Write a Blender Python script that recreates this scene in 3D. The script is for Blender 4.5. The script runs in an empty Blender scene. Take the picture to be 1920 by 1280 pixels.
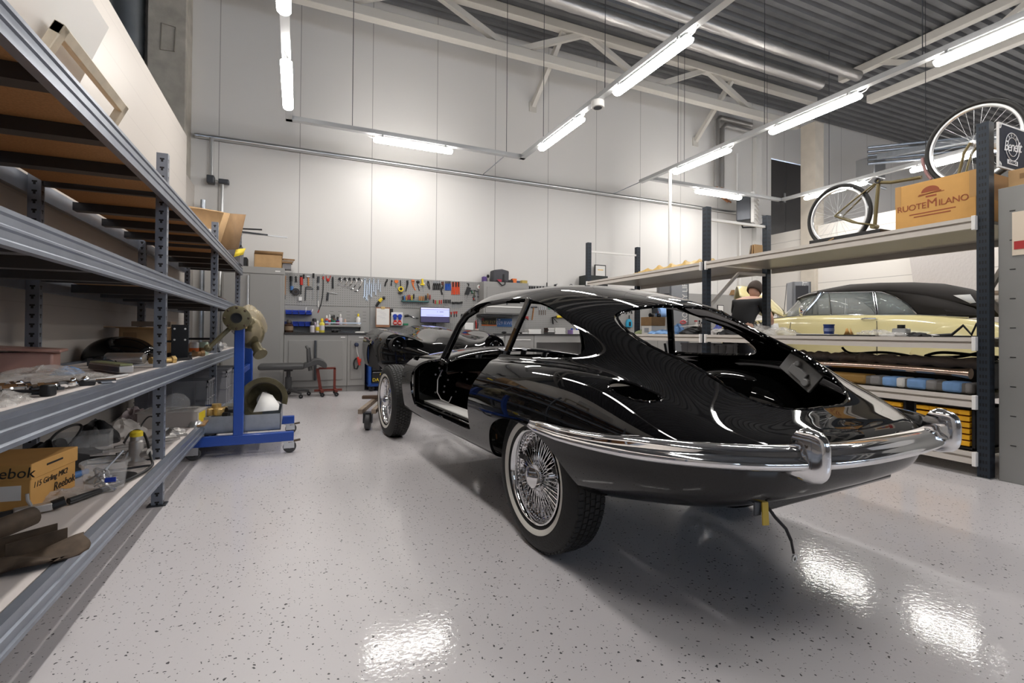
import bpy, bmesh, math, random
import numpy as np
from mathutils import Vector, Matrix
from math import sin, cos, pi, radians

random.seed(7)
SC = bpy.context.scene
COL = SC.collection

# ---------------------------------------------------------------- camera, world, exposure
F_PX = 915.0
cam_d = bpy.data.cameras.new('camera')
cam = bpy.data.objects.new('camera', cam_d)
COL.objects.link(cam)
cam_d.sensor_width = 36.0
cam_d.lens = F_PX * 36.0 / 1920.0
cam_d.shift_y = -(640.0 - 612.0) / 1920.0
cam_d.clip_start = 0.02
cam.matrix_world = (Matrix.Translation((0, 0, 1.0)) @ Matrix.Rotation(radians(-23.7), 4, 'Z')
                    @ Matrix.Rotation(radians(90.63), 4, 'X') @ Matrix.Rotation(radians(.44), 4, 'Z'))
SC.camera = cam
SC.view_settings.view_transform = 'Standard'
SC.view_settings.look = 'None'
SC.view_settings.gamma = 1.0
SC.view_settings.use_curve_mapping = False
SC.view_settings.exposure = 0.0
SC.cycles.use_denoising = True
SC.cycles.max_bounces = 10
SC.cycles.diffuse_bounces = 5
SC.cycles.glossy_bounces = 5
SC.cycles.transmission_bounces = 8
SC.cycles.transparent_max_bounces = 12
SC.cycles.caustics_reflective = False
SC.cycles.caustics_refractive = False
SC.cycles.sample_clamp_indirect = 6.0

world = bpy.data.worlds.new('daylight')
SC.world = world
world.use_nodes = True
_bg = world.node_tree.nodes['Background']
_bg.inputs[0].default_value = (.62, .78, 1.0, 1)
_bg.inputs[1].default_value = 7.0
LAMP = 62.0        # light given off by the strip lamps

# ---------------------------------------------------------------- materials
MATS = {}


def mat(name, col, rough=.5, metal=0.0, coat=0.0, spec=.5, emit=None, estr=0, alpha=1.0, trans=0.0, ior=1.45, noise=0, nscale=8.0, bump=0, bscale=60.0, sheen=0):
    if name in MATS:
        return MATS[name]
    m = bpy.data.materials.new(name)
    m.use_nodes = True
    nt = m.node_tree
    b = nt.nodes['Principled BSDF']
    c = (*col, 1)
    b.inputs['Base Color'].default_value = c
    b.inputs['Roughness'].default_value = rough
    b.inputs['Metallic'].default_value = metal
    b.inputs['Coat Weight'].default_value = coat
    b.inputs['Coat Roughness'].default_value = .02
    b.inputs['Specular IOR Level'].default_value = spec
    b.inputs['IOR'].default_value = ior
    b.inputs['Alpha'].default_value = alpha
    b.inputs['Transmission Weight'].default_value = trans
    if emit:
        b.inputs['Emission Color'].default_value = (*emit, 1)
        b.inputs['Emission Strength'].default_value = estr
    if noise or bump:
        tc = nt.nodes.new('ShaderNodeTexCoord')
    if noise:
        n = nt.nodes.new('ShaderNodeTexNoise')
        n.inputs['Scale'].default_value = nscale
        n.inputs['Detail'].default_value = 5
        nt.links.new(tc.outputs['Object'], n.inputs['Vector'])
        r = nt.nodes.new('ShaderNodeValToRGB')
        r.color_ramp.elements[0].position = .3
        r.color_ramp.elements[1].position = .7
        r.color_ramp.elements[0].color = tuple(max(0, x * (1 - noise)) for x in col) + (1,)
        r.color_ramp.elements[1].color = tuple(min(1, x * (1 + noise)) for x in col) + (1,)
        nt.links.new(n.outputs[0], r.inputs[0])
        nt.links.new(r.outputs[0], b.inputs['Base Color'])
    if bump:
        n2 = nt.nodes.new('ShaderNodeTexNoise')
        n2.inputs['Scale'].default_value = bscale
        n2.inputs['Detail'].default_value = 3
        nt.links.new(tc.outputs['Object'], n2.inputs['Vector'])
        bp = nt.nodes.new('ShaderNodeBump')
        bp.inputs['Strength'].default_value = bump
        bp.inputs['Distance'].default_value = .01
        nt.links.new(n2.outputs[0], bp.inputs['Height'])
        nt.links.new(bp.outputs[0], b.inputs['Normal'])
    MATS[name] = m
    return m


def stripes(m, axis, period, width, dark, obj=True):
    """thin darker joint lines every <period> metres along one axis of the surface"""
    nt = m.node_tree
    b = nt.nodes['Principled BSDF']
    base = tuple(b.inputs['Base Color'].default_value)
    tc = nt.nodes.new('ShaderNodeTexCoord')
    sx = nt.nodes.new('ShaderNodeSeparateXYZ')
    nt.links.new(tc.outputs['Object'], sx.inputs[0])
    md = nt.nodes.new('ShaderNodeMath'); md.operation = 'PINGPONG'
    md.inputs[1].default_value = period / 2
    nt.links.new(sx.outputs['XYZ'.index(axis)], md.inputs[0])
    lt = nt.nodes.new('ShaderNodeMath'); lt.operation = 'LESS_THAN'
    lt.inputs[1].default_value = width / 2
    nt.links.new(md.outputs[0], lt.inputs[0])
    mx = nt.nodes.new('ShaderNodeMix'); mx.data_type = 'RGBA'
    mx.inputs[6].default_value = base
    mx.inputs[7].default_value = (*dark, 1)
    nt.links.new(lt.outputs[0], mx.inputs[0])
    nt.links.new(mx.outputs[2], b.inputs['Base Color'])
    return m


PAINT = mat('black_paint', (.004, .004, .0045), .3, 0, 1.0, spec=0)
PAINT_IN = mat('black_paint_inside', (.003, .003, .003), .3, 0, .6, spec=0)
CHROME = mat('chrome', (.83, .83, .84), .06, 1)
STEEL = mat('galvanised_steel', (.40, .43, .47), .34, .85, noise=.12, nscale=14)
STEEL_L = mat('bright_steel', (.62, .63, .64), .28, .9)
GUN = mat('dark_steel', (.07, .075, .085), .42, .6)
IRON = mat('black_iron', (.018, .018, .02), .5, .2)
RUBBER = mat('tyre_rubber', (.018, .018, .018), .62, 0, bump=.25, bscale=90)
WWALL = mat('whitewall', (.72, .70, .64), .55)
BLKPL = mat('black_plastic', (.016, .016, .017), .45)
DGREY = mat('dark_grey_plastic', (.06, .06, .062), .5)
GREYPL = mat('grey_crate_plastic', (.20, .20, .215), .5)
CARD = mat('cardboard', (.46, .29, .14), .8, noise=.1, nscale=9)
CARD_D = mat('cardboard_dark', (.27, .16, .075), .85, noise=.12, nscale=9)
CARD_Y = mat('printed_carton', (.60, .33, .10), .75, noise=.06, nscale=7)
WHITE = mat('white_plastic', (.78, .77, .75), .45)
PAPER = mat('paper', (.80, .79, .77), .8)
BLUE = mat('stand_blue', (.012, .065, .36), .35, 0, .3)
BLUEP = mat('bin_blue', (.01, .045, .42), .35)
REDP = mat('red_plastic', (.50, .03, .02), .4)
ORANGE = mat('orange_plastic', (.75, .17, .03), .45)
YELLOW = mat('yellow_plastic', (.80, .60, .03), .45)
TOOLY = mat('tool_case_yellow', (.78, .40, .01), .5)
GREEN = mat('green_plastic', (.02, .20, .10), .5)
WOOD = mat('tool_wood', (.34, .16, .06), .6, noise=.2, nscale=20)
PALEWOOD = mat('pale_wood', (.30, .235, .18), .75, noise=.2, nscale=14)
CABG = mat('cabinet_grey', (.30, .295, .285), .42)
CABG2 = mat('cabinet_door_grey', (.275, .27, .262), .42)
LAMINATE = mat('white_shelf_board', (.62, .57, .55), .55)
CHIP = mat('chipboard', (.42, .235, .105), .8, noise=.16, nscale=120)
SHELFW = mat('shelf_enamel', (.56, .52, .475), .38)
POSTB = mat('post_blue_black', (.022, .03, .042), .4, .3)
CLEAR = mat('clear_plastic', (.9, .9, .9), .12, 0, alpha=.16)
FILM = mat('plastic_film', (.85, .83, .80), .14, 0, alpha=.32, bump=.9, bscale=30)
OLIVE = mat('old_casting', (.13, .112, .062), .42, .4, noise=.35, nscale=9)
GOLD = mat('brass_casting', (.62, .42, .16), .35, .6, noise=.25, nscale=12)
ALU = mat('cast_aluminium', (.52, .50, .48), .4, .7, noise=.15, nscale=12)
RUST = mat('rusty_steel', (.07, .048, .032), .75, .2, noise=.45, nscale=16)
GLOVE = mat('blue_cloth', (.22, .40, .72), .8, noise=.15, nscale=12)
SCREWM = mat('zinc_screw', (.6, .6, .6), .3, .9)


# ---------------------------------------------------------------- mesh builder
class MB:
    def __init__(s, M=None):
        s.v = []; s.f = []; s.mi = []; s.M = M or Matrix(); s.m = 0

    def add(s, vs, fs):
        o = len(s.v)
        M = s.M
        s.v += [tuple(M @ Vector(p)) for p in vs]
        s.f += [tuple(i + o for i in f) for f in fs]
        s.mi += [s.m] * len(fs)
        return s

    def box(s, x0, x1, y0, y1, z0, z1):
        return s.add([(x0, y0, z0), (x1, y0, z0), (x1, y1, z0), (x0, y1, z0), (x0, y0, z1), (x1, y0, z1), (x1, y1, z1), (x0, y1, z1)],
                     [(0, 3, 2, 1), (4, 5, 6, 7), (0, 1, 5, 4), (1, 2, 6, 5), (2, 3, 7, 6), (3, 0, 4, 7)])

    def bar(s, p, q, w, h=None, up=(0, 0, 1)):
        """rectangular bar from p to q, width w (sideways), height h (along up)"""
        h = h or w
        p = Vector(p); q = Vector(q); d = (q - p).normalized(); u = Vector(up)
        sd = d.cross(u)
        if sd.length < 1e-4:
            sd = d.cross(Vector((1, 0, 0)))
        sd.normalize(); u = sd.cross(d).normalized()
        vs = []
        for c in (p, q):
            for a, b in ((-1, -1), (1, -1), (1, 1), (-1, 1)):
                vs.append(c + sd * (a * w / 2) + u * (b * h / 2))
        return s.add(vs, [(3, 2, 1, 0), (4, 5, 6, 7), (0, 1, 5, 4), (1, 2, 6, 5), (2, 3, 7, 6), (3, 0, 4, 7)])

    def tube(s, pts, r, n=8, closed=False, caps=True):
        pts = [Vector(p) for p in pts]
        N = len(pts)
        rs = r if isinstance(r, (list, tuple)) else [r] * N
        vs = []; t0 = None; u = None
        for i in range(N):
            a = pts[(i - 1) % N] if (closed or i) else pts[0]
            b = pts[(i + 1) % N] if (closed or i < N - 1) else pts[-1]
            t = (b - a).normalized()
            if u is None:
                u = t.orthogonal().normalized()
            else:
                u = (u - t * u.dot(t))
                u = u.normalized() if u.length > 1e-6 else t.orthogonal().normalized()
            w = t.cross(u)
            for k in range(n):
                an = 2 * pi * k / n
                vs.append(pts[i] + (u * cos(an) + w * sin(an)) * rs[i])
        fs = []
        for i in range(N if closed else N - 1):
            j = (i + 1) % N
            for k in range(n):
                l = (k + 1) % n
                fs.append((i * n + k, i * n + l, j * n + l, j * n + k))
        if caps and not closed:
            fs.append(tuple(range(n - 1, -1, -1)))
            fs.append(tuple((N - 1) * n + k for k in range(n)))
        return s.add(vs, fs)

    def cyl(s, p, q, r, n=16, r2=None):
        return s.tube([p, q], [r, r if r2 is None else r2], n)

    def lathe(s, prof, n=32, origin=(0, 0, 0), axis='z', a0=0, a1=2 * pi):
        """prof: list of (radius, height) turned about an axis through origin"""
        vs = []; fs = []
        full = abs(a1 - a0 - 2 * pi) < 1e-6
        m = n if full else n + 1
        P = len(prof)
        ox, oy, oz = origin
        for k in range(m):
            a = a0 + (a1 - a0) * k / n
            c, sn = cos(a), sin(a)
            for r, h in prof:
                if axis == 'z':
                    vs.append((ox + r * c, oy + r * sn, oz + h))
                elif axis == 'y':
                    vs.append((ox + r * c, oy + h, oz + r * sn))
                else:
                    vs.append((ox + h, oy + r * c, oz + r * sn))
        for k in range(n):
            l = (k + 1) % m
            for i in range(P - 1):
                f = (k * P + i, l * P + i, l * P + i + 1, k * P + i + 1)
                fs.append(f)
        return s.add(vs, fs)

    def prism(s, poly, t0, t1, plane='xz'):
        """extrude a 2-D outline; plane 'xz' extrudes along y, 'xy' along z, 'yz' along x"""
        n = len(poly)

        def P(a, b, t):
            return {'xz': (a, t, b), 'xy': (a, b, t), 'yz': (t, a, b)}[plane]
        vs = [P(a, b, t0) for a, b in poly] + [P(a, b, t1) for a, b in poly]
        fs = [tuple(range(n)), tuple(range(2 * n - 1, n - 1, -1))]
        for i in range(n):
            j = (i + 1) % n
            fs.append((j, i, n + i, n + j))
        return s.add(vs, fs)

    def grid(s, P, cu=False, cv=False):
        P = np.asarray(P); nu, nv = P.shape[:2]
        vs = [tuple(p) for p in P.reshape(-1, 3)]
        fs = []
        for i in range(nu if cu else nu - 1):
            for j in range(nv if cv else nv - 1):
                a, b = (i + 1) % nu, (j + 1) % nv
                fs.append((i * nv + j, a * nv + j, a * nv + b, i * nv + b))
        return s.add(vs, fs)

    def ball(s, c, r, n=16, m=10):
        rx, ry, rz = r if isinstance(r, (tuple, list)) else (r, r, r)
        vs = [(c[0], c[1], c[2] - rz)]
        for i in range(1, m):
            t = -pi / 2 + pi * i / m
            for k in range(n):
                a = 2 * pi * k / n
                vs.append((c[0] + rx * cos(t) * cos(a), c[1] + ry * cos(t) * sin(a), c[2] + rz * sin(t)))
        vs.append((c[0], c[1], c[2] + rz))
        fs = []
        for k in range(n):
            l = (k + 1) % n
            fs.append((0, 1 + l, 1 + k))
            for i in range(m - 2):
                fs.append((1 + i * n + k, 1 + i * n + l, 1 + (i + 1) * n + l, 1 + (i + 1) * n + k))
            fs.append((1 + (m - 2) * n + k, 1 + (m - 2) * n + l, len(vs) - 1))
        return s.add(vs, fs)

    def build(s, name, mats, parent=None, smooth=35, bevel=0, loc=None, rotz=0, fix=True, subsurf=0, solid=0):
        me = bpy.data.meshes.new(name)
        me.from_pydata(s.v, [], s.f)
        if not isinstance(mats, (list, tuple)):
            mats = [mats]
        for m in mats:
            me.materials.append(m)
        if len(mats) > 1:
            me.polygons.foreach_set('material_index', s.mi)
        if fix:
            bm = bmesh.new(); bm.from_mesh(me)
            bmesh.ops.recalc_face_normals(bm, faces=bm.faces[:])
            bm.to_mesh(me); bm.free()
        if smooth:
            me.polygons.foreach_set('use_smooth', [True] * len(me.polygons))
            me.set_sharp_from_angle(angle=radians(smooth))
        me.update()
        o = bpy.data.objects.new(name, me)
        COL.objects.link(o)
        if parent is not None:
            o.parent = parent
        if loc is not None:
            o.location = loc
        o.rotation_euler = (0, 0, rotz)
        if solid:
            md = o.modifiers.new('thick', 'SOLIDIFY'); md.thickness = solid; md.offset = 0
        if subsurf:
            md = o.modifiers.new('smooth', 'SUBSURF'); md.levels = md.render_levels = subsurf
        if bevel:
            md = o.modifiers.new('edge', 'BEVEL'); md.width = bevel; md.segments = 2
            md.limit_method = 'ANGLE'; md.angle_limit = radians(40)
            md.harden_normals = False
        return o


def tag(o, label, cat, group=None):
    o['label'] = label; o['category'] = cat
    if group:
        o['group'] = group
    return o


def thing(name, label, cat, loc=(0, 0, 0), rotz=0, group=None, rot=None):
    o = bpy.data.objects.new(name, None)
    o.empty_display_size = .1
    COL.objects.link(o)
    o.location = loc
    o.rotation_euler = rot if rot else (0, 0, rotz)
    return tag(o, label, cat, group)


def struct(o):
    o['kind'] = 'structure'
    return o


def plabel(o, label):
    o['label'] = label
    return o


def dup(root, loc=None, rotz=None, label=None, group=None):
    def cp(o, par):
        c = o.copy(); COL.objects.link(c)
        if par is not None:
            c.parent = par
        for ch in list(o.children):
            cp(ch, c)
        return c
    r = cp(root, None)
    if loc is not None:
        r.location = loc
    if rotz is not None:
        r.rotation_euler = (0, 0, rotz)
    if label:
        r['label'] = label
    if group:
        r['group'] = group
    return r


def text(s, size, m, parent, name='lettering', M=None, ext=.0006, shear=0, align='CENTER', space=1.0):
    cu = bpy.data.curves.new(name, 'FONT')
    cu.body = s; cu.size = size; cu.extrude = ext; cu.shear = shear
    cu.align_x = align; cu.align_y = 'CENTER'; cu.space_character = space; cu.resolution_u = 3
    t = bpy.data.objects.new(name, cu)
    COL.objects.link(t)
    me = bpy.data.meshes.new_from_object(t)
    bpy.data.objects.remove(t)
    o = bpy.data.objects.new(name, me)
    me.materials.clear(); me.materials.append(m)
    COL.objects.link(o)
    if parent is not None:
        o.parent = parent
    if M is not None:
        o.matrix_local = M
    return o


def face_m(loc, right, up):
    """matrix that lays flat xy artwork on a surface: x -> right, y -> up"""
    r = Vector(right).normalized(); u = Vector(up).normalized(); n = r.cross(u)
    M = Matrix((r, u, n)).transposed().to_4x4()
    M.translation = Vector(loc)
    return M


def nspline(ts, ys, tq):
    """natural cubic spline through (ts, ys); ys may have several columns"""
    ts = np.asarray(ts, float); ys = np.asarray(ys, float); n = len(ts)
    h = np.diff(ts)
    A = np.zeros((n, n)); B = np.zeros((n,) + ys.shape[1:])
    A[0, 0] = A[-1, -1] = 1
    for i in range(1, n - 1):
        A[i, i - 1] = h[i - 1]; A[i, i] = 2 * (h[i - 1] + h[i]); A[i, i + 1] = h[i]
        B[i] = 6 * ((ys[i + 1] - ys[i]) / h[i] - (ys[i] - ys[i - 1]) / h[i - 1])
    M = np.linalg.solve(A, B.reshape(n, -1)).reshape(B.shape)
    tq = np.asarray(tq, float)
    k = np.clip(np.searchsorted(ts, tq) - 1, 0, n - 2)
    sh = (-1,) + (1,) * (ys.ndim - 1)
    hk = h[k].reshape(sh); a = (ts[k + 1] - tq).reshape(sh); b = (tq - ts[k]).reshape(sh)
    return (M[k] * a ** 3 + M[k + 1] * b ** 3) / (6 * hk) + (ys[k] / hk - M[k] * hk / 6) * a + (ys[k + 1] / hk - M[k + 1] * hk / 6) * b


def net_surface(net, nu, nv):
    """smooth surface through a net of points [rows][cols][3]"""
    net = np.asarray(net, float); R, K = net.shape[:2]
    u = nspline(np.arange(R), net, np.linspace(0, R - 1, nu))
    return np.swapaxes(nspline(np.arange(K), np.swapaxes(u, 0, 1), np.linspace(0, K - 1, nv)), 0, 1)


def poly_sd(poly, a, b):
    """signed distance to a closed 2-D outline, negative inside"""
    P = np.asarray(poly, float); Q = np.roll(P, -1, 0)
    a = np.asarray(a, float); b = np.asarray(b, float)
    d = np.full(a.shape, 1e9); ins = np.zeros(a.shape, bool)
    for (x0, y0), (x1, y1) in zip(P, Q):
        dx, dy = x1 - x0, y1 - y0
        t = np.clip(((a - x0) * dx + (b - y0) * dy) / (dx * dx + dy * dy + 1e-12), 0, 1)
        d = np.minimum(d, np.hypot(a - x0 - t * dx, b - y0 - t * dy))
        c = (y0 > b) != (y1 > b)
        xs = x0 + (b - y0) * dx / (dy if abs(dy) > 1e-12 else 1e-12)
        ins ^= c & (a < xs)
    return np.where(ins, -d, d)


def smooth_poly(pts, n=12):
    """closed outline rounded by a Catmull-Rom curve"""
    P = np.asarray(pts, float); N = len(P); out = []
    for i in range(N):
        p0, p1, p2, p3 = P[i - 1], P[i], P[(i + 1) % N], P[(i + 2) % N]
        for k in range(n):
            t = k / n
            out.append(.5 * (2 * p1 + (p2 - p0) * t + (2 * p0 - 5 * p1 + 4 * p2 - p3) * t * t + (3 * p1 - p0 - 3 * p2 + p3) * t ** 3))
    return np.array(out)


def skin(P, keep, t, name, mats, parent, both=True, flip=False):
    """sheet-metal skin: grid P[nu][nv][3], openings cut where keep < 0, thickness t with a rim round every opening.
    both: add the mirrored half about y = 0."""
    nu, nv = P.shape[:2]
    du = np.gradient(P, axis=0); dv = np.gradient(P, axis=1)
    N = np.cross(du, dv); N /= (np.linalg.norm(N, axis=2, keepdims=True) + 1e-12)
    if flip:
        N = -N
    In = P - N * t
    V = []; idx = {}; W = []

    def vert(i, j):
        k = (i, j)
        if k not in idx:
            idx[k] = len(V); V.append(P[i, j]); W.append(In[i, j])
        return idx[k]

    def cut(a, b):
        k = (a, b) if a < b else (b, a)
        if k not in idx:
            a, b = k
            fa, fb = keep[a], keep[b]
            s = fa / (fa - fb)
            idx[k] = len(V)
            V.append(P[a] + (P[b] - P[a]) * s); W.append(In[a] + (In[b] - In[a]) * s)
        return idx[k]
    faces = []
    for i in range(nu - 1):
        for j in range(nv - 1):
            q = [(i, j), (i + 1, j), (i + 1, j + 1), (i, j + 1)]
            if all(keep[c] <= 0 for c in q):
                continue
            f = []
            for a in range(4):
                c, d = q[a], q[(a + 1) % 4]
                if keep[c] > 0:
                    f.append(vert(*c))
                if (keep[c] > 0) != (keep[d] > 0):
                    f.append(cut(c, d))
            if len(f) > 2:
                faces.append(tuple(f))
    n = len(V)
    ed = {}
    for f in faces:
        for a in range(len(f)):
            e = (f[a], f[(a + 1) % len(f)])
            ed[(min(e), max(e))] = ed.get((min(e), max(e)), []) + [e]
    allv = [tuple(v) for v in V] + [tuple(w) for w in W]
    F = list(faces) + [tuple(n + i for i in reversed(f)) for f in faces]
    mi = [0] * len(faces) + [1] * len(faces)
    for k, es in ed.items():
        if len(es) == 1:
            a, b = es[0]
            if both and abs(V[a][1]) < 1e-4 and abs(V[b][1]) < 1e-4:
                continue
            F.append((b, a, n + a, n + b)); mi.append(0)
    mb = MB()
    mb.add(allv, F); mb.mi = mi
    if both:
        m2 = len(allv)
        mb.v += [(x, -y, z) for x, y, z in allv]
        mb.f += [tuple(m2 + i for i in reversed(f)) for f in F]
        mb.mi = mi + mi
    o = mb.build(name, mats, parent, smooth=0, fix=False)
    bm = bmesh.new(); bm.from_mesh(o.data)
    bmesh.ops.remove_doubles(bm, verts=bm.verts[:], dist=.0004)
    bmesh.ops.recalc_face_normals(bm, faces=bm.faces[:])
    bm.to_mesh(o.data); bm.free()
    o.data.polygons.foreach_set('use_smooth', [True] * len(o.data.polygons))
    o.data.set_sharp_from_angle(angle=radians(42))
    return o
# ---------------------------------------------------------------- room
FLOOR = mat('epoxy_floor', (.66, .63, .645), .42)


def floor_nodes():
    nt = FLOOR.node_tree; b = nt.nodes['Principled BSDF']
    b.inputs['Coat Weight'].default_value = .6
    b.inputs['Coat Roughness'].default_value = .075
    tc = nt.nodes.new('ShaderNodeTexCoord')
    prev = None
    base = nt.nodes.new('ShaderNodeTexNoise'); base.inputs['Scale'].default_value = .8; base.inputs['Detail'].default_value = 3
    nt.links.new(tc.outputs['Object'], base.inputs['Vector'])
    rp = nt.nodes.new('ShaderNodeValToRGB')
    rp.color_ramp.elements[0].color = (.635, .605, .62, 1); rp.color_ramp.elements[1].color = (.69, .66, .67, 1)
    nt.links.new(base.outputs[0], rp.inputs[0])
    out = rp.outputs[0]
    # chips of two sizes scattered in the coating
    for sc, prob, rad, col in ((55.0, .16, .25, (.045, .045, .05)), (110.0, .12, .28, (.07, .07, .08)), (34.0, .05, .17, (.03, .03, .035))):
        nz = nt.nodes.new('ShaderNodeTexNoise'); nz.inputs['Scale'].default_value = 60; nz.inputs['Detail'].default_value = 2
        nt.links.new(tc.outputs['Object'], nz.inputs['Vector'])
        ad = nt.nodes.new('ShaderNodeMix'); ad.data_type = 'RGBA'; ad.blend_type = 'LINEAR_LIGHT'; ad.inputs[0].default_value = .010
        nt.links.new(tc.outputs['Object'], ad.inputs[6]); nt.links.new(nz.outputs[1], ad.inputs[7])
        vo = nt.nodes.new('ShaderNodeTexVoronoi'); vo.voronoi_dimensions = '2D'; vo.inputs['Scale'].default_value = sc
        nt.links.new(ad.outputs[2], vo.inputs['Vector'])
        sp = nt.nodes.new('ShaderNodeSeparateColor'); nt.links.new(vo.outputs['Color'], sp.inputs[0])
        l1 = nt.nodes.new('ShaderNodeMath'); l1.operation = 'LESS_THAN'; l1.inputs[1].default_value = prob
        nt.links.new(sp.outputs[0], l1.inputs[0])
        ml = nt.nodes.new('ShaderNodeMath'); ml.operation = 'MULTIPLY'; ml.inputs[1].default_value = rad
        nt.links.new(sp.outputs[1], ml.inputs[0])
        l2 = nt.nodes.new('ShaderNodeMath'); l2.operation = 'LESS_THAN'
        nt.links.new(vo.outputs['Distance'], l2.inputs[0]); nt.links.new(ml.outputs[0], l2.inputs[1])
        an = nt.nodes.new('ShaderNodeMath'); an.operation = 'MULTIPLY'
        nt.links.new(l1.outputs[0], an.inputs[0]); nt.links.new(l2.outputs[0], an.inputs[1])
        mx = nt.nodes.new('ShaderNodeMix'); mx.data_type = 'RGBA'
        nt.links.new(an.outputs[0], mx.inputs[0]); nt.links.new(out, mx.inputs[6]); mx.inputs[7].default_value = (*col, 1)
        out = mx.outputs[2]
    nt.links.new(out, b.inputs['Base Color'])
    n2 = nt.nodes.new('ShaderNodeTexNoise'); n2.inputs['Scale'].default_value = 55; n2.inputs['Detail'].default_value = 2
    nt.links.new(tc.outputs['Object'], n2.inputs['Vector'])
    bp = nt.nodes.new('ShaderNodeBump'); bp.inputs['Strength'].default_value = .12; bp.inputs['Distance'].default_value = .004
    nt.links.new(n2.outputs[0], bp.inputs['Height']); nt.links.new(bp.outputs[0], b.inputs['Normal'])
    nt.links.new(bp.outputs[0], b.inputs['Coat Normal'])


floor_nodes()
YW = 8.95           # back wall
ZC = 6.88           # underside of the roof deck
struct(MB().box(-7, 22, -6, YW + .3, -.2, 0).build('floor', FLOOR))
WALLP = stripes(mat('white_sandwich_panel', (.70, .685, .665), .42), 'X', 1.18, .012, (.36, .35, .34))
WALLH = stripes(mat('white_horizontal_panel', (.72, .69, .65), .45), 'Z', 1.1, .012, (.42, .40, .38))
WALLL = stripes(mat('white_partition_panel', (.50, .465, .43), .42), 'Z', .285, .006, (.43, .40, .37))
PLAINW = mat('white_wall', (.70, .69, .67), .6)
struct(MB().box(-7, 11.31, YW, YW + .25, 0, 7.3).box(12.50, 22, YW, YW + .25, 0, 7.3).box(11.31, 12.50, YW, YW + .25, 5.61, 7.3)
       .box(11.31, 12.50, YW, YW + .25, 0, 3.5).build('wall_back', WALLP))
struct(MB().box(-7.25, -7, -6, YW + .25, 0, 7.3).build('wall_left', PLAINW))
struct(MB().box(22, 22.25, -6, YW + .25, 0, 7.3).build('wall_far_right', PLAINW))
# street front behind the camera: piers and spandrels round three glazed sectional doors
wf = MB()
wf.box(-7, 22, -6.25, -6, 3.2, 7.3)
wins = [(-5.0, -1.0), (1.0, 5.0), (7.0, 11.0), (13.0, 17.0)]
xs = [-7] + [c for w in wins for c in w] + [22]
for a, b in zip(xs[0::2], xs[1::2]):
    wf.box(a, b, -6.25, -6, 0, 3.2)
for a, b in wins:
    wf.box(a, b, -6.25, -6, 0, 1.7)
struct(wf.build('wall_front', mat('grey_cladding', (.16, .16, .165), .6)))
PANE = mat('window_pane', (.9, .95, 1), .02, 0, alpha=.12)
for i, (a, b) in enumerate(wins):
    w = MB()
    for k in range(7):
        x = a + (b - a) * k / 6
        w.box(x - .05, x + .05, -6.2, -6.08, 1.7, 3.2)
    for z in (1.7, 2.45, 3.2):
        w.box(a, b, -6.2, -6.08, z - .06, z + .06)
    wo = struct(w.build('window_%d' % (i + 1), STEEL))
    MB().box(a, b, -6.15, -6.13, 1.7, 3.2).build('pane', PANE, wo)
# low partition on the left, behind the shelving
struct(MB().box(-1.50, -1.36, -6, 7.55, 0, 3.53).build('wall_partition_left', WALLL))
struct(MB().box(-1.62, -1.50, 7.55, YW, 0, 3.24).build('wall_partition_return', WALLL))
# low wall on the right with the bay behind it
struct(MB().box(11.15, 11.3, -6, YW, 0, 3.55).build('wall_right', WALLH))
CONC = mat('concrete', (.40, .375, .33), .8, noise=.16, nscale=5, bump=.15, bscale=30)
struct(MB().box(-2.03, -1.555, 8.50, YW, 0, ZC).build('column_left', CONC, bevel=.012))
CONC2 = mat('pale_concrete', (.55, .50, .43), .8, noise=.08, nscale=4)
struct(MB().box(11.05, 11.36, 7.58, 7.95, 0, 6.0).build('column_right', CONC2, bevel=.012))
# patch of filler on the left column
struct(MB().tube([(-1.87, 8.495, 5.05), (-1.70, 8.495, 5.06), (-1.69, 8.495, 5.42), (-1.86, 8.495, 5.44)], .008, 5, closed=True).build('trim_1', mat('patch_line', (.22, .20, .17), .9)))
# trapezoidal roof deck, ribs run along X
DECK = mat('roof_deck', (.15, .152, .158), .42, .4, noise=.1, nscale=3)
dk = MB()
prof = []
y = -6.0
while y < YW + .2:
    prof += [(y, ZC), (y + .09, ZC), (y + .115, ZC + .065), (y + .17, ZC + .065)]
    y += .20
vs = [(-7.2, a, b) for a, b in prof] + [(22.2, a, b) for a, b in prof]
n = len(prof)
dk.add(vs, [(i, i + 1, n + i + 1, n + i) for i in range(n - 1)])
dk.box(-7.2, 22.2, -6, YW + .2, ZC + .3, ZC + .4)
struct(dk.build('ceiling', DECK, smooth=0))
# doors of the upper store, on the back wall above the low wall
DOORB = mat('anthracite_door', (.045, .042, .042), .5)
d1 = struct(MB().box(11.33, 11.885, YW + .02, YW + .07, 3.5, 5.59).box(11.895, 12.48, YW + .02, YW + .07, 3.5, 5.59).build('door_1', DOORB, bevel=.004))
MB().tube([(11.72, YW - .06, 4.57), (11.84, YW - .06, 4.57), (11.84, YW + .03, 4.57)], .012, 8).box(11.81, 11.87, YW, YW + .025, 4.5, 4.75).build('door_handle', STEEL_L, d1)

# ---- roof trusses
BEAM = mat('beam_white', (.60, .575, .53), .5)


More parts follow.
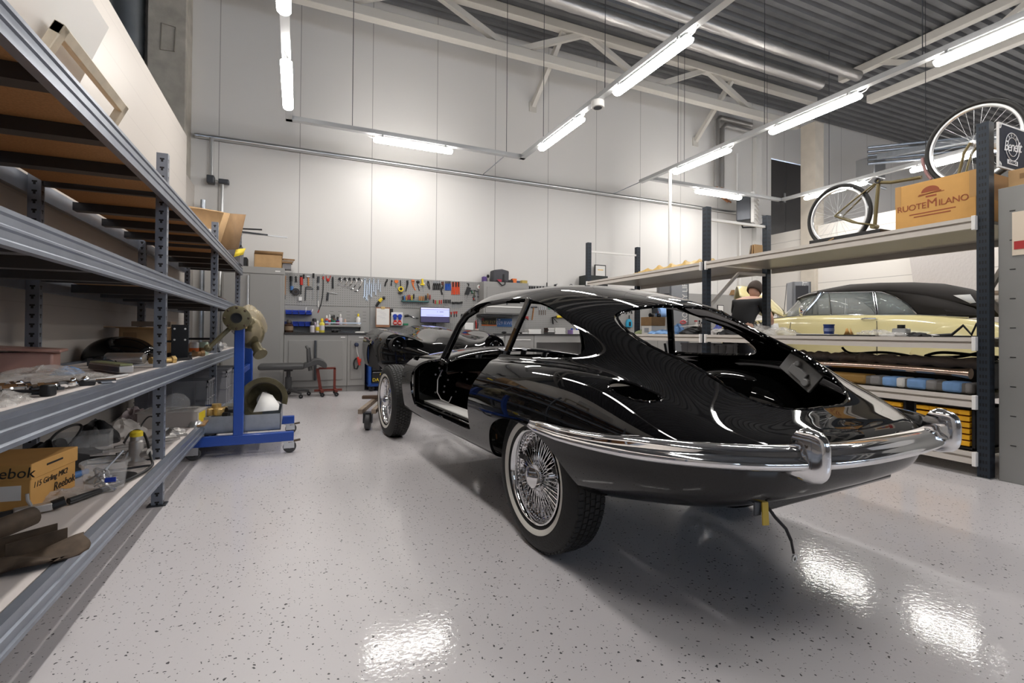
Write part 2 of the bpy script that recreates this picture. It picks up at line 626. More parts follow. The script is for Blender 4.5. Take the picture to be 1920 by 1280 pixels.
def truss(name, lab, along, fixed, a0, a1, zb, zt, step, w=.16, start=0):
    t = thing(name, lab, 'truss')

    def P(a, z):
        return (a, fixed, z) if along == 'x' else (fixed, a, z)
    MB().bar(P(a0, zb), P(a1, zb), w, w).build('bottom_chord', BEAM, t, bevel=.008)
    MB().bar(P(a0 - .6, zt), P(a1 + .6, zt), w, w).build('top_chord', BEAM, t, bevel=.008)
    a = a0 + start; up = True
    while a + step / 2 <= a1 + .01:
        q = (P(a, zb), P(a + step / 2, zt)) if up else (P(a, zt), P(a + step / 2, zb))
        MB().bar(*q, .10, .10).build('diagonal', BEAM, t)
        a += step / 2; up = not up
    return t


_t = truss('roof_truss', 'white lattice roof truss running in front of the back wall', 'x', 8.05, -2.7, 11.1, 6.07, 6.78, 3.1)
truss('roof_truss', 'white lattice roof truss over the low right wall, running towards the back wall', 'y', 11.2, -5.4, 6.5, 6.05, 6.78, 2.6)
for x_ in (4.55, 8.9):
    MB().bar((x_, 8.05, 6.70), (x_ - .2, YW - .01, 5.62), .09, .09).build('knee_brace', BEAM, _t)
    MB().box(x_ - .28, x_ - .12, YW - .03, YW - .001, 5.5, 5.7).build('brace_foot', BEAM, _t)
# foil-wrapped ventilation ducts hung under the deck
FOIL = mat('foil_duct', (.46, .45, .44), .32, .8, bump=.5, bscale=18)
for yy, zz, xa, xb, lab in ((6.95, 6.40, 1.0, 10.3, 'foil wrapped air duct under the roof deck, nearer the back wall'),
                            (6.42, 6.42, 1.0, 10.7, 'foil wrapped air duct under the roof deck, the one farther from the back wall')):
    pts = [(xa + (xb - xa) * k / 60, yy, zz) for k in range(61)]
    rs = [.10 + (.006 if k % 5 == 0 else 0) for k in range(61)]
    tag(MB().tube(pts, rs, 14).build('air_duct', FOIL), lab, 'duct')
# vertical duct beside the left column
dv = MB()
pts = [(-2.28, 8.62, .0 + k * .06) for k in range(115)]
dv.tube(pts, [.19 + (.006 if k % 3 == 0 else 0) for k in range(115)], 20)
tag(dv.build('spiral_duct', mat('spiral_duct', (.30, .33, .36), .35, .8)), 'grey spiral ventilation duct standing beside the concrete column', 'duct')

# ---- light rails
RAIL = mat('cable_rail', (.52, .53, .54), .38, .7)
RZ = 4.05


def rail(p, q, lab):
    m = MB()
    p = Vector(p); q = Vector(q)
    d = (q - p).normalized(); s_ = Vector((-d.y, d.x, 0))
    for k in (-1, 1):
        m.bar(p + s_ * .042 * k, q + s_ * .042 * k, .004, .06)
    m.bar(p + Vector((0, 0, -.03)), q + Vector((0, 0, -.03)), .088, .004)
    o = m.build('light_rail', RAIL, smooth=0)
    return tag(o, lab, 'cable rail', 'galvanised rails that carry the strip lamps')


rail((-.15, -3.0, RZ), (-.15, 7.75, RZ), 'galvanised lamp rail above the aisle beside the left shelving')
rail((-.19, 7.7, RZ), (3.60, 7.7, RZ), 'galvanised lamp rail across the back wall above the tool board')
rail((3.55, -3.0, RZ), (3.55, 7.74, RZ), 'galvanised lamp rail over the black car')
rail((6.30, -3.0, RZ), (6.30, 7.95, RZ), 'galvanised lamp rail over the right rack')
rail((6.35, 7.7, RZ), (10.10, 7.7, RZ), 'galvanised lamp rail across the far corner above the heater')
rail((10.05, -3.0, RZ), (10.05, 7.74, RZ), 'galvanised lamp rail along the far right bay')

LAMPM = mat('lamp_diffuser', (.9, .9, .9), .3, emit=(1.0, .962, .915), estr=LAMP)
lamp_src = None


def strip_lamp(x, y, along, lab):
    global lamp_src
    rz = pi / 2 if along == 'y' else 0
    if lamp_src is None:
        t = thing('strip_lamp', lab, 'lamp', (x, y, 3.94), rz, 'strip lamps under the rails')
        L = .625; P = []
        for u, sc in ((-L, .55), (-L + .006, .8), (-L + .03, 1), (L - .03, 1), (L - .006, .8), (L, .55)):
            P.append([(u, .062 * sc * cos(a), .004 + .042 * sc * sin(a)) for a in np.linspace(pi - .4, 2 * pi + .4, 13)])
        m = MB().grid(P)
        m.f.append(tuple(range(12, -1, -1))); m.f.append(tuple(5 * 13 + k for k in range(13))); m.mi += [0, 0]
        m.build('diffuser', LAMPM, t)
        MB().box(-.60, .60, -.036, .036, .02, .050).build('housing', WHITE, t, bevel=.006)
        for s_ in (-1, 1):
            MB().box(s_ * .5 - .012, s_ * .5 + .012, -.055, .055, .04, .075).build('clip', STEEL_L, t)
        MB().tube([(-.60, 0, .02), (-.68, 0, .03), (-.74, .02, .06)], .006, 6).build('flex', WHITE, t)
        lamp_src = t
        return t
    return dup(lamp_src, (x, y, 3.94), rz, lab)


for y_, lab in ((6.48, 'strip lamp at the far end of the rail over the left aisle'), (4.35, 'strip lamp partly cut by the top edge over the left aisle'),
                (2.2, 'strip lamp overhead over the left aisle, above the photographer'), (.1, 'strip lamp over the left aisle behind the photographer')):
    strip_lamp(-.15, y_, 'y', lab)
strip_lamp(1.66, 7.7, 'x', 'strip lamp on the cross rail above the tool board')
for y_, lab in ((6.36, 'strip lamp over the black car, far one next to the round sensor'), (4.34, 'strip lamp over the black car, second from the back wall'),
                (2.3, 'strip lamp over the black car, above its tail'), (.2, 'strip lamp over the black car rail behind the photographer')):
    strip_lamp(3.55, y_, 'y', lab)
for y_, lab in ((6.36, 'strip lamp over the right rack at the far rail end'), (4.37, 'strip lamp over the right rack, the middle one of its rail'),
                (2.36, 'strip lamp over the right rack at the right picture edge'), (.3, 'strip lamp over the right rack behind the sign')):
    strip_lamp(6.30, y_, 'y', lab)
strip_lamp(8.15, 7.7, 'x', 'strip lamp on the cross rail beside the wall heater')
for y_, lab in ((6.5, 'strip lamp over the far right bay, seen above the small bicycle wheel'), (4.5, 'strip lamp over the far right bay, seen through the large bicycle wheel'),
                (2.5, 'strip lamp over the far right bay, top right behind the bicycle tyre'), (.5, 'strip lamp over the far right bay nearest the street doors')):
    strip_lamp(10.05, y_, 'y', lab)
tag(MB().bar((14.1, -3.0, RZ), (14.1, 7.0, RZ), .088, .06).build('light_rail', RAIL), 'galvanised lamp rail beyond the low right wall', 'cable rail', 'galvanised rails that carry the strip lamps')
for y_, lab in ((6.3, 'strip lamp beyond the low right wall, nearest the back'), (4.1, 'strip lamp beyond the low right wall, above the bicycle tyre'), (1.9, 'strip lamp beyond the low right wall, out of the way behind the sign')):
    strip_lamp(14.1, y_, 'y', lab)
for y_, lab in ((6.6, 'added strip lamp in the outermost bay, nearest the back'), (3.6, 'added strip lamp in the outermost bay, in its middle')):
    strip_lamp(17.4, y_, 'y', lab)  # invented lamp row, added to brighten the upper wall at far right
tag(MB().bar((17.4, -3.0, RZ), (17.4, 7.4, RZ), .088, .06).build('light_rail', RAIL), 'galvanised rail for the added lamps of the outermost bay', 'cable rail', 'galvanised rails that carry the strip lamps')
# thin rods that hang the rails
for k, (x, y) in enumerate(((.72, 7.7), (3.25, 7.7), (3.55, 6.9), (3.55, 5.2), (3.55, 3.2), (6.3, 6.9), (6.3, 5.1), (6.3, 3.1), (7.2, 7.7), (10.05, 6.6), (10.05, 4.9), (10.05, 3.3), (9.6, 7.7), (-.15, 5.4))):
    o = MB().cyl((x, y, RZ), (x, y, ZC), .005, 6).build('hanging_rod', GUN)
    where = {7.7: 'the cross rail', 3.55: 'the rail over the black car', 6.3: 'the rail over the right rack', 10.05: 'the far right rail', -.15: 'the rail over the left aisle'}
    nm = where[7.7] if y == 7.7 else where[x]
    tag(o, 'thin steel rod that hangs %s, %s' % (nm, ['by its left corner', 'by its right corner', 'next to the far lamp', 'beyond the round sensor', 'above the car tail', 'at the far end', 'in the middle', 'near the picture edge', 'by the heater lamp', 'before the black doors', 'above the bicycle frame', 'above the carton', 'before the column', 'between two lamps'][k]), 'rod', 'rods hanging the lamp rails')
# conduit on the back wall and its stays
tag(MB().tube([(-1.5, YW - .05, 4.02), (11.0, YW - .05, 4.02)], .04, 12).build('wall_pipe', STEEL_L), 'galvanised horizontal pipe along the white back wall', 'pipe')
for x0, lab in ((3.25, 'thin stay from the lamp rail corner to the wall pipe'), (6.30, 'thin stay from the right rack rail end to the wall pipe')):
    tag(MB().tube([(x0, 7.75, RZ), (x0, YW - .05, 4.04)], .009, 6).build('stay_rod', STEEL), lab, 'rod')
# drop pipe with valve left of the tall cabinet
vp = thing('drop_pipe', 'vertical galvanised drop pipe with a black valve by the partition end', 'pipe')
MB().tube([(-1.27, 8.86, 4.0), (-1.27, 8.86, 3.35), (-1.12, 8.86, 3.33), (-1.12, 8.86, .3)], .03, 10).build('pipe', STEEL_L, vp)
MB().box(-1.32, -1.22, 8.79, 8.93, 3.28, 3.40).box(-1.16, -1.02, 8.79, 8.9, 3.29, 3.36).build('valve', GUN, vp, bevel=.01)
tag(MB().tube([(-1.36, 8.80, 3.0), (-1.36, 8.80, 0)], .035, 10).build('service_pipe', STEEL), 'plain grey service pipe nearest the partition end', 'pipe')
# white drop pole behind the rack and the conduit by the heater
tag(MB().tube([(6.30, 7.10, 0), (6.30, 7.10, 4.01)], .03, 10).build('drop_pole', WHITE), 'white vertical cable pole hanging from the rail over the right rack', 'pole')
tag(MB().tube([(10.12, 8.88, .5), (10.12, 8.88, 4.0), (10.02, 8.88, 4.25), (10.02, 8.88, 5.5)], .022, 8).build('conduit', WHITE), 'thin pale conduit beside the wall heater', 'pipe')
tag(MB().box(10.62, 10.8, 8.82, YW - .005, 0, 6.0).build('post_cover', PLAINW), 'white boxed riser in the far right corner', 'riser')
# round white sensor on the rail over the car
se = thing('ceiling_sensor', 'round white sensor on the rail over the black car', 'sensor', (3.55, 5.36, 3.93))
MB().cyl((0, 0, 0), (0, 0, .09), .085, 24).build('housing', WHITE, se, bevel=.01)
MB().cyl((0, 0, -.004), (0, 0, .01), .055, 24).build('lens', GUN, se)
# fan heater on the wall with its foil pipes
ht = thing('wall_heater', 'white louvred fan heater on the back wall near the black doors', 'heater', (9.85, 8.35, 3.95), radians(-58))
MB().box(-.27, .05, -.25, .35, -.28, .28).build('housing', GUN, ht, bevel=.02)
MB().box(.05, .12, -.3, .3, -.36, .36).build('front_frame', WHITE, ht, bevel=.01)
lv = MB()
for k in range(6):
    z = -.25 + .1 * k
    lv.bar((.12, -.25, z), (.12, .25, z), .08, .012)
lv.build('louvres', WHITE, ht)
MB().tube([(-.2, 0, -.28), (-.15, -.1, -.42), (.1, -.15, -.45), (.3, 0, -.36)], .02, 8).build('hose', BLKPL, ht)
hp = thing('heating_pipe', 'foil clad heating pipes bending down to the fan heater', 'pipe', (9.2, 8.8, 0))
for k in range(2):
    MB().tube([(.05 + .16 * k, 0, 4.55), (.05 + .16 * k, 0, 6.15 - .16 * k), (.15 + .16 * k, 0, 6.25 - .16 * k), (1.2, 0, 6.25 - .16 * k)], .06, 12).build('insulated_pipe', FOIL, hp)
    MB().tube([(.05 + .16 * k, 0, 4.56), (.1 + .1 * k, 0, 4.35), (.2 + .1 * k, -.2, 4.15)], .02, 8).build('copper_tail', mat('copper', (.45, .2, .1), .35, .8), hp)
# unit heater and ducts hanging far right
uh = thing('unit_heater', 'long grey radiant heater with a fan box hung under the deck', 'heater', (13.0, 7.6, 5.15))
MB().box(-.1, .35, -.25, .2, -.28, .25).build('fan_box', STEEL_L, uh, bevel=.02)
for k in range(5):
    MB().cyl((-.2 , -.15, .45 - .1 * k), (.1 + 3.4, -.15 - 3.3, .5 - .1 * k), .035, 8).build('radiant_tube', STEEL, uh)
MB().tube([(-.3, -.1, -.3), (-.2, -.1, -.4), (.6, -.1, -.45)], .035, 8).build('gas_pipe', STEEL, uh)
tag(MB().bar((12.2, 6.9, 5.1), (15.2, 1.0, 5.2), .12, .1).build('steel_joist', STEEL), 'dark steel bar hung under the deck at right', 'beam')
# ---------------------------------------------------------------- black coupe under restoration
# car frame: x forward from the rear axle, y to the car's left (towards the shelving), z up
car = thing('car', 'glossy black coupe body shell without doors or glass, standing on whitewall wire wheels', 'car', (1.71, 2.084, 0), pi / 2 + .0823)
CARL = 2.734
# rows run from the scuttle to the tail, columns from the roof centre line down to the sill
NET = [
    # 0 centre        1               2               3               4               5               6               7               8               9              10
    [(1.95, 0, .86), (1.95, .26, .855), (1.95, .46, .84), (1.95, .56, .82), (1.95, .64, .80), (1.95, .71, .765), (1.95, .765, .70), (1.95, .78, .59), (1.95, .765, .46), (1.95, .73, .37), (1.95, .62, .35)],
    [(1.60, 0, 1.08), (1.60, .26, 1.05), (1.60, .46, .98), (1.60, .56, .90), (1.60, .64, .815), (1.60, .715, .775), (1.60, .775, .70), (1.60, .79, .59), (1.60, .77, .46), (1.60, .735, .36), (1.60, .62, .345)],
    [(1.25, 0, 1.262), (1.25, 0.28, 1.25), (1.22, 0.507, 1.151), (1.22, 0.577, 0.99), (1.25, 0.645, 0.835), (1.25, 0.715, 0.795), (1.25, 0.78, 0.71), (1.25, 0.8, 0.59), (1.25, 0.775, 0.46), (1.25, 0.74, 0.36), (1.25, 0.62, 0.345)],
    [(0.9, 0, 1.3), (0.9, 0.28, 1.2772), (0.88, 0.507, 1.1924), (0.88, 0.587, 1.03), (0.9, 0.65, 0.86), (0.9, 0.715, 0.82), (0.9, 0.785, 0.72), (0.9, 0.805, 0.59), (0.9, 0.775, 0.46), (0.9, 0.74, 0.36), (0.9, 0.62, 0.345)],
    [(0.5, 0, 1.292), (0.5, 0.28, 1.27), (0.5, 0.507, 1.18), (0.5, 0.597, 1.03), (0.5, 0.655, 0.872), (0.5, 0.72, 0.838), (0.5, 0.795, 0.735), (0.5, 0.815, 0.595), (0.5, 0.785, 0.46), (0.5, 0.74, 0.36), (0.5, 0.62, 0.345)],
    [(0.15, 0, 1.242), (0.15, 0.28, 1.222), (0.15, 0.502, 1.13), (0.15, 0.597, 1), (0.15, 0.655, 0.872), (0.15, 0.728, 0.846), (0.15, 0.808, 0.742), (0.15, 0.83, 0.595), (0.15, 0.8, 0.46), (0.15, 0.74, 0.36), (0.15, 0.62, 0.345)],
    [(-0.18, 0, 1.156), (-0.18, 0.27, 1.1376), (-0.18, 0.476, 1.0582), (-0.18, 0.576, 0.955), (-0.18, 0.65, 0.866), (-0.18, 0.73, 0.846), (-0.18, 0.815, 0.742), (-0.18, 0.838, 0.595), (-0.18, 0.805, 0.46), (-0.18, 0.735, 0.365), (-0.18, 0.62, 0.35)],
    [(-0.45, 0, 1.035), (-0.45, 0.25, 1.021), (-0.45, 0.445, 0.962), (-0.45, 0.55, 0.89), (-0.45, 0.63, 0.842), (-0.45, 0.715, 0.82), (-0.45, 0.8, 0.72), (-0.45, 0.822, 0.59), (-0.45, 0.785, 0.47), (-0.45, 0.71, 0.39), (-0.45, 0.6, 0.37)],
    [(-.66, 0, .915), (-.66, .24, .903), (-.66, .42, .86), (-.66, .52, .82), (-.66, .60, .792), (-.66, .675, .765), (-.66, .755, .69), (-.66, .778, .59), (-.66, .74, .49), (-.66, .66, .42), (-.66, .56, .395)],
    [(-.84, 0, .765), (-.84, .22, .757), (-.84, .38, .74), (-.84, .47, .728), (-.84, .54, .715), (-.84, .605, .695), (-.84, .67, .65), (-.84, .69, .585), (-.84, .655, .50), (-.84, .58, .445), (-.82, .49, .42)],
    [(-.94, 0, .705), (-.94, .19, .70), (-.945, .32, .69), (-.95, .39, .682), (-.955, .44, .674), (-.965, .485, .658), (-.975, .525, .63), (-.98, .54, .585), (-.975, .515, .52), (-.955, .455, .47), (-.91, .385, .445)],
    [(-.985, 0, .681), (-.99, .12, .679), (-.995, .20, .674), (-1.003, .24, .669), (-1.012, .27, .662), (-1.024, .295, .65), (-1.038, .315, .628), (-1.044, .325, .588), (-1.038, .31, .53), (-1.01, .275, .485), (-.95, .23, .46)],
    [(-1.0, 0, .674), (-1.006, 0, .672), (-1.013, 0, .669), (-1.021, 0, .665), (-1.030, 0, .659), (-1.042, 0, .648), (-1.056, 0, .627), (-1.062, 0, .588), (-1.055, 0, .532), (-1.025, 0, .488), (-.965, 0, .463)],
]
S = net_surface(NET, 300, 150)
SX, SY, SZ = S[..., 0], S[..., 1], S[..., 2]
ii = np.arange(S.shape[1])[None, :] / (S.shape[1] - 1) * 10 + 0 * SX   # column coordinate 0..10
# side openings: door and quarter window in one outline
door = smooth_poly([(.46, .876), (.435, .825), (.445, .775), (.48, .73), (.512, .655), (.54, .56), (.565, .48), (.60, .452), (1.0, .447), (1.35, .445), (1.61, .446), (1.66, .47), (1.682, .53), (1.688, .62),
                    (1.675, .70), (1.63, .755), (1.54, .785), (1.40, .80), (1.34, .83), (1.325, .93), (1.30, 1.04), (1.265, 1.115), (1.12, 1.175), (.89, 1.197), (.68, 1.202), (.48, 1.19), (.31, 1.163), (.17, 1.128), (.0, 1.064),
                    (-.13, 1.008), (-.20, .955), (-.218, .92), (-.185, .895), (-.08, .885), (.1, .878), (.3, .876)], 6)
k_door = poly_sd(door, SX, SZ)
k_door = np.where(SY > .25, k_door, 1.0)
# wheel arch
ax = (SX + .045) / .378; az = (SZ - .30) / .307
k_arch = ((np.abs(ax) ** 2.4 + np.abs(az) ** 2.4) ** (1 / 2.4) - 1) * .3
k_arch = np.where(SY > .45, k_arch, 1.0)
# windscreen aperture: everything above the scuttle in front of the header
hdr = 1.33 - .34 * SY ** 2
k_wind = np.where(ii < 4.25, hdr - SX, 1.0)
k_wind = np.where(ii < 4.25, k_wind, np.maximum(hdr - SX, (ii - 4.25) * .07))
# tailgate opening seen from above
hh = [(-.228, .11), (-.226, .21), (-.215, .31), (-.205, .375), (-.222, .425), (-.29, .453), (-.40, .462), (-.52, .448), (-.62, .415), (-.70, .385), (-.79, .340), (-.845, .27), (-.878, .17), (-.888, .08)]
hatch = smooth_poly([(-.23, 0)] + hh + [(-.89, 0)] + [(a, -b) for a, b in reversed(hh)], 6)
k_hatch = np.where(ii < 4.6, poly_sd(hatch, SX, SY), 1.0)
# fuel filler recess on the left wing only is cut below as well (both halves share one skin, so the right one is closed by a lid)
fill = smooth_poly([(-.51, .695), (-.515, .66), (-.545, .637), (-.62, .618), (-.675, .604), (-.70, .612), (-.692, .64), (-.66, .675), (-.60, .703), (-.545, .710)], 6)
k_fill = np.where((ii > 3.5) & (ii < 6.5), poly_sd(fill, SX, SY), 1.0)
base_keep = np.minimum.reduce([k_door, k_arch, k_wind, k_hatch])


def half(P, keep, name, mirror):
    Q = P.copy()
    if mirror:
        Q = Q * np.array([1, -1, 1])
    return skin(Q, keep, .015, name, [PAINT, PAINT_IN], None, both=False, flip=not mirror)


hl = half(S, np.minimum(base_keep, k_fill), 'body_shell', False)
hr = half(S, base_keep, 'body_shell', True)
bm = bmesh.new(); bm.from_mesh(hl.data); bm.from_mesh(hr.data)
# drop the inner/outer wall left on the centre line and weld the halves
kill = [f for f in bm.faces if all(abs(v.co.y) < .0012 for v in f.verts)]
bmesh.ops.delete(bm, geom=kill, context='FACES')
bmesh.ops.remove_doubles(bm, verts=bm.verts[:], dist=.0012)
bmesh.ops.recalc_face_normals(bm, faces=bm.faces[:])
bm.to_mesh(hl.data); bm.free()
bpy.data.objects.remove(hr)
hl.data.polygons.foreach_set('use_smooth', [True] * len(hl.data.polygons))
hl.data.set_sharp_from_angle(angle=radians(40))
hl.parent = car
shell = hl

# windscreen pillars and centre posts
for s_ in (1, -1):
    MB().tube([(1.42, .635 * s_, .765), (1.36, .595 * s_, .90), (1.325, .54 * s_, 1.04), (1.29, .50 * s_, 1.115), (1.20, .465 * s_, 1.16)], [.030, .027, .025, .027, .03], 12).build('windscreen_pillar', PAINT, car)
    p = MB()
    p.bar((.442, .64 * s_, .84), (.358, .525 * s_, 1.185), .024, .045, up=(1, 0, 0))
    p.build('centre_post', PAINT, car, bevel=.006)
# header rail over the windscreen
MB().tube([(1.20, .475, 1.155), (1.265, .36, 1.205), (1.30, .18, 1.235), (1.31, 0, 1.242), (1.30, -.18, 1.235), (1.265, -.36, 1.205), (1.20, -.475, 1.155)], .022, 10).build('windscreen_header', PAINT, car)
# scuttle top between the pillars, with its front edge
scp = []
for x, z0 in ((1.95, .86), (1.85, .868), (1.72, .872), (1.60, .868), (1.50, .85)):
    scp.append([(x - .25 * (abs(y_) / .66) ** 2 * (1.95 - x) / .45, y_, z0 - .07 * (y_ / .66) ** 2) for y_ in np.linspace(-.67, .67, 25)])
MB().grid(scp).build('scuttle', PAINT, car, solid=.012)
# bulkhead, floor, tunnel, rear floor and inner sills
inn = MB()
inn.box(1.86, 1.90, -.70, .70, .36, .80)
inn.box(-.30, 1.88, -.68, .68, .375, .40)
inn.build('cabin_floor', PAINT_IN, car)
MB().box(.35, 1.86, -.13, .13, .40, .60).build('transmission_tunnel', PAINT_IN, car, bevel=.04)
MB().box(-.95, .05, -.60, .60, .585, .605).box(.03, .05, -.66, .66, .38, .72).build('luggage_floor', PAINT_IN, car, bevel=.006)
for s_ in (1, -1):
    w = MB()
    P = [[(-.05 + .41 * cos(t) * cos(a), .59 * s_ + .185 * cos(t) * sin(a), .60 + .195 * sin(t)) for a in np.linspace(0, 2 * pi, 33)[:-1]] for t in np.linspace(0, pi / 2 - .01, 12)]
    w.grid(P, cv=True)
    w.build('wheel_housing', PAINT_IN, car)
# white masked sill plates
for s_ in (1, -1):
    MB().box(.74, 1.74, s_ * .60 - .06, s_ * .60 + .06, .455, .462).build('sill_plate', mat('masking_white', (.72, .71, .69), .6), car)
    MB().box(.72, 1.80, s_ * .64 - .075, s_ * .64 + .075, .37, .453).build('inner_sill', PAINT_IN, car, bevel=.01)
    # inner door shut panel at the front post
    MB().box(1.74, 1.78, s_ * .62 - .09, s_ * .62 + .09, .42, .76).build('shut_panel', PAINT_IN, car, bevel=.01)
    # front wing closing panel ahead of the post
    MB().bar((1.95, .55 * s_, .56), (3.02, .30 * s_, .50), .05, .05).build('frame_tube', GUN, car, bevel=.006)
    MB().bar((1.95, .50 * s_, .76), (3.02, .30 * s_, .62), .045, .045).build('frame_tube', GUN, car, bevel=.006)
    MB().bar((3.02, .30 * s_, .48), (3.02, .30 * s_, .66), .045, .045).build('frame_upright', GUN, car, bevel=.006)
    MB().bar((1.95, .70 * s_, .43), (2.55, .40 * s_, .45), .09, .07).build('front_longeron', mat('primer_grey', (.16, .16, .165), .35), car, bevel=.01)
    MB().tube([(2.72, .30 * s_, .42), (2.734, .60 * s_, .34)], .022, 8).tube([(2.70, .32 * s_, .56), (2.734, .58 * s_, .40)], .018, 8).build('suspension_arm', GUN, car)
MB().bar((3.02, -.3, .64), (3.02, .3, .64), .045, .045).bar((3.02, -.3, .5), (3.02, .3, .5), .045, .045).build('front_cross_tube', GUN, car, bevel=.006)
MB().cyl((0, -.62, .336), (0, .62, .336), .035, 12).ball((0, 0, .336), (.13, .16, .14)).build('rear_axle', GUN, car)
# dashboard carcass, steering column, hoses and looms
MB().box(1.42, 1.46, -.60, .60, .70, .80).box(1.35, 1.44, -.2, .2, .62, .70).build('dashboard_frame', PAINT_IN, car, bevel=.01)
for k, (yy, zz) in enumerate(((.50, .80), (.30, .82), (.10, .84), (-.1, .84), (-.3, .82), (-.46, .80))):
    MB().cyl((1.52, yy, zz - .02), (1.50, yy, zz + .022), .024, 12).build('instrument_back', STEEL_L if k % 3 == 1 else GUN, car)
HOSE = mat('heater_hose', (.08, .045, .035), .5)
MB().tube([(1.60, .52, .69), (1.50, .44, .72), (1.46, .32, .70), (1.50, .27, .60), (1.58, .34, .56), (1.70, .40, .58)], .022, 10).build('heater_hose', HOSE, car)
MB().tube([(1.52, .10, .72), (1.45, .12, .66), (1.47, .16, .56), (1.6, .18, .52)], .02, 10).build('heater_hose', HOSE, car)
WIRE = mat('grey_wire', (.55, .53, .53), .5)
MB().tube([(1.56, .58, .71), (1.52, .63, .64), (1.50, .64, .55), (1.47, .62, .50), (1.42, .58, .48), (1.44, .55, .52)], .004, 6).build('hanging_wire', WIRE, car)
MB().tube([(1.44, .05, .78), (1.38, .10, .70), (1.42, .18, .66), (1.40, .2, .58)], .006, 6).build('hanging_wire', mat('orange_wire', (.5, .2, .06), .5), car)
MB().tube([(.47, -.60, .93), (.44, -.60, .80), (.47, -.55, .70), (.30, -.5, .64)], .008, 6).build('wiring_loom', IRON, car)
for k in range(16):
    yy = [.57, .53, .57, .50, .54, .40, .30, .22, .45, .35, .25, .15, .56, .42, .1, .5][k]
    zz = [.66, .65, .52, .52, .71, .68, .66, .70, .55, .50, .60, .55, .60, .60, .72, .46][k]
    MB().ball((1.855 if k > 4 else 1.735, yy, zz), .008, 8, 6).build('panel_screw', SCREWM, car)
# latch plate inside the right rear quarter
lt = MB(Matrix.Translation((-.50, -.515, .82)) @ Matrix.Rotation(radians(-38), 4, 'Y'))
lt.box(-.10, .09, -.01, .01, -.055, .055).box(-.05, .04, .01, .03, -.03, .02)
lt.cyl((.02, .01, .03), (.02, .035, .03), .014, 10).cyl((-.06, .01, -.02), (-.06, .03, -.02), .02, 10)
plabel(lt.build('catch_plate', mat('zinc_plate', (.42, .42, .42), .4, .2), car, bevel=.004), 'bare metal catch plate')
# tailgate seal channel with its clips along the near edge
hz = []
for a, b in hatch:
    if b >= 0 or True:
        d = (SX - a) ** 2 + (np.abs(SY) - abs(b)) ** 2 + np.where(ii < 4.8, 0, 9)
        i, j = np.unravel_index(np.argmin(d), d.shape)
        hz.append((a * 1.0 + .0, b * .955, SZ[i, j] - .003))
MB().tube(hz, .006, 8, closed=True).build('tailgate_seal', PAINT, car)
for k in range(0, len(hz), 4):
    x, y_, z = hz[k]
    MB().ball((x, y_ * .97, z - .006), .003, 8, 6).build('seal_clip', SCREWM, car)
# filler recess cup with its gutter
fz = []
for a, b in fill:
    d = (SX - a) ** 2 + (SY - b) ** 2 + np.where((ii > 3.5) & (ii < 7), 0, 9)
    i, j = np.unravel_index(np.argmin(d), d.shape)
    fz.append((a, b, SZ[i, j] - .004))
MB().tube(fz, .006, 6, closed=True).build('filler_gutter', PAINT, car)

# ---- bumpers
def plan(y):       # rear edge of the body at bumper height
    a = min(1, abs(y) / .862)
    return -.30 - .815 * (1 - a ** 2.7) ** (1 / 2.2)


def bumper_piece(y0, y1, ext=None):
    ys = np.linspace(y0, y1, 40)
    pts = [(plan(y) if True else 0, y) for y in ys]
    if ext:
        pts = ext + pts
    P = []
    sec = [(-.012, .040), (.010, .039), (.022, .033), (.028, .024), (.030, .016), (.036, .008), (.046, .0), (.05, -.01), (.045, -.021), (.032, -.029), (.012, -.033), (-.012, -.033)]
    for k, (x, y) in enumerate(pts):
        a = pts[max(k - 1, 0)]; b = pts[min(k + 1, len(pts) - 1)]
        t = Vector((b[0] - a[0], b[1] - a[1])).normalized()
        n = Vector((t.y, -t.x))
        if n.dot(Vector((x + .3, y))) < 0:
            n = -n
        f = min(1, (k + 1.5) / 12) if ext else 1.0
        P.append([(x + n.x * o_ * (.35 + .65 * f), y + n.y * o_ * (.35 + .65 * f), .618 + .01 * f + h * (.45 + .55 * f)) for o_, h in sec])
    m = MB().grid(P, cv=True)
    ns = len(sec)
    m.f.append(tuple(range(ns))); m.f.append(tuple((len(P) - 1) * ns + k for k in range(ns))); m.mi += [0, 0]
    return m


for s_ in (1, -1):
    ext = [(x, s_ * y) for x, y in ((-.20, .840), (-.23, .846), (-.26, .850), (-.28, .852))]
    m = bumper_piece(s_ * .856, s_ * .36, ext)
    m.build('rear_bumper', CHROME, car, smooth=50)
bumper_piece(.44, -.44).build('rear_bumper_centre', CHROME, car, smooth=50)
for s_ in (1, -1):
    # over-rider: blade with a rounded face and a flank that tapers forward
    P = []
    xb = plan(.42) - .025
    for z in np.linspace(0, 1, 17):
        e = 1 - abs(2 * z - 1) ** 3.4
        zz = .56 + .165 * z
        depth = .060 * e ** .5 + .004
        wd = .023 * (1 - abs(2 * z - 1) ** 5) ** .5 + .003
        fw = (.072 - .045 * z) * e ** .5 + .004
        P.append([(xb + fw, .42 * s_ + wd * .8, zz)] + [(xb - depth * sin(a) ** .7, .42 * s_ + wd * cos(a), zz) for a in np.linspace(.001, pi - .001, 15)] + [(xb + fw, .42 * s_ - wd * .8, zz)])
    m = MB().grid(P, cv=True)
    m.build('overrider', CHROME, car, smooth=50)
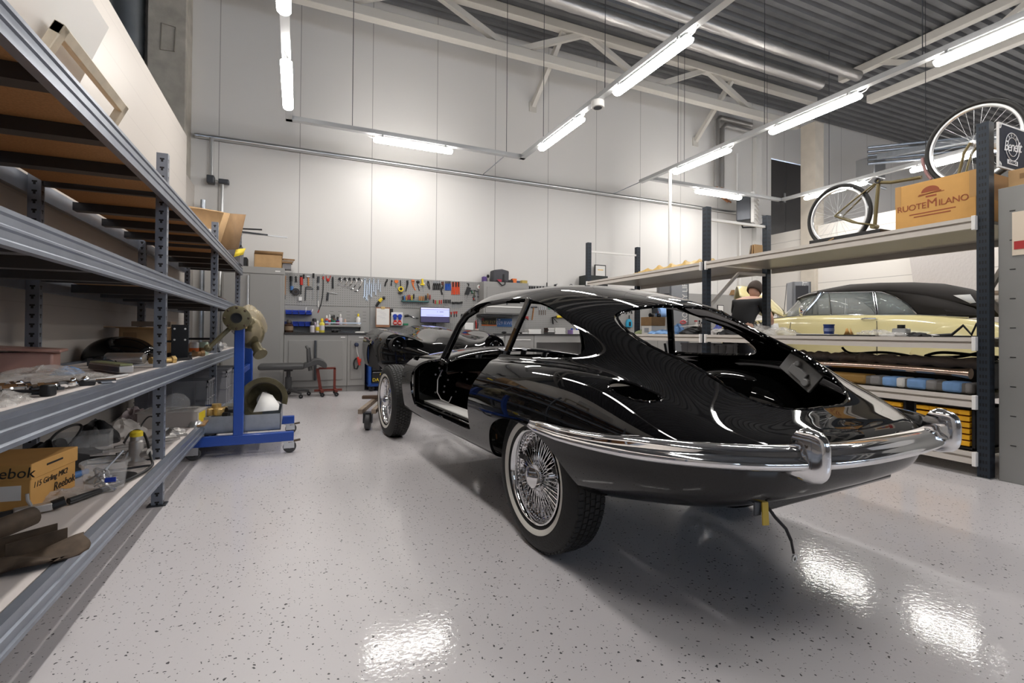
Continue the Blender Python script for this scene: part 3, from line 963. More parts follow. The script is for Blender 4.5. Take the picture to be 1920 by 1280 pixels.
# lower rear panel, bracket, hanging wires with their yellow tag
MB().box(-.93, -.91, -.42, .42, .42, .56).build('rear_valance', PAINT, car, bevel=.01)
MB().bar((-.95, .46, .57), (-.95, .46, .43), .03, .006).build('bumper_bracket', GUN, car)
plabel(MB().tube([(-.94, .42, .47), (-.97, .40, .42), (-.98, .36, .38), (-.985, .34, .34)], .005, 6).tube([(-.985, .34, .34), (-.99, .335, .30)], .004, 6).build('loose_wire', IRON, car), 'loose black wire hanging from the tail')
MB().lathe([(.006, -.002), (.012, -.002), (.012, .002), (.006, .002), (.006, -.002)], 14, (-.992, .335, .285), axis='x').build('ring_terminal', STEEL_L, car)
plabel(MB().bar((-.955, .43, .47), (-.965, .44, .40), .03, .004, up=(1, 0, 0)).build('wire_tag', mat('yellow_tape', (.62, .42, .06), .6), car), 'yellow tape tag on the wires')

# ---- wire wheels
TREAD_BUMP = mat('tyre_tread', (.02, .02, .02), .6)


def wheel_tree(parent):
    """wheel about the local y axis, outer face at +y"""
    R_ = .336
    hub = bpy.data.objects.new('wheel', None); COL.objects.link(hub); hub.parent = parent
    prof = [(.215, -.075), (.24, -.088), (.275, -.095), (.305, -.088), (.322, -.076), (.333, -.06), (.336, -.03), (.336, .03), (.333, .06), (.322, .076), (.305, .088), (.275, .095), (.24, .088), (.215, .075)]
    MB().lathe(prof, 72, axis='y').build('tyre', RUBBER, hub, smooth=60)
    tr = MB()
    for k in range(72):       # tread blocks
        a = 2 * pi * k / 72
        for yy, wd, off in ((-.055, .022, .5), (-.026, .02, 0), (.0, .022, .5), (.026, .02, 0), (.055, .022, .5)):
            aa = a + off * 2 * pi / 72
            rr = R_ - (.003 if abs(yy) > .05 else 0)
            for da, db in ((0.006, .078),):
                vs = []
                for r in (rr - .006, rr + .0055):
                    for y2 in (yy - wd / 2, yy + wd / 2):
                        for an in (aa + da, aa + db):
                            vs.append((r * cos(an), y2, r * sin(an)))
                tr.add(vs, [(0, 1, 3, 2), (4, 6, 7, 5), (0, 4, 5, 1), (2, 3, 7, 6), (0, 2, 6, 4), (1, 5, 7, 3)])
    tr.build('tread', TREAD_BUMP, hub, smooth=0)
    MB().lathe([(.232, .0865), (.238, .0895), (.252, .0935), (.256, .0935), (.256, .0925), (.232, .0855)], 72, axis='y').build('whitewall', WWALL, hub)
    rim = MB()
    rim.lathe([(.212, .078), (.215, .083), (.209, .086), (.203, .08), (.199, .06), (.194, .04), (.178, .03), (.176, -.01), (.178, -.05), (.19, -.06), (.20, -.08), (.214, -.085), (.214, -.075), (.205, -.07), (.183, -.045), (.183, .02), (.20, .04), (.207, .072), (.212, .078)], 72, axis='y')
    rim.build('rim', CHROME, hub, smooth=40)
    sp = MB()
    for k in range(36):
        a = 2 * pi * k / 36
        for ra, ya, rb, yb, tw in ((.034, .062, .196, .038, .42), (.034, .062, .196, .038, -.42), (.045, -.04, .178, -.005, .5), (.045, -.04, .178, -.005, -.5)):
            if ya < 0 and k % 2:
                continue
            sp.tube([(ra * cos(a), ya, ra * sin(a)), (rb * cos(a + tw), yb, rb * sin(a + tw))], .0021, 5, caps=False)
    sp.build('spokes', CHROME, hub, smooth=60)
    nip = MB()
    for k in range(72):
        a = 2 * pi * (k + .5) / 72
        nip.ball((.197 * cos(a), .05, .197 * sin(a)), .0055, 6, 4)
    nip.build('spoke_nipples', CHROME, hub)
    MB().lathe([(.001, -.05), (.05, -.05), (.05, -.04), (.036, -.035), (.036, .055), (.045, .06), (.045, .072), (.03, .078), (.001, .078)], 28, axis='y').build('hub_shell', CHROME, hub)
    MB().lathe([(.052, .068), (.056, .078), (.052, .092), (.03, .106), (.001, .112)], 28, axis='y').build('hub_spinner', CHROME, hub)
    MB().lathe([(.001, -.09), (.13, -.09), (.13, -.075), (.001, -.075)], 28, axis='y').build('brake_disc', GUN, hub)
    return hub


def copy_part(o, par):
    c = o.copy(); COL.objects.link(c); c.parent = par
    for ch in list(o.children):
        copy_part(ch, c)
    return c


w0 = wheel_tree(car)
w0.location = (0, .63, .336)
for x, y_, rz in ((0, -.63, pi), (CARL, .63, 0), (CARL, -.63, pi)):
    w = copy_part(w0, car); w.location = (x, y_, .336); w.rotation_euler = (0, .3 * x + .2 * (y_ < 0), rz)

# ---------------------------------------------------------------- bonnet on its trolley
def bonnet():
    b = thing('car_bonnet', 'black one piece car bonnet with empty headlamp openings, resting on a wooden trolley', 'bonnet', (1.67, 5.32, .565), 0)
    b.rotation_euler = (0, 0, radians(-90 + 2))
    # x forward (nose), y left, z up
    net = []
    SCB = 1.0
    rows = [  # x, centre z, half width, fender height, fender y, bulge, valley drop, bottom z
        (.0, .24, .30, .20, .18, 0, 0, .09),
        (-.07, .285, .44, .255, .30, .00, .0, .04),
        (-.22, .335, .66, .345, .50, .02, .012, -.01),
        (-.48, .385, .795, .40, .61, .045, .03, -.03),
        (-.80, .42, .83, .44, .62, .06, .045, -.03),
        (-1.15, .445, .82, .46, .60, .06, .05, -.03),
        (-1.5, .465, .82, .47, .61, .055, .045, -.03)]
    for x, zc, hw, fz, fy, bu, va, zb in rows:
        net.append([(x, 0, zc + bu), (x, fy * .22, zc + bu * .85), (x, fy * .45, zc + .1 * bu - va * .3), (x, fy * .7, (zc + fz) / 2 - va), (x, fy, fz), (x, (fy + hw) / 2 + .03, fz - .05 * hw / .8),
                    (x, hw * .985, fz - .14 * hw / .8), (x, hw, (fz + zb) / 2 - .02), (x, hw * .97, zb + .05), (x, hw * .90, zb)])
    S_ = net_surface(net, 110, 90)
    X_, Y_, Z_ = S_[..., 0], S_[..., 1], S_[..., 2]
    # headlamp opening, a tear shape raked towards the nose
    tear = smooth_poly([(-.46, .62), (-.45, .70), (-.38, .735), (-.27, .70), (-.17, .585), (-.085, .41), (-.115, .375), (-.24, .44), (-.36, .52), (-.43, .57)], 5)
    kh = np.where(Z_ > .14, poly_sd(tear, X_, Y_), 1)
    ka = ((np.abs((X_ + .88) / .36) ** 2.3 + np.abs((Z_ + .02) / .30) ** 2.3) ** (1 / 2.3) - 1) * .3
    ka = np.where(Y_ > .5, ka, 1)
    o1 = skin(S_, np.minimum(kh, ka), .012, 'panel', [PAINT, PAINT_IN], b, both=True, flip=True)
    for s_ in (1, -1):
        q = MB(Matrix.Translation((-.30, .60 * s_, .265)) @ Matrix.Rotation(radians(-24 * s_), 4, 'Z') @ Matrix.Rotation(radians(90), 4, 'Y'))
        q.lathe([(.001, -.13), (.075, -.11), (.10, -.05), (.105, .0)], 24)
        q.build('lamp_bucket', IRON, b)
        q = MB(Matrix.Translation((-.30, .60 * s_, .245)) @ Matrix.Rotation(radians(-24 * s_), 4, 'Z') @ Matrix.Rotation(radians(90), 4, 'Y'))
        q.lathe([(.07, -.05), (.08, -.04), (.085, -.05), (.08, -.06), (.07, -.05)], 24)
        for k in range(3):
            q.ball((.045 * cos(k * 2.1), .045 * sin(k * 2.1), -.05), .014, 8, 6)
        q.build('lamp_ring', CHROME, b)
    for s_ in (1, -1):
        MB().box(-1.25, -.50, s_ * .775 - .008, s_ * .775 + .008, -.02, .30).build('arch_light_block', IRON, b)  # added black panels, keep the arch openings dark instead of showing light through
    MB().box(-.62, -.60, -.70, .70, .02, .33).build('lamp_light_block', IRON, b)  # added black panel that stops light passing through the headlamp openings
    # intake lip and inner panel of the nose
    MB().tube([(.0, .30 * cos(a), .15 + .085 * sin(a)) for a in np.linspace(0, 2 * pi, 33)[:-1]], .014, 8, closed=True).build('intake_lip', PAINT, b)
    MB().box(-.9, -.2, -.62, .62, -.03, .0).build('under_tray', mat('primer_grey2', (.13, .125, .12), .5), b)
    return b


bonnet()
tr = thing('trolley', 'low wooden trolley with rubber castors carrying the car bonnet', 'trolley', (.66, 5.12, 0), radians(-14))
for k in (0, 1):
    MB().bar((-.06 + .13 * k, -.12, .20), (.02 + .13 * k, 1.2, .20), .045, .045).build('rail', PALEWOOD, tr, bevel=.004)
MB().box(-.14, .5, .62, .70, .225, .26).build('cross_board', mat('dark_wood', (.12, .075, .05), .7), tr, bevel=.004)
MB().box(.10, .15, .35, .41, .225, .58).build('upright', IRON, tr, bevel=.004)
MB().bar((.125, .40, .56), (.40, .62, .27), .03, .03).build('strut', IRON, tr)
for px, py in ((.0, 0), (.12, 1.1)):
    MB().lathe([(.02, -.03), (.075, -.028), (.085, -.018), (.085, .018), (.075, .028), (.02, .03), (.02, -.03)], 24, (px, py, .085), axis='x').build('castor_wheel', DGREY, tr)
    MB().box(px - .045, px - .036, py - .03, py + .05, .07, .175).box(px + .036, px + .045, py - .03, py + .05, .07, .175).box(px - .05, px + .05, py - .04, py + .06, .168, .178).build('castor_fork', GUN, tr)
# ---------------------------------------------------------------- slotted post materials
def slotted(name, base, period, duty, hw, cols=(0.0,), tee=True, dark=(.008, .008, .01)):
    m = base.copy(); m.name = name
    nt = m.node_tree; b = nt.nodes['Principled BSDF']
    L = nt.links.new

    def math_(op, a, c=None):
        n = nt.nodes.new('ShaderNodeMath'); n.operation = op
        for k, v in enumerate((a, c)):
            if v is None:
                continue
            if isinstance(v, (int, float)):
                n.inputs[k].default_value = v
            else:
                L(v, n.inputs[k])
        return n.outputs[0]
    tc = nt.nodes.new('ShaderNodeTexCoord'); s = nt.nodes.new('ShaderNodeSeparateXYZ'); L(tc.outputs['Object'], s.inputs[0])
    s2 = nt.nodes.new('ShaderNodeSeparateXYZ'); L(tc.outputs['Normal'], s2.inputs[0])
    ny = math_('GREATER_THAN', math_('ABSOLUTE', s2.outputs[1]), .5)
    u = math_('ADD', math_('MULTIPLY', s.outputs[0], ny), math_('MULTIPLY', s.outputs[1], math_('SUBTRACT', 1.0, ny)))
    fr = math_('FRACT', math_('DIVIDE', s.outputs[2], period))
    tall = math_('LESS_THAN', fr, duty)
    out = None
    for c in cols:
        d = math_('ABSOLUTE', math_('SUBTRACT', u, c))
        h = math_('MULTIPLY', tall, math_('LESS_THAN', d, hw))
        if tee:
            top = math_('MULTIPLY', math_('LESS_THAN', math_('ABSOLUTE', math_('SUBTRACT', fr, duty - .08)), .09), math_('LESS_THAN', d, hw * 2))
            h = math_('MAXIMUM', h, top)
        out = h if out is None else math_('MAXIMUM', out, h)
    mx = nt.nodes.new('ShaderNodeMix'); mx.data_type = 'RGBA'
    L(out, mx.inputs[0])
    src = b.inputs['Base Color']
    if src.is_linked:
        L(src.links[0].from_socket, mx.inputs[6])
    else:
        mx.inputs[6].default_value = src.default_value
    mx.inputs[7].default_value = (*dark, 1)
    L(mx.outputs[2], b.inputs['Base Color'])
    L(math_('MULTIPLY', math_('SUBTRACT', 1.0, out), b.inputs['Metallic'].default_value), b.inputs['Metallic'])
    return m


RACKS = mat('rack_steel', (.235, .26, .31), .36, .55, noise=.1, nscale=10)
RPOST = slotted('rack_post', RACKS, .05, .42, .0055)
LEV = (.268, .787, 1.295, 1.80)
XF, XR = -.69, -1.30
YP = (-.50, 1.43, 3.36, 5.29, 7.22)
BH = .092


def rack_post(par, x, y, h, sx=1):
    o = MB().box(-.0275, .0275, -.02, .02, 0, h).build('post', RPOST, par, loc=(x, y, .004))
    MB().box(-.045, .045, -.035, .035, -.004, .002).build('foot_plate', GUN, o)
    return o


def beam(par, xa, ya, yb, zt, face):
    """stepped sheet beam along Y, its ribs on the +X side when face is 1"""
    w = .03
    prof = [(0, 0), (w, 0), (w, .012), (w - .006, .018), (w - .006, .038), (w, .043), (w, .049), (w - .006, .054), (w - .006, .074), (w, .080), (w, BH), (0, BH)]
    P = [(xa + face * a, zt - BH + b) for a, b in prof]
    return MB().prism(P, ya, yb, 'xz').build('beam', RACKS, par, smooth=0)


for bi in range(4):
    y0, y1 = YP[bi], YP[bi + 1]
    if bi == 0:
        lab = 'nearest bay of the grey shelving, mostly outside the left edge'
    else:
        lab = ['', 'grey steel shelving bay nearest the camera at the left edge', 'middle bay of the grey steel shelving beside the blue stand', 'far bay of the grey steel shelving next to the tall cabinet'][bi]
    r = thing('shelving_bay', lab, 'shelving', (0, 0, 0), 0, 'bays of the grey shelving')
    ends = (y0, y1) if bi == 0 else (y1,)
    for y in ends:
        rack_post(r, XF - .0285, y, 2.0)
        rack_post(r, XR + .0285, y, 2.0)
        for z in LEV:
            MB().box(XR + .06, XF - .06, y - .014, y + .014, z - .05, z - .004).build('side_beam', GUN, r, bevel=.003)
    for li, z in enumerate(LEV):
        beam(r, XF, y0 + .001, y1 - .001, z, 1)
        beam(r, XR, y0 + .001, y1 - .001, z, -1)
        MB().box(XR + .058, XF - .058 + .05, y0 + .024, y1 - .024, z - .024, z - .004).build('shelf_board', [CHIP, LAMINATE][li < 2] if li != 2 else CHIP, r)
        for k in range(1, 4):
            y = y0 + (y1 - y0) * k / 4
            MB().box(XR + .03, XF - .003, y - .035, y + .035, z - .075, z - .025).build('cross_brace', GUN, r)

# ---------------------------------------------------------------- things on the left shelving
Z1, Z2, Z3, Z4 = LEV[0] - .003, LEV[1] - .003, LEV[2] - .003, LEV[3] - .003


def single(mb, name, m, label, cat, loc=None, rotz=0, group=None, **k):
    return tag(mb.build(name, m, None, loc=loc, rotz=rotz, **k), label, cat, group)


def hexrod(p, q, r):
    return MB().tube([p, q], r, 6)


# --- bottom shelf
# shoe carton with its lid, printed and written on
sb = thing('shoe_carton', 'orange brown shoe carton with handwriting, on the bottom shelf at the left edge', 'box', (-.985, 2.60, Z1), radians(-8))
MB().box(-.36, 0, .0, .31, 0, .135).build('carton', CARD_Y, sb, bevel=.003)
MB().box(-.365, .006, -.006, .316, .12, .185).build('lid', CARD_Y, sb, bevel=.003)
INK = mat('black_ink', (.02, .018, .016), .7)
text('Reebok', .05, INK, sb, 'printed_word', face_m((.0015, .225, .045), (0, 1, 0), (0, 0, 1)), shear=.15)
text('115 Girling MK2', .034, INK, sb, 'handwriting', face_m((.0015, .13, .092), (0, 1, .02), (0, 0, 1)), shear=.25)
text('Reebok', .06, INK, sb, 'printed_word', face_m((-.075, -.0075, .15), (1, 0, 0), (0, 0, 1)), shear=.15)
MB().box(-.12, -.03, -.0015, 0, .04, .10).build('paper_label', PAPER, sb)
MB().box(.006, .0075, .09, .2, .155, .163).build('printed_strip', INK, sb)
# clear tub of screws
tb = thing('screw_tub', 'clear plastic tub full of screws and clips at the front of the bottom shelf', 'tub', (-.80, 2.80, Z1))
MB().lathe([(.001, .002), (.068, .002), (.072, .01), (.085, .118), (.092, .12), (.092, .132), (.086, .132), (.082, .12), (.068, .008), (.001, .006)], 28).build('tub', CLEAR, tb)
random.seed(3)
for k in range(26):
    a, r_, z = random.uniform(0, 6.28), random.uniform(0, .055), random.uniform(.012, .085)
    d = Vector((random.uniform(-1, 1), random.uniform(-1, 1), random.uniform(-.5, .5))).normalized() * .018
    c = Vector((r_ * cos(a), r_ * sin(a), z))
    MB().cyl(c - d, c + d, .004, 6).cyl(c + d, c + d * 1.3, .007, 6).build('screw', STEEL_L if k % 4 else GUN, tb)
MB().box(.02, .06, -.075, -.07, .05, .07).build('tape', BLUEP, tb)
MB().cyl((.0, 0, .09), (.05, .06, .16), .005, 8).build('bolt', STEEL, tb)
# master cylinder with yellow cap
mc = thing('brake_cylinder', 'grey cast brake cylinder with a yellow cap standing on the bottom shelf', 'car part', (-.80, 3.27, Z1))
MB().lathe([(.001, 0), (.045, 0), (.047, .012), (.034, .02), (.03, .05), (.034, .06), (.034, .12), (.028, .128), (.028, .15), (.001, .15)], 20).build('body', ALU, mc)
MB().cyl((.02, 0, .05), (.065, -.02, .06), .022, 12).cyl((-.03, 0, .07), (-.045, -.02, .03), .014, 10).build('port', ALU, mc)
MB().lathe([(.001, .15), (.03, .15), (.03, .172), (.022, .18), (.001, .18)], 16).build('cap', YELLOW, mc)
# rusty exhaust scraps
RU = 'rusty brackets heaped at the front of the bottom shelf'
for k, (nm, lab) in enumerate((('rusty_pipe', 'short rusty pipe stub on top of the rusty scrap, bottom shelf'), ('rusty_bracket', 'rusty box shaped bracket lying behind the flat scrap, bottom shelf'),
                               ('rusty_plate', 'flat flaking rusty plate at the front edge of the bottom shelf'), ('rusty_channel', 'rusty channel offcut at the left picture edge, bottom shelf'))):
    if k == 0:
        m = MB().tube([(-.98, 2.02, Z1 + .06), (-.90, 2.13, Z1 + .075), (-.84, 2.24, Z1 + .08)], [.032, .032, .03], 16, caps=False)
        o = m.build(nm, RUST, solid=.004)
    elif k == 1:
        m = MB(Matrix.Translation((-.78, 2.08, Z1)) @ Matrix.Rotation(radians(38), 4, 'Z'))
        m.box(-.075, .075, -.04, -.036, 0, .07).box(-.075, .075, .036, .04, 0, .07).box(-.075, .075, -.04, .04, 0, .004)
        o = m.build(nm, RUST)
    elif k == 2:
        P = [[(-.84 + .20 * u + .02 * sin(5 * v), 1.86 + .14 * u + .10 * v + .02 * sin(7 * u), Z1 + .008 + .02 * sin(3 * u + 2 * v) ** 2 + .012 * v) for v in np.linspace(0, 1, 9)] for u in np.linspace(0, 1, 13)]
        o = MB().grid(P).build(nm, RUST, solid=.012)
    else:
        m = MB(Matrix.Translation((-.92, 1.88, Z1)) @ Matrix.Rotation(radians(20), 4, 'Z'))
        m.box(-.10, .12, -.05, -.044, 0, .09).box(-.10, .12, -.05, .05, 0, .006).box(-.10, .12, .044, .05, 0, .06)
        o = m.build(nm, RUST)
    tag(o, lab, 'scrap metal')
single(MB().lathe([(.010, 0), (.016, 0), (.016, .005), (.010, .005), (.010, 0)], 16), 'rusty_ring', RUST, 'small rusty ring beside the rusty plate on the bottom shelf', 'ring', (-.685, 2.02, Z1))
# hand lever
lv_ = thing('hand_lever', 'aluminium lever tool with black ends in front of the shoe carton', 'tool', (-.955, 2.53, Z1), radians(25))
MB().box(-.05, .06, -.02, .02, .005, .035).build('body', ALU, lv_, bevel=.004)
MB().cyl((-.12, .0, .016), (-.05, 0, .02), .014, 10).build('end', BLKPL, lv_)
MB().cyl((.06, 0, .02), (.10, 0, .03), .02, 10).build('end', BLKPL, lv_)
MB().tube([(0, .0, .035), (-.01, .0, .06), (-.012, 0, .085)], .006, 8).build('eye_bolt', STEEL_L, lv_)
# cables and hoses
HCAB = [('black cable curling along the front edge of the bottom shelf', [(-.87, 2.62, Z1 + .012), (-.80, 2.72, Z1 + .012), (-.735, 2.90, Z1 + .012), (-.70, 3.06, Z1 + .012), (-.705, 3.18, Z1 + .015), (-.73, 3.24, Z1 + .05), (-.80, 3.42, Z1 + .13), (-.90, 3.6, Z1 + .12), (-.98, 3.75, Z1 + .03)], .007),
        ('second black cable lying beside the tub, bottom shelf', [(-.86, 2.60, Z1 + .010), (-.79, 2.74, Z1 + .010), (-.72, 2.95, Z1 + .010), (-.705, 3.10, Z1 + .009), (-.72, 3.15, Z1 + .012), (-.86, 3.12, Z1 + .01), (-.95, 3.2, Z1 + .01)], .006),
        ('black hose loop behind the clear tray on the bottom shelf', [(-1.2, 3.3, Z1 + .06), (-1.25, 3.6, Z1 + .14), (-1.18, 3.72, Z1 + .15), (-1.2, 3.45, Z1 + .02)], .007),
        ('thin dark cable crossing the bags on the bottom shelf', [(-1.0, 4.1, Z1 + .02), (-.95, 4.15, Z1 + .12), (-.85, 4.0, Z1 + .10), (-.80, 3.8, Z1 + .02), (-.95, 3.5, Z1 + .015)], .005)]
for lab, pts, r_ in HCAB:
    P = nspline(range(len(pts)), np.array(pts), np.linspace(0, len(pts) - 1, 50))
    single(MB().tube([tuple(p) for p in P], r_, 8), 'cable', BLKPL, lab, 'cable')
single(MB().cyl((-.87, 2.62, Z1 + .014), (-.77, 2.78, Z1 + .014), .012, 10), 'cable_sleeve', IRON, 'thick black sleeve on the cable at the front of the bottom shelf', 'sleeve')
single(MB().lathe([(.03, 0), (.10, 0), (.10, .005), (.03, .005), (.03, 0)], 32), 'rubber_disc', IRON, 'flat black rubber ring behind the clear tub, bottom shelf', 'ring', (-.83, 3.0, Z1))
single(MB().bar((-1.08, 3.44, Z1 + .012), (-.74, 3.42, Z1 + .012), .02, .02), 'flat_bar', IRON, 'long black bar lying across the bottom shelf near the post', 'bar')
for k, (xa, ya, xb, yb) in enumerate(((-1.05, 3.62, -.74, 3.78), (-1.02, 3.72, -.72, 3.90), (-1.0, 3.84, -.70, 4.02))):
    single(MB().bar((xa, ya, Z1 + .008), (xb, yb, Z1 + .008), .03, .015), 'trim_strip', ALU, ['dull metal strip behind the brake cylinder, bottom shelf', 'dull metal strip passing behind the near post, bottom shelf', 'dull metal strip farthest along the bottom shelf'][k], 'strip')
dr = thing('screwdriver', 'screwdriver with a blue handle lying behind the tub on the bottom shelf', 'screwdriver', (-1.0, 3.02, Z1 + .018), radians(70))
MB().lathe([(.001, 0), (.014, .005), (.016, .05), (.012, .09), (.015, .1), (.001, .105)], 12, axis='x').build('handle', mat('tool_blue', (.06, .17, .42), .4), dr)
MB().cyl((-.12, 0, 0), (0, 0, 0), .004, 8).build('blade', STEEL_L, dr)


def lump(name, c, size, m, lab, cat, seed=0, n=14, rough=.35):
    """crumpled soft heap resting on its lowest point"""
    rnd = np.random.RandomState(seed)
    ph = rnd.uniform(0, 6.28, 12); P = []
    for i in range(n + 1):
        row = []
        t = pi / 2 * (1 - i / n)
        for k in range(28):
            a = 2 * pi * k / 28
            w = 1 + rough * (.4 * sin(3 * a + ph[0]) + .3 * sin(5 * a + ph[1] + 4 * t) + .25 * sin(9 * a + ph[2] - 6 * t) + .2 * sin(13 * a + ph[3] + 9 * t))
            h = 1 + rough * (.5 * sin(4 * a + ph[4] + 5 * t) + .3 * sin(7 * a + ph[5]))
            row.append((c[0] + size[0] * cos(t) * cos(a) * w, c[1] + size[1] * cos(t) * sin(a) * w, c[2] + max(0.001, size[2] * sin(t) * h) if i < n else c[2]))
        P.append(row)
    m_ = MB().grid(P, cv=True)
    return single(m_, name, m, lab, cat, smooth=50)


BAGM = mat('clear_bag', (.8, .76, .72), .15, 0, alpha=.5, bump=.9, bscale=40)
lump('plastic_bag', (-.93, 2.74, Z1), (.10, .06, .03), BAGM, 'crumpled clear bag in front of the shoe carton', 'bag', 1)
lump('parts_bag', (-1.10, 4.15, Z1), (.13, .16, .10), BAGM, 'clear bag of small parts in the middle of the bottom shelf', 'bag', 2)
lump('parts_bag', (-1.13, 4.55, Z1), (.10, .15, .12), mat('striped_bag', (.55, .45, .45), .2, 0, alpha=.75, bump=.9, bscale=30), 'striped bag of parts at the back of the bottom shelf', 'bag', 3)
lump('dark_bag', (-1.14, 3.20, Z1), (.12, .16, .14), IRON, 'black bag behind the blue screwdriver on the bottom shelf', 'bag', 4)
lump('dark_cloth', (-1.17, 3.92, Z1), (.10, .13, .13), IRON, 'black cloth at the back of the bottom shelf behind the tray', 'cloth', 5)
lump('foil_parts', (-.80, 4.02, Z1), (.09, .08, .05), ALU, 'heap of shiny fittings beside the near post, bottom shelf', 'car parts', 6)
MB_ = MB().lathe([(.001, .003), (.09, .003), (.1, .11), (.105, .112), (.095, .006), (.001, .006)], 4)
o = single(MB().box(-.13, .13, -.09, .09, 0, .003).box(-.13, .13, -.093, -.09, 0, .12).box(-.13, .13, .09, .093, 0, .12).box(-.133, -.13, -.093, .093, 0, .12).box(.13, .133, -.093, .093, 0, .12), 'clear_tray', CLEAR, 'clear plastic tray with black clips at the back of the bottom shelf', 'tray', (-1.15, 3.64, Z1), radians(10))
lump('black_clips', (-1.13, 3.62, Z1 + .004), (.08, .05, .03), IRON, 'black clips inside the clear tray on the bottom shelf', 'clips', 7)
lump('ball_joint', (-.70, 4.36, Z1), (.05, .05, .05), STEEL_L, 'round steel ball joint near the front of the bottom shelf, middle bay', 'car part', 8, rough=.05)
single(MB().bar((-.66, 4.30, Z1 + .012), (-.66, 4.52, Z1 + .02), .05, .012), 'brown_card', CARD_D, 'small brown card at the front of the bottom shelf, middle bay', 'card')
# carton with clear top and yellow label, and a clear bowl over it
wc = thing('white_carton', 'pale carton with a yellow label on the bottom shelf behind the post', 'box', (-.86, 4.48, Z1), radians(-6))
MB().box(-.20, .19, -.12, .16, 0, .115).build('carton', mat('grey_card', (.42, .38, .35), .7), wc, bevel=.003)
MB().box(.19, .192, -.10, .06, .02, .1).build('yellow_label', YELLOW, wc)
MB().box(-.21, .2, -.13, .17, .115, .122).build('lid', FILM, wc)
single(MB().lathe([(.085, 0), (.095, .03), (.085, .07), (.05, .105), (.001, .118)], 24), 'clear_dome', CLEAR, 'clear plastic dome lying on the pale carton', 'cover', (-.86, 4.53, Z1 + .123))
single(MB().box(-.14, .14, -.008, .008, 0, .012), 'chrome_strip', CHROME, 'bright metal strip resting on the pale carton', 'strip', (-.75, 4.50, Z1 + .123), radians(30))


def crate(par_label, x, y, z, lx, ly, h, rz=0, grp='grey stacking crates'):
    c = thing('stacking_crate', par_label, 'crate', (x, y, z), rz, grp)
    m = MB()
    a, b = lx / 2, ly / 2
    t = .005
    m.box(-a + .01, a - .01, -b + .01, b - .01, 0, .006)
    for s_ in (-1, 1):
        m.box(-a + .01, a - .01, s_ * (b - .01) - t / 2, s_ * (b - .01) + t / 2, 0, h)
        m.box(s_ * (a - .01) - t / 2, s_ * (a - .01) + t / 2, -b + .01, b - .01, 0, h)
    m.build('body', GREYPL, c)
    r_ = MB()
    for z0, z1, e in ((h - .018, h, .0), (h - .055, h - .047, .004)):
        for s_ in (-1, 1):
            r_.box(-a + e, a - e, s_ * b - .012 * (s_ > 0) - e * s_, s_ * b + .012 * (s_ < 0) - e * s_, z0, z1)
            r_.box(s_ * a - .012 * (s_ > 0) - e * s_, s_ * a + .012 * (s_ < 0) - e * s_, -b + e, b - e, z0, z1)
    r_.build('rim', GREYPL, c)
    q = MB()
    for s_ in (-1, 1):
        for f in (-.62, 0, .62):
            q.box(f * a - .006, f * a + .006, s_ * (b - .005) - .005, s_ * (b - .005) + .005, .0, h - .02)
            q.box(s_ * (a - .005) - .005, s_ * (a - .005) + .005, f * b - .006, f * b + .006, .0, h - .02)
        q.box(-a + .006, a - .006, s_ * (b - .006) - .004, s_ * (b - .006) + .004, h * .45, h * .45 + .008)
        q.box(s_ * (a - .006) - .004, s_ * (a - .006) + .004, -b + .006, b - .006, h * .45, h * .45 + .008)
    q.build('ribs', GREYPL, c)
    return c


crate('large grey crate on the bottom shelf just behind the near post', -.95, 5.02, Z1, .52, .38, .30, 0)
crate('grey crate on the bottom shelf next to the blue stand', -.92, 5.80, Z1, .56, .38, .32, 0)
crate('grey crate far back on the bottom shelf, far bay', -.92, 6.35, Z1, .56, .38, .32, 0)

# --- middle shelf
fc = thing('food_container', 'faded pink plastic container with its lid ajar, at the back of the middle shelf', 'container', (-1.22, 3.16, Z2), radians(12))
PINKP = mat('pink_translucent', (.42, .24, .20), .35)
MB().box(-.16, .11, -.10, .12, 0, .10).build('tub', PINKP, fc, bevel=.012)
MB(Matrix.Rotation(radians(4), 4, 'Y')).box(-.175, .13, -.115, .135, .105, .12).build('lid', PINKP, fc, bevel=.005)
single(MB().add([(-1.20, 3.07, Z2 + .002), (-1.10, 3.10, Z2 + .002), (-1.11, 3.16, Z2 + .085), (-1.13, 3.18, Z2 + .09)], [(0, 1, 2, 3)]), 'blue_cloth', GLOVE, 'pale blue cloth leaning on the pink container', 'cloth', solid=.006)
lump('blue_rag', (-1.0, 2.98, Z2), (.05, .07, .03), GLOVE, 'crumpled blue rag lying alone on the middle shelf', 'rag', 11)
lump('film_roll', (-.98, 2.68, Z2), (.15, .20, .05), FILM, 'long crumpled clear film on the middle shelf', 'film', 12)
lump('film_scrap', (-.80, 2.58, Z2), (.07, .14, .025), FILM, 'thin clear film near the front of the middle shelf', 'film', 13)
lump('film_scrap', (-.77, 1.86, Z2), (.05, .12, .03), FILM, 'clear film with yellow print at the left picture edge, middle shelf', 'film', 14)
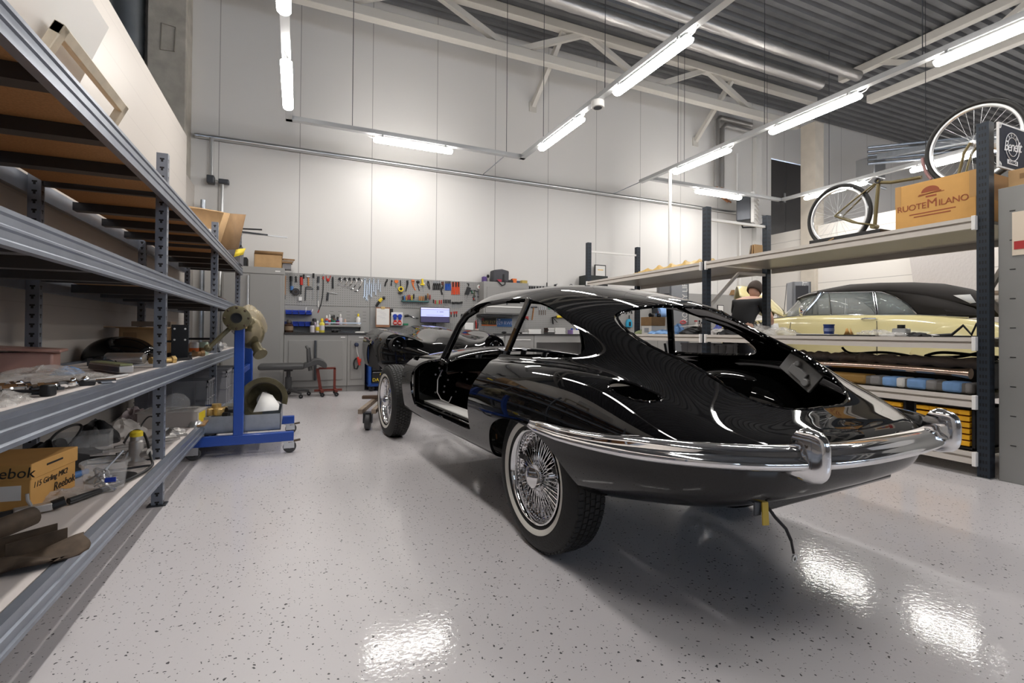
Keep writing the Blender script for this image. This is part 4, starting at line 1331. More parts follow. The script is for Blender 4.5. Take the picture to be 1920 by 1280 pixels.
# black curved guard
gd = thing('mudguard', 'glossy black curved guard lying on the middle shelf in front of the cardboard box', 'car part', (-1.12, 4.20, Z2))
P = []
for u in np.linspace(0, 1, 25):
    w = .5 * (1 - (2 * u - 1) ** 4) ** .5 + .02
    P.append([(-.21 + .42 * u, .12 * sin(a) * w * 2 - .02, .004 + .15 * w * 2 * max(0, cos(a)) ** .8 * (.75 + .25 * sin(pi * u))) for a in np.linspace(-pi / 2, pi / 2, 15)])
MB().grid(P).build('guard', PAINT, gd, solid=.006)
MB().tube([(.18, 0, .06), (.23, -.02, .10), (.26, -.03, .13), (.30, -.03, .13)], .008, 8).build('stay', IRON, gd)
bx = thing('open_box', 'open brown cardboard box at the back of the middle shelf, flaps spread', 'box', (-1.10, 4.80, Z2), radians(4))
m = MB()
m.box(-.17, .16, -.13, .13, 0, .006)
for a in (-.17, .154):
    m.box(a, a + .006, -.13, .13, 0, .23)
for b in (-.13, .124):
    m.box(-.17, .16, b, b + .006, 0, .23)
m.build('carton', CARD, bx)
for q in ([(-.17, -.13, .23), (.16, -.13, .23), (.16, -.24, .225), (-.17, -.24, .225)], [(.16, -.13, .23), (.16, .13, .23), (.24, .13, .20), (.24, -.13, .20)], [(-.17, -.13, .23), (-.17, .13, .23), (-.35, .10, .235), (-.35, -.1, .235)]):
    MB().add(q, [(0, 1, 2, 3)]).build('flap', CARD, bx, solid=.005)
MB().box(-.145, -.06, -.1325, -.1305, .09, .19).build('arrow_mark', CARD_D, bx)
MB().box(-.12, .02, -.1325, -.1305, .0, .004).build('tape', CARD_D, bx)
single(MB().box(-.13, .13, -.1, .1, 0, .04), 'flat_box', mat('grey_brown_card', (.34, .27, .21), .8), 'shallow grey brown box laid on top of the open cardboard box', 'box', (-1.08, 4.86, Z2 + .238), 0)
tm = thing('trim_section', 'pale green and silver trim section lying aslant on the middle shelf', 'trim', (-.86, 3.06, Z2 + .004), radians(-57))
MB().box(-.20, .20, -.03, .03, 0, .035).build('section', ALU, tm, bevel=.004)
MB().bar((-.20, 0, .04), (.20, 0, .04), .05, .008).build('green_film', mat('green_film', (.30, .33, .17), .3), tm)
MB().box(-.2, .2, -.032, -.030, .006, .03).build('dark_insert', BLKPL, tm)
single(MB().lathe([(.001, -.10), (.032, -.10), (.036, -.095), (.036, .09), (.030, .10), (.001, .10)], 24, (0, 0, .037), axis='x'), 'filter_can', STEEL_L, 'silver cylindrical can lying beside the black guard', 'can', (-.95, 3.64, Z2), radians(-12))
single(MB().box(-.10, .10, -.035, .035, 0, .006), 'slotted_lever', ALU, 'flat aluminium lever with slots beside the silver can', 'car part', (-.83, 3.56, Z2), radians(20))
for k, (x, y, rz, m_, lab) in enumerate(((-1.05, 3.62, .3, GUN, 'dark pipe fitting left of the silver can, middle shelf'), (-.78, 3.72, .8, GOLD, 'brass fitting in front of the open box, middle shelf'),
                                         (-.93, 4.1, 0, RUST, 'rusty bracket under the black guard, middle shelf'), (-.76, 4.6, .5, CARD_D, 'brown block beside the near post, middle shelf'), (-.80, 4.3, .2, IRON, 'black block behind the near post, middle shelf'))):
    t_ = thing('fitting', lab, 'car part', (x, y, Z2), rz)
    MB().cyl((-.05, 0, .02), (.05, 0, .02), .018, 10).build('body', m_, t_)
    MB().cyl((.05, 0, .02), (.075, 0, .02), .026, 6).build('nut', m_, t_)
    MB().cyl((-.075, 0, .02), (-.05, 0, .02), .024, 6).build('nut', m_, t_)
    MB().cyl((0, 0, .02), (0, 0, .05), .012, 10).build('branch', m_, t_)
for k, (x, y, rz) in enumerate(((-.79, 2.22, .4), (-.755, 2.26, .9), (-.90, 2.24, 0), (-.86, 2.16, .6), (-.92, 2.32, 1.2))):
    lab = ['small chrome pipe fitting nearest the shelf edge', 'small chrome elbow next to the black rod knob', 'chrome fitting at the left picture edge, middle shelf', 'short chrome nipple above the black rod, middle shelf', 'chrome union behind the other fittings, middle shelf'][k]
    t_ = thing('chrome_fitting', lab, 'fitting', (x, y, Z2), rz, 'chrome fittings on the middle shelf')
    MB().tube([(-.035, 0, .014), (.01, 0, .014), (.035, .02, .014)], .009, 8).build('tube', CHROME, t_)
    MB().cyl((-.035, 0, .014), (-.018, 0, .014), .014, 6).build('nut', CHROME, t_)
    MB().cyl((.025, .012, .014), (.037, .022, .014), .014, 6).build('nut', CHROME, t_)
    MB().box(-.05, -.03, -.025, .025, 0, .01).build('tab', GUN, t_)
rd = thing('torque_rod', 'dark rod with a square black knob at the front of the middle shelf', 'rod', (-.86, 2.06, Z2 + .012), radians(-14))
MB().cyl((-.25, 0, 0), (.13, 0, 0), .009, 10).build('rod', GUN, rd)
MB().box(.12, .15, -.018, .018, -.012, .024).build('knob', IRON, rd, bevel=.005)
hk = thing('door_catch', 'black and chrome door catch near the front edge of the middle shelf', 'car part', (-.74, 2.36, Z2), radians(15))
MB().box(-.07, .03, -.02, .02, 0, .018).build('plate', IRON, hk, bevel=.003)
MB().cyl((.03, 0, .012), (.09, .01, .012), .01, 8).ball((.0, 0, .022), .013, 10, 8).ball((-.035, .01, .02), .011, 10, 8).build('pin', CHROME, hk)
for k, (xa, ya, xb, yb, m_, lab) in enumerate(((-.79, 2.42, -.71, 2.75, STEEL_L, 'thin bright rod along the front of the middle shelf'), (-.83, 2.36, -.76, 2.62, GUN, 'thin dark rod beside the bright rod, middle shelf'), (-.88, 2.30, -.80, 2.52, RUST, 'thin brown rod on the clear film, middle shelf'))):
    single(MB().cyl((xa, ya, Z2 + .007), (xb, yb, Z2 + .007), .006, 8), 'thin_rod', m_, lab, 'rod')
ab = thing('angle_bracket', 'black drilled angle bracket standing upright on the middle shelf', 'bracket', (-.79, 4.24, Z2), radians(6))
MB().box(-.05, .055, -.004, .004, 0, .25).build('upright', IRON, ab, bevel=.003)
MB().box(-.05, .055, -.20, .08, 0, .012).build('base', IRON, ab, bevel=.003)
for a in (-.03, .035):
    for b in (.14, .22):
        MB().cyl((a, -.006, b), (a, -.0035, b), .007, 10).build('hole', PAPER, ab)
single(MB().bar((-.78, 3.98, Z2 + .008), (-.70, 4.10, Z2 + .008), .04, .016), 'black_bar', IRON, 'short black bar in front of the angle bracket', 'bar')
for k, (x, y, m_, lab) in enumerate(((-.80, 4.86, WHITE, 'white and orange tube standing behind the angle bracket'), (-.85, 4.72, mat('dusky_pink', (.25, .10, .11), .5), 'dark pink tin beside the near post, middle shelf'), (-.74, 4.92, mat('pale_green', (.4, .5, .4), .5), 'pale green tin behind the white tube, middle shelf'))):
    t_ = thing('tin', lab, 'tin', (x, y, Z2))
    MB().lathe([(.001, 0), (.035, 0), (.035, .10), (.03, .108), (.001, .108)], 18).build('body', m_, t_)
    MB().lathe([(.0352, .03), (.0355, .03), (.0355, .06), (.0352, .06)], 18).build('label', ORANGE if k == 0 else CARD_D, t_)
cc = thing('starter_motor', 'bright metal starter motor lying by the far post, middle shelf', 'car part', (-.77, 5.38, Z2))
MB().lathe([(.001, -.12), (.03, -.12), (.04, -.10), (.042, .06), (.05, .08), (.05, .10), (.02, .12), (.001, .12)], 22, (0, 0, .052), axis='x').build('body', STEEL_L, cc)
MB().cyl((-.05, 0, .10), (.04, 0, .10), .018, 12).build('solenoid', ALU, cc)
hl_ = thing('black_lever', 'black lever lying over the starter motor, middle shelf', 'lever', (-.82, 5.45, Z2 + .128))
MB().bar((-.14, 0, .0), (.12, .0, .0), .03, .02).ball((.12, 0, 0), .018, 10, 8).build('lever', IRON, hl_)
lump('film_heap', (-.86, 6.45, Z2), (.12, .35, .07), FILM, 'heap of clear film at the far end of the middle shelf', 'film', 15)
lump('dark_heap', (-.95, 5.1, Z2), (.12, .10, .08), IRON, 'dark cloth heap behind the starter motor', 'cloth', 16)
# --- third shelf
for k, (x, y, sx, sy, sz) in enumerate(((-.78, 2.92, .06, .2, .04), (-.76, 3.16, .05, .1, .03), (-.76, 3.9, .04, .2, .02), (-.75, 4.9, .04, .3, .025), (-.74, 5.35, .03, .12, .03))):
    lump('wrapped_part', (x, y, Z3), (sx, sy, sz), FILM, ['clear wrapped part near the front of the upper shelf, nearest bay', 'smaller clear wrapped part beside it, just before the near post', 'flat clear wrapping beyond the near post on the upper shelf', 'long clear wrapping on the upper shelf, middle bay', 'white clips on the upper shelf by the second post'][k], 'wrapping', 20 + k)
lump('leather_gloves', (-.80, 6.15, Z3), (.08, .16, .06), mat('dark_leather', (.06, .025, .02), .6), 'dark brown leather gloves on the upper shelf, far bay', 'gloves', 26)
# --- top shelf
pf = thing('window_frame', 'pale wooden window frame lying at the back of the top shelf', 'frame', (-1.13, 3.02, Z4), radians(0))
fm = MB(Matrix.Rotation(radians(-66), 4, 'Y'))
fm.box(0, .52, -.42, -.37, -.02, .02).box(0, .52, .37, .42, -.02, .02).box(0, .05, -.42, .42, -.02, .02).box(.47, .52, -.42, .42, -.02, .02)
fm.build('frame', mat('old_white_paint', (.55, .50, .40), .6, noise=.15), pf, bevel=.004)
pn = MB(Matrix.Rotation(radians(-70), 4, 'Y'))
pn.box(-.0, .78, -.70, .50, -.05, -.035)
tag(pn.build('white_board', WHITE, None, loc=(-1.20, 2.55, Z4)), 'white board leaning on the wall behind the pale window frame', 'board')
cb = thing('cardboard_sheets', 'creased brown cardboard sheets sticking up from the top shelf, middle bay', 'cardboard', (-.98, 5.7, Z4))
for k, pts in enumerate((
        [(-.22, -.5, .0), (.22, .1, .02), (.30, .30, .45), (.08, .05, .42), (-.18, -.35, .34)],
        [(.22, .1, .02), (.36, .5, .10), (.42, .62, .52), (.30, .30, .45)],
        [(-.20, -.35, .30), (.10, .1, .38), (.2, .5, .50), (-.1, .2, .47)])):
    MB().add(pts, [tuple(range(len(pts)))]).build('sheet', CARD if k != 1 else CARD_D, cb, solid=.006)
for k in range(2):
    MB().tube([(.14 - .05 * k, -.40 + .1 * k, .02), (.19 - .05 * k, -.36 + .1 * k, .10), (.24 - .05 * k, -.30 + .1 * k, .17)], .012, 8).build('white_strip', WHITE, cb)
plabel(MB().add([(.33, .42, .0), (.40, .62, .06), (.42, .66, .14), (.34, .5, .1)], [(0, 1, 2, 3)]).build('yellow_tape', YELLOW, cb, solid=.004), 'yellow tape')
single(MB().tube([(-.95, 5.15, Z4), (-.93, 5.1, Z4 + .14), (-.95, 5.08, Z4 + .24)], .012, 8), 'white_wand', WHITE, 'short white wand rising from the top shelf left of the cardboard', 'strip')
crate('grey crate on the top shelf above the tall cabinet', -.84, 6.82, Z4, .42, .30, .22, 0)
crate('second grey crate stacked on the top shelf crate', -.86, 6.90, Z4 + .222, .40, .30, .20, 0)
for k, (z, x1, m_, lab) in enumerate(((.43, -.42, IRON, 'thin dark strip sticking out over the top shelf crates'), (.432, -.36, GUN, 'grey angled strip sticking out over the top shelf crates'), (.43, -.14, STEEL_L, 'long pale strip sticking out furthest over the crates'))):
    y = 6.80 + .07 * k
    single(MB().bar((-.95, y, Z4 + z), (x1, y, Z4 + z + (.02 if k == 0 else -.03)), .02, .016), 'long_strip', m_, lab, 'strip')

# ---------------------------------------------------------------- blue engine stand with its gearbox
st = thing('engine_stand', 'blue steel engine stand on castors holding an old gearbox casing', 'stand', (0, 0, 0))
for y, nm in ((4.40, 'near'), (5.20, 'far')):
    MB().bar((-.80, y, .135), (-.02, y, .135), .06, .075).build('base_beam', BLUE, st, bevel=.006)
    MB().bar((-.42, y, .17), (-.42, y, 1.02), .07, .06, up=(0, 1, 0)).build('upright', BLUE, st, bevel=.006)
MB().bar((-.42, 4.40, .135), (-.42, 5.20, .135), .06, .06).build('tie_bar', BLUE, st, bevel=.006)
MB().bar((-.42, 4.40, .66), (-.42, 5.20, .66), .03, .05).build('cross_brace', BLUE, st, bevel=.004)
for x, y in ((-.74, 4.40), (-.07, 4.40), (-.07, 5.20), (-.74, 5.20)):
    c = MB().lathe([(.02, -.016), (.042, -.016), (.05, -.010), (.05, .010), (.042, .016), (.02, .016), (.02, -.016)], 22, (x + .02, y, .05), axis='y').build('castor_wheel', DGREY, st)
    MB().box(x - .025, x + .055, y - .024, y - .02, .04, .095).box(x - .025, x + .055, y + .02, y + .024, .04, .095).box(x - .04, x + .05, y - .03, y + .03, .09, .1).cyl((x + .02, y - .026, .05), (x + .02, y + .026, .05), .012, 10).build('castor_fork', STEEL_L, st)
    if x > -.1:
        MB().bar((x + .01, y, .088), (x + .10, y, .10), .05, .008).build('castor_brake', RUST, st)
gb = thing('gearbox', 'old axle casing wrapped in clear film on top of the blue stand', 'gearbox', (-.43, 4.42, 1.03))
MB().lathe([(.035, -.16), (.06, -.16), (.095, -.15), (.095, -.12), (.07, -.10), (.062, .05), (.085, .07), (.085, .10), (.062, .12), (.062, .5), (.05, .8), (.001, .8)], 26, (0, 0, .06), axis='y').build('tube', OLIVE, gb)
MB().lathe([(.001, -.145), (.04, -.145), (.04, -.165), (.036, -.165)], 20, (0, 0, .06), axis='y').build('bore', IRON, gb)
for k in range(8):
    a = k * pi / 4
    MB().ball((.08 * cos(a), -.155, .06 + .08 * sin(a)), .009, 8, 6).build('flange_bolt', RUST, gb)
MB().bar((-.02, -.05, .02), (-.19, -.10, -.17), .05, .03).ball((-.19, -.1, -.17), .03, 10, 8).build('arm', OLIVE, gb, bevel=.008)
MB().ball((.06, .30, -.05), (.11, .16, .14), 20, 14).build('final_drive', OLIVE, gb)
MB().cyl((.09, .25, -.13), (.14, .17, -.22), .04, 14).cyl((.14, .17, -.22), (.15, .155, -.235), .055, 14).build('flange', OLIVE, gb)
MB().box(-.03, .06, -.08, .0, -.02, .0).build('clamp', GOLD, gb)
P = []
rnd = np.random.RandomState(5)
for i in range(15):
    t = i / 14
    P.append([(.055 + (.105 + .025 * sin(4 * a + i) + .015 * sin(11 * a + 2 * i)) * cos(a) * sin(pi * (.08 + .86 * t)) ** .6, .20 - .06 + .30 * t - .05, .0 + .02 - .02 * t + (.155 + .02 * sin(5 * a + i)) * sin(a) * sin(pi * (.08 + .86 * t)) ** .6) for a in np.linspace(0, 2 * pi, 41)[:-1]])
WRAP = mat('amber_film', (.72, .60, .38), .12, 0, alpha=.38, bump=1.0, bscale=22)
MB().grid(P, cv=True).build('film_wrap', WRAP, gb, smooth=30)
# tray of parts on the stand's feet
ty = thing('parts_tray', 'grey sheet metal tray of parts on the blue stand base', 'tray', (-.41, 4.78, .176))
m = MB().box(-.29, .29, -.30, .30, 0, .005)
for a, b, c, d in ((-.29, .29, -.30, -.295), (-.29, .29, .295, .30), (-.29, -.285, -.3, .3), (.285, .29, -.3, .3)):
    m.box(a, b, c, d, 0, .135)
m.build('tray', STEEL, ty)
bh = thing('bell_housing', 'old olive bell housing standing in the grey tray', 'gearbox', (-.27, 4.95, .183))
MB().lathe([(.05, .10), (.06, .10), (.085, .05), (.15, .0), (.165, -.06), (.195, -.07), (.195, -.09), (.15, -.085), (.13, .0), (.075, .04), (.05, .06), (.05, .10)], 30, (0, .02, .20), axis='y', a0=-.3, a1=4.6).build('housing', OLIVE, bh)
MB().lathe([(.001, -.09), (.055, -.09), (.06, -.06), (.06, 0), (.001, 0)], 20, (0, .02, .19), axis='y').build('bearing', ALU, bh)
tag(MB().add([(-.33, 4.56, .32), (-.14, 4.54, .33), (-.14, 4.72, .35), (-.20, 4.85, .42), (-.28, 4.86, .45)], [(0, 1, 2, 3, 4)]).build('paper_sheet', PAPER, solid=.002), 'white paper sheet lying in the grey tray', 'paper')
gp = thing('brass_coupling', 'orange brass coupling with rounded lobes on the edge of the tray', 'car part', (-.60, 4.62, .315))
for k in range(4):
    a = k * pi / 2 + .4
    MB().cyl((.05 * cos(a), .05 * sin(a), -.01), (.05 * cos(a), .05 * sin(a), .05), .035, 14).build('lobe', GOLD, gp, bevel=.008)
MB().cyl((0, 0, 0), (0, 0, .08), .035, 16).build('hub', GOLD, gp)
MB().cyl((.06, -.08, .0), (.10, -.10, .0), .022, 12).build('end_cap', IRON, gp)
tag(MB().box(-.075, .06, -.09, .09, 0, .165).build('steel_box', mat('grey_green_paint', (.27, .27, .24), .5), None, bevel=.006, loc=(-.50, 4.90, .182)), 'grey green steel box in the tray behind the brass coupling', 'box')
tag(MB().cyl((-.53, 4.60, .345), (-.48, 4.66, .33), .022, 14).build('rubber_bush', IRON), 'black rubber bush on the tray rim beside the blue upright', 'car part')
tag(MB().lathe([(.02, -.03), (.06, -.03), (.07, -.02), (.07, .02), (.06, .03), (.02, .03), (.02, -.03)], 20, (-.735, 4.62, .245), axis='x').build('black_pulley', IRON), 'black pulley hanging at the left end of the tray', 'pulley')

# ---------------------------------------------------------------- workshop seat and red trestle in front of the cabinets
ch = thing('work_chair', 'black swivel work chair turned over with its seat level, behind the blue stand', 'chair', (-.12, 8.05, 0))
for k in range(5):
    a = 2 * pi * k / 5 + .3
    MB().tube([(0, 0, .11), (.14 * cos(a), .14 * sin(a), .10), (.30 * cos(a), .30 * sin(a), .075)], [.03, .024, .018], 8).build('foot', DGREY, ch)
    MB().lathe([(.008, -.022), (.028, -.022), (.03, -.015), (.03, .015), (.028, .022), (.008, .022)], 14, (.30 * cos(a), .30 * sin(a), .03), axis='y').build('castor', IRON, ch)
MB().cyl((0, 0, .09), (0, 0, .30), .045, 14).cyl((0, 0, .30), (0, 0, .42), .03, 12).build('column', DGREY, ch)
MB().box(-.40, .22, -.22, .22, .42, .50).build('seat', DGREY, ch, bevel=.03)
MB().box(-.06, .06, -.1, .1, .39, .43).build('mechanism', IRON, ch, bevel=.01)
MB().tube([(.30, -.16, .40), (.27, -.16, .55), (.26, -.16, .72), (.24, -.12, .76)], [.03, .024, .02, .02], 8).tube([(.31, -.10, .42), (.30, -.10, .58), (.28, -.12, .74)], .016, 8).build('armrest', DGREY, ch)
MB().prism([(.20, .43), (.21, .50), (.26, .52)] + [(.40 - .13 * cos(a), .47 + .10 * sin(a)) for a in np.linspace(.6, pi + .35, 12)] + [(.48, .44), (.40, .49), (.30, .46)], -.22, .18, 'xz').build('backrest', DGREY, ch, bevel=.01)
rt = thing('red_trestle', 'small dark red steel stand on castors carrying the chair back', 'stand', (.40, 8.02, 0))
REDO = mat('red_oxide', (.16, .032, .022), .5)
MB().bar((-.10, 0, .42), (.14, 0, .42), .04, .03).build('top_bar', REDO, rt)
MB().bar((-.12, 0, .42), (-.07, 0, .09), .045, .04, up=(0, 1, 0)).bar((.13, 0, .42), (.13, 0, .09), .035, .04, up=(0, 1, 0)).build('leg', REDO, rt)
for y in (-.16, .16):
    MB().bar((-.07, 0, .09), (-.07 + .02, y, .08), .04, .03).bar((.13, 0, .09), (.13 + .02, y, .08), .04, .03).build('foot', REDO, rt)
MB().bar((-.16, 0, .085), (.24, 0, .085), .04, .03).build('base', REDO, rt)
for x, y in ((-.05, -.16), (.15, -.16), (-.05, .16), (.15, .16)):
    MB().lathe([(.006, -.014), (.03, -.014), (.032, 0), (.03, .014), (.006, .014)], 14, (x, y, .032), axis='y').build('castor', IRON, rt)
# ---------------------------------------------------------------- long span rack on the right
BPOST = slotted('long_span_post', POSTB, .05, .45, .0045, (-.016, 0, .016), tee=False, dark=(.002, .002, .003))
RX0, RX1 = 4.41, 5.49
RY = (1.81, 4.38, 6.96)
RLEV = (.17, .57, .985, 1.845)


def rail_face(par, x, ya, yb, zt, face):
    prof = [(0, 0), (.03, 0), (.03, .038), (.010, .041), (.010, .052), (.03, .055), (.03, .083), (0, .083)]
    return MB().prism([(x + face * a, zt - .083 + b) for a, b in prof], ya, yb, 'xz').build('shelf_rail', SHELFW, par, smooth=0)


for bi in range(2):
    y0, y1 = RY[bi], RY[bi + 1]
    rk = thing('storage_rack', ['near bay of the blue black long span rack with pale shelf rails', 'far bay of the long span rack, towards the back wall'][bi], 'rack', (0, 0, 0), 0, 'bays of the long span rack')
    for y in ((y0, y1) if bi == 0 else (y1,)):
        for x in (RX0 + .035, RX1 - .035):
            o = MB().box(-.035, .035, -.035, .035, 0, 2.5).build('post', BPOST, rk, loc=(x, y, .002))
            MB().box(-.05, .05, -.04, .04, -.002, .004).build('foot_plate', STEEL_L, o)
        MB().bar((RX0 + .06, y, 2.36), (RX1 - .06, y, 2.36), .025, .03).build('tie_bar', WHITE, rk)
        MB().bar((RX0 + .06, y, 1.30), (RX0 + .55, y, 1.74), .03, .03).bar((RX0 + .55, y, 1.745), (RX1 - .06, y, 1.745), .03, .03).build('diagonal_brace', SHELFW, rk)
        MB().bar((RX0 + .06, y, 1.28), (RX1 - .06, y, .70), .03, .02).build('diagonal_brace', SHELFW, rk)
    for z in RLEV:
        rail_face(rk, RX0 + .005, y0 + .045, y1 - .045, z, -1)
        rail_face(rk, RX1 - .005, y0 + .045, y1 - .045, z, 1)
        MB().box(RX0 + .005, RX1 - .005, y0 + .04, y1 - .04, z - .03, z - .006).build('shelf_panel', mat('shelf_sheet', (.36, .33, .28), .35, .3), rk)
        for y in (y0 + .04, y1 - .04):
            MB().box(RX0 - .032, RX0 + .003, y - .012, y + .012, z - .095, z + .006).build('rail_hook', WHITE, rk, bevel=.003)
# perforated grey cabinet at the rack end, its poster and the sign over it
pc = thing('steel_cabinet', 'tall grey sheet steel cabinet side at the right picture edge', 'cabinet', (0, 0, 0))
PANELG = mat('cabinet_sheet', (.26, .26, .255), .45, .35, noise=.06, nscale=2)
MB().box(4.455, 5.25, .25, 1.745, 0, 2.02).build('body', PANELG, pc, bevel=.003)
for k in range(9):
    MB().box(4.453, 4.456, 1.655, 1.685, .25 + .2 * k, .256 + .2 * k).build('punched_slot', IRON, pc)
po = thing('poster', 'small vintage poster with a red band on the grey cabinet', 'poster', (4.452, 1.45, 1.69))
MB().box(-.004, 0, -.22, .22, -.145, .15).build('sheet', mat('poster_cream', (.72, .62, .50), .6), po)
MB().cyl((-.0045, -.02, .03), (-.0055, -.02, .03), .11, 28).build('roundel', mat('poster_amber', (.35, .13, .03), .6), po)
MB().box(-.0065, -.0055, .02, .07, .03, .07).ball((-.006, .0, .04), (.001, .04, .025), 12, 8).build('blue_motif', mat('poster_blue', (.05, .12, .4), .6), po)
MB().box(-.0062, -.0055, -.09, .05, -.02, .0).build('red_motif', REDP, po)
MB().box(-.0065, -.0045, -.20, .21, -.105, -.05).build('red_band', mat('poster_red', (.42, .03, .03), .6), po)
text('Gi', .06, PAPER, po, 'printed_script', face_m((-.0075, .12, -.078), (0, -1, 0), (0, 0, 1)), shear=.3)
sg = thing('workshop_sign', 'dark blue sign with white border and round logo on the rack end', 'sign', (4.435, 1.745, 2.17))
SIGNB = mat('sign_navy', (.012, .015, .03), .6, spec=.15)
MB().box(0, 1.4, -.012, 0, 0, .315).build('board', WHITE, sg)
MB().prism([(.03, .0), (.03, .0)] and [(.012, .045), (.03, .04), (.04, .028), (.045, .012), (1.388, .012), (1.388, .303), (.045, .303), (.04, .287), (.03, .275), (.012, .27)], -.0135, -.012, 'xz').build('panel', SIGNB, sg)
for z in (.022, .293):
    MB().cyl((.022, -.0165, z), (.022, -.012, z), .008, 12).build('screw', SCREWM, sg)
SW = mat('sign_white', (.82, .82, .84), .5)
rg = MB()
rg.tube([(.185 + .098 * cos(a), -.0145, .165 + .098 * sin(a)) for a in np.linspace(0, 2 * pi, 49)[:-1]], .003, 6, closed=True)
rg.build('logo_ring', SW, sg)
MB().tube([(.185 + .066 * cos(a), -.0145, .165 + .066 * sin(a)) for a in np.linspace(0, 2 * pi, 41)[:-1]], .0025, 6, closed=True).build('logo_ring', SW, sg)
text('Benefit', .105, SW, sg, 'logo_script', face_m((.182, -.016, .165), (1, 0, .08), (-.08, 0, 1)), shear=.35, space=.85)
for k, c in enumerate('AUTO'):
    a = radians(128 - 25.5 * k)
    text(c, .028, SW, sg, 'logo_letter', face_m((.185 + .082 * cos(a), -.016, .165 + .082 * sin(a)), (sin(a), 0, -cos(a)), (cos(a), 0, sin(a))))
MB().box(.112, .258, -.0155, -.0135, .038, .07).build('logo_plate', SW, sg)
text('CLASSICS', .026, SIGNB, sg, 'logo_word', face_m((.185, -.0165, .054), (1, 0, 0), (0, 0, 1)))
text('AS-', .075, SW, sg, 'sign_text', face_m((.37, -.0145, .215), (1, 0, 0), (0, 0, 1)), align='LEFT', space=.9)
text('REST', .055, SW, sg, 'sign_text', face_m((.37, -.0145, .135), (1, 0, 0), (0, 0, 1)), align='LEFT', space=.9)
ct = thing('flat_carton', 'flat brown carton lying on the grey cabinet under the sign', 'box', (4.50, 1.35, 2.022))
MB().box(0, .55, -.30, .36, 0, .12).build('carton', CARD, ct, bevel=.004)
MB().box(-.001, 0, .0, .30, .05, .085).build('tape', CARD_D, ct)
MB().box(-.0015, 0, .2, .26, .03, .09).build('label', mat('label_lilac', (.5, .42, .55), .6), ct)
cu_ = thing('cup_stack', 'stack of white plastic cups on the grey cabinet at the picture edge', 'cups', (4.545, 1.02, 2.022))
for k in range(3):
    MB().lathe([(.036, .03 * k), (.046, .03 * k + .11), (.049, .03 * k + .112), (.049, .03 * k + .12), (.045, .03 * k + .12), (.034, .03 * k + .01)], 24).build('cup', WHITE, cu_)

# ---- top shelf
ZT = RLEV[3] + .001
bc = thing('wheel_carton', 'orange brown printed carton on the top shelf of the rack', 'box', (4.47, 2.14, ZT), 0)
MB().box(0, .5, -.27, .25, 0, .355).build('carton', CARD_Y, bc, bevel=.004)
BRN = mat('print_brown', (.30, .075, .03), .7)
for ya_, yb_, za_ in ((-.271, -.23, .16), (.21, .251, .18)):
    MB().box(-.001, .5, ya_, yb_, za_, .356).build('packing_tape', mat('tape_tan', (.48, .27, .09), .5), bc)


def on_carton(y, z):
    return face_m((-.0015, y, z), (0, -1, 0), (0, 0, 1))


text('RUOTE', .066, BRN, bc, 'printed_name', on_carton(.035, .165), space=.92, align='RIGHT')
text('M', .095, BRN, bc, 'printed_name', on_carton(-.002, .172))
text('ILANO', .066, BRN, bc, 'printed_name', on_carton(-.042, .165), space=.92, align='LEFT')
em = MB()
em.prism([(.06 * cos(a), .045 * max(0, sin(a))) for a in np.linspace(0, pi, 17)], -.0012, 0, 'yz')
plabel(em.build('emblem', BRN, bc, loc=(0, .01, .265), fix=True), 'printed emblem')
MB().bar((-.001, .09, .245), (-.001, -.06, .262), .002, .006).bar((-.001, .085, .255), (-.001, -.08, .252), .002, .004).box(-.0012, 0, -.03, .04, .225, .238).build('emblem_stroke', BRN, bc)
for z, w in ((.105, .15), (.083, .12)):
    MB().box(-.0012, 0, -w, w, z, z + .008).build('small_print', BRN, bc)


def bike_wheel(par, c, r, yaw=0):
    w = bpy.data.objects.new('wheel', None); COL.objects.link(w); w.parent = par; w.location = c; w.rotation_euler = (0, 0, yaw)
    prof = [(r - .036 + .018 * cos(a), .018 * sin(a)) for a in np.linspace(0, 2 * pi, 13)]
    MB().lathe([(p + .018, h) for p, h in prof], 64, axis='x').build('tyre', RUBBER, w)
    q = r - .040
    MB().lathe([(q, -.011), (q, .011), (q - .016, .011), (q - .022, .006), (q - .022, -.006), (q - .016, -.011), (q, -.011)], 64, axis='x').build('rim', STEEL_L, w)
    sp = MB()
    for k in range(32):
        a = 2 * pi * k / 32; s_ = 1 if k % 2 else -1; tw = .5 * (1 if k % 4 < 2 else -1)
        sp.tube([(.028 * s_, .022 * cos(a + tw), .022 * sin(a + tw)), (0, (q - .02) * cos(a), (q - .02) * sin(a))], .0011, 4, caps=False)
    sp.build('spokes', STEEL_L, w)
    MB().lathe([(.001, -.05), (.008, -.05), (.008, -.034), (.024, -.03), (.024, -.026), (.012, -.02), (.012, .02), (.024, .026), (.024, .03), (.008, .034), (.008, .05), (.001, .05)], 18, axis='x').build('hub', STEEL_L, w)
    return w


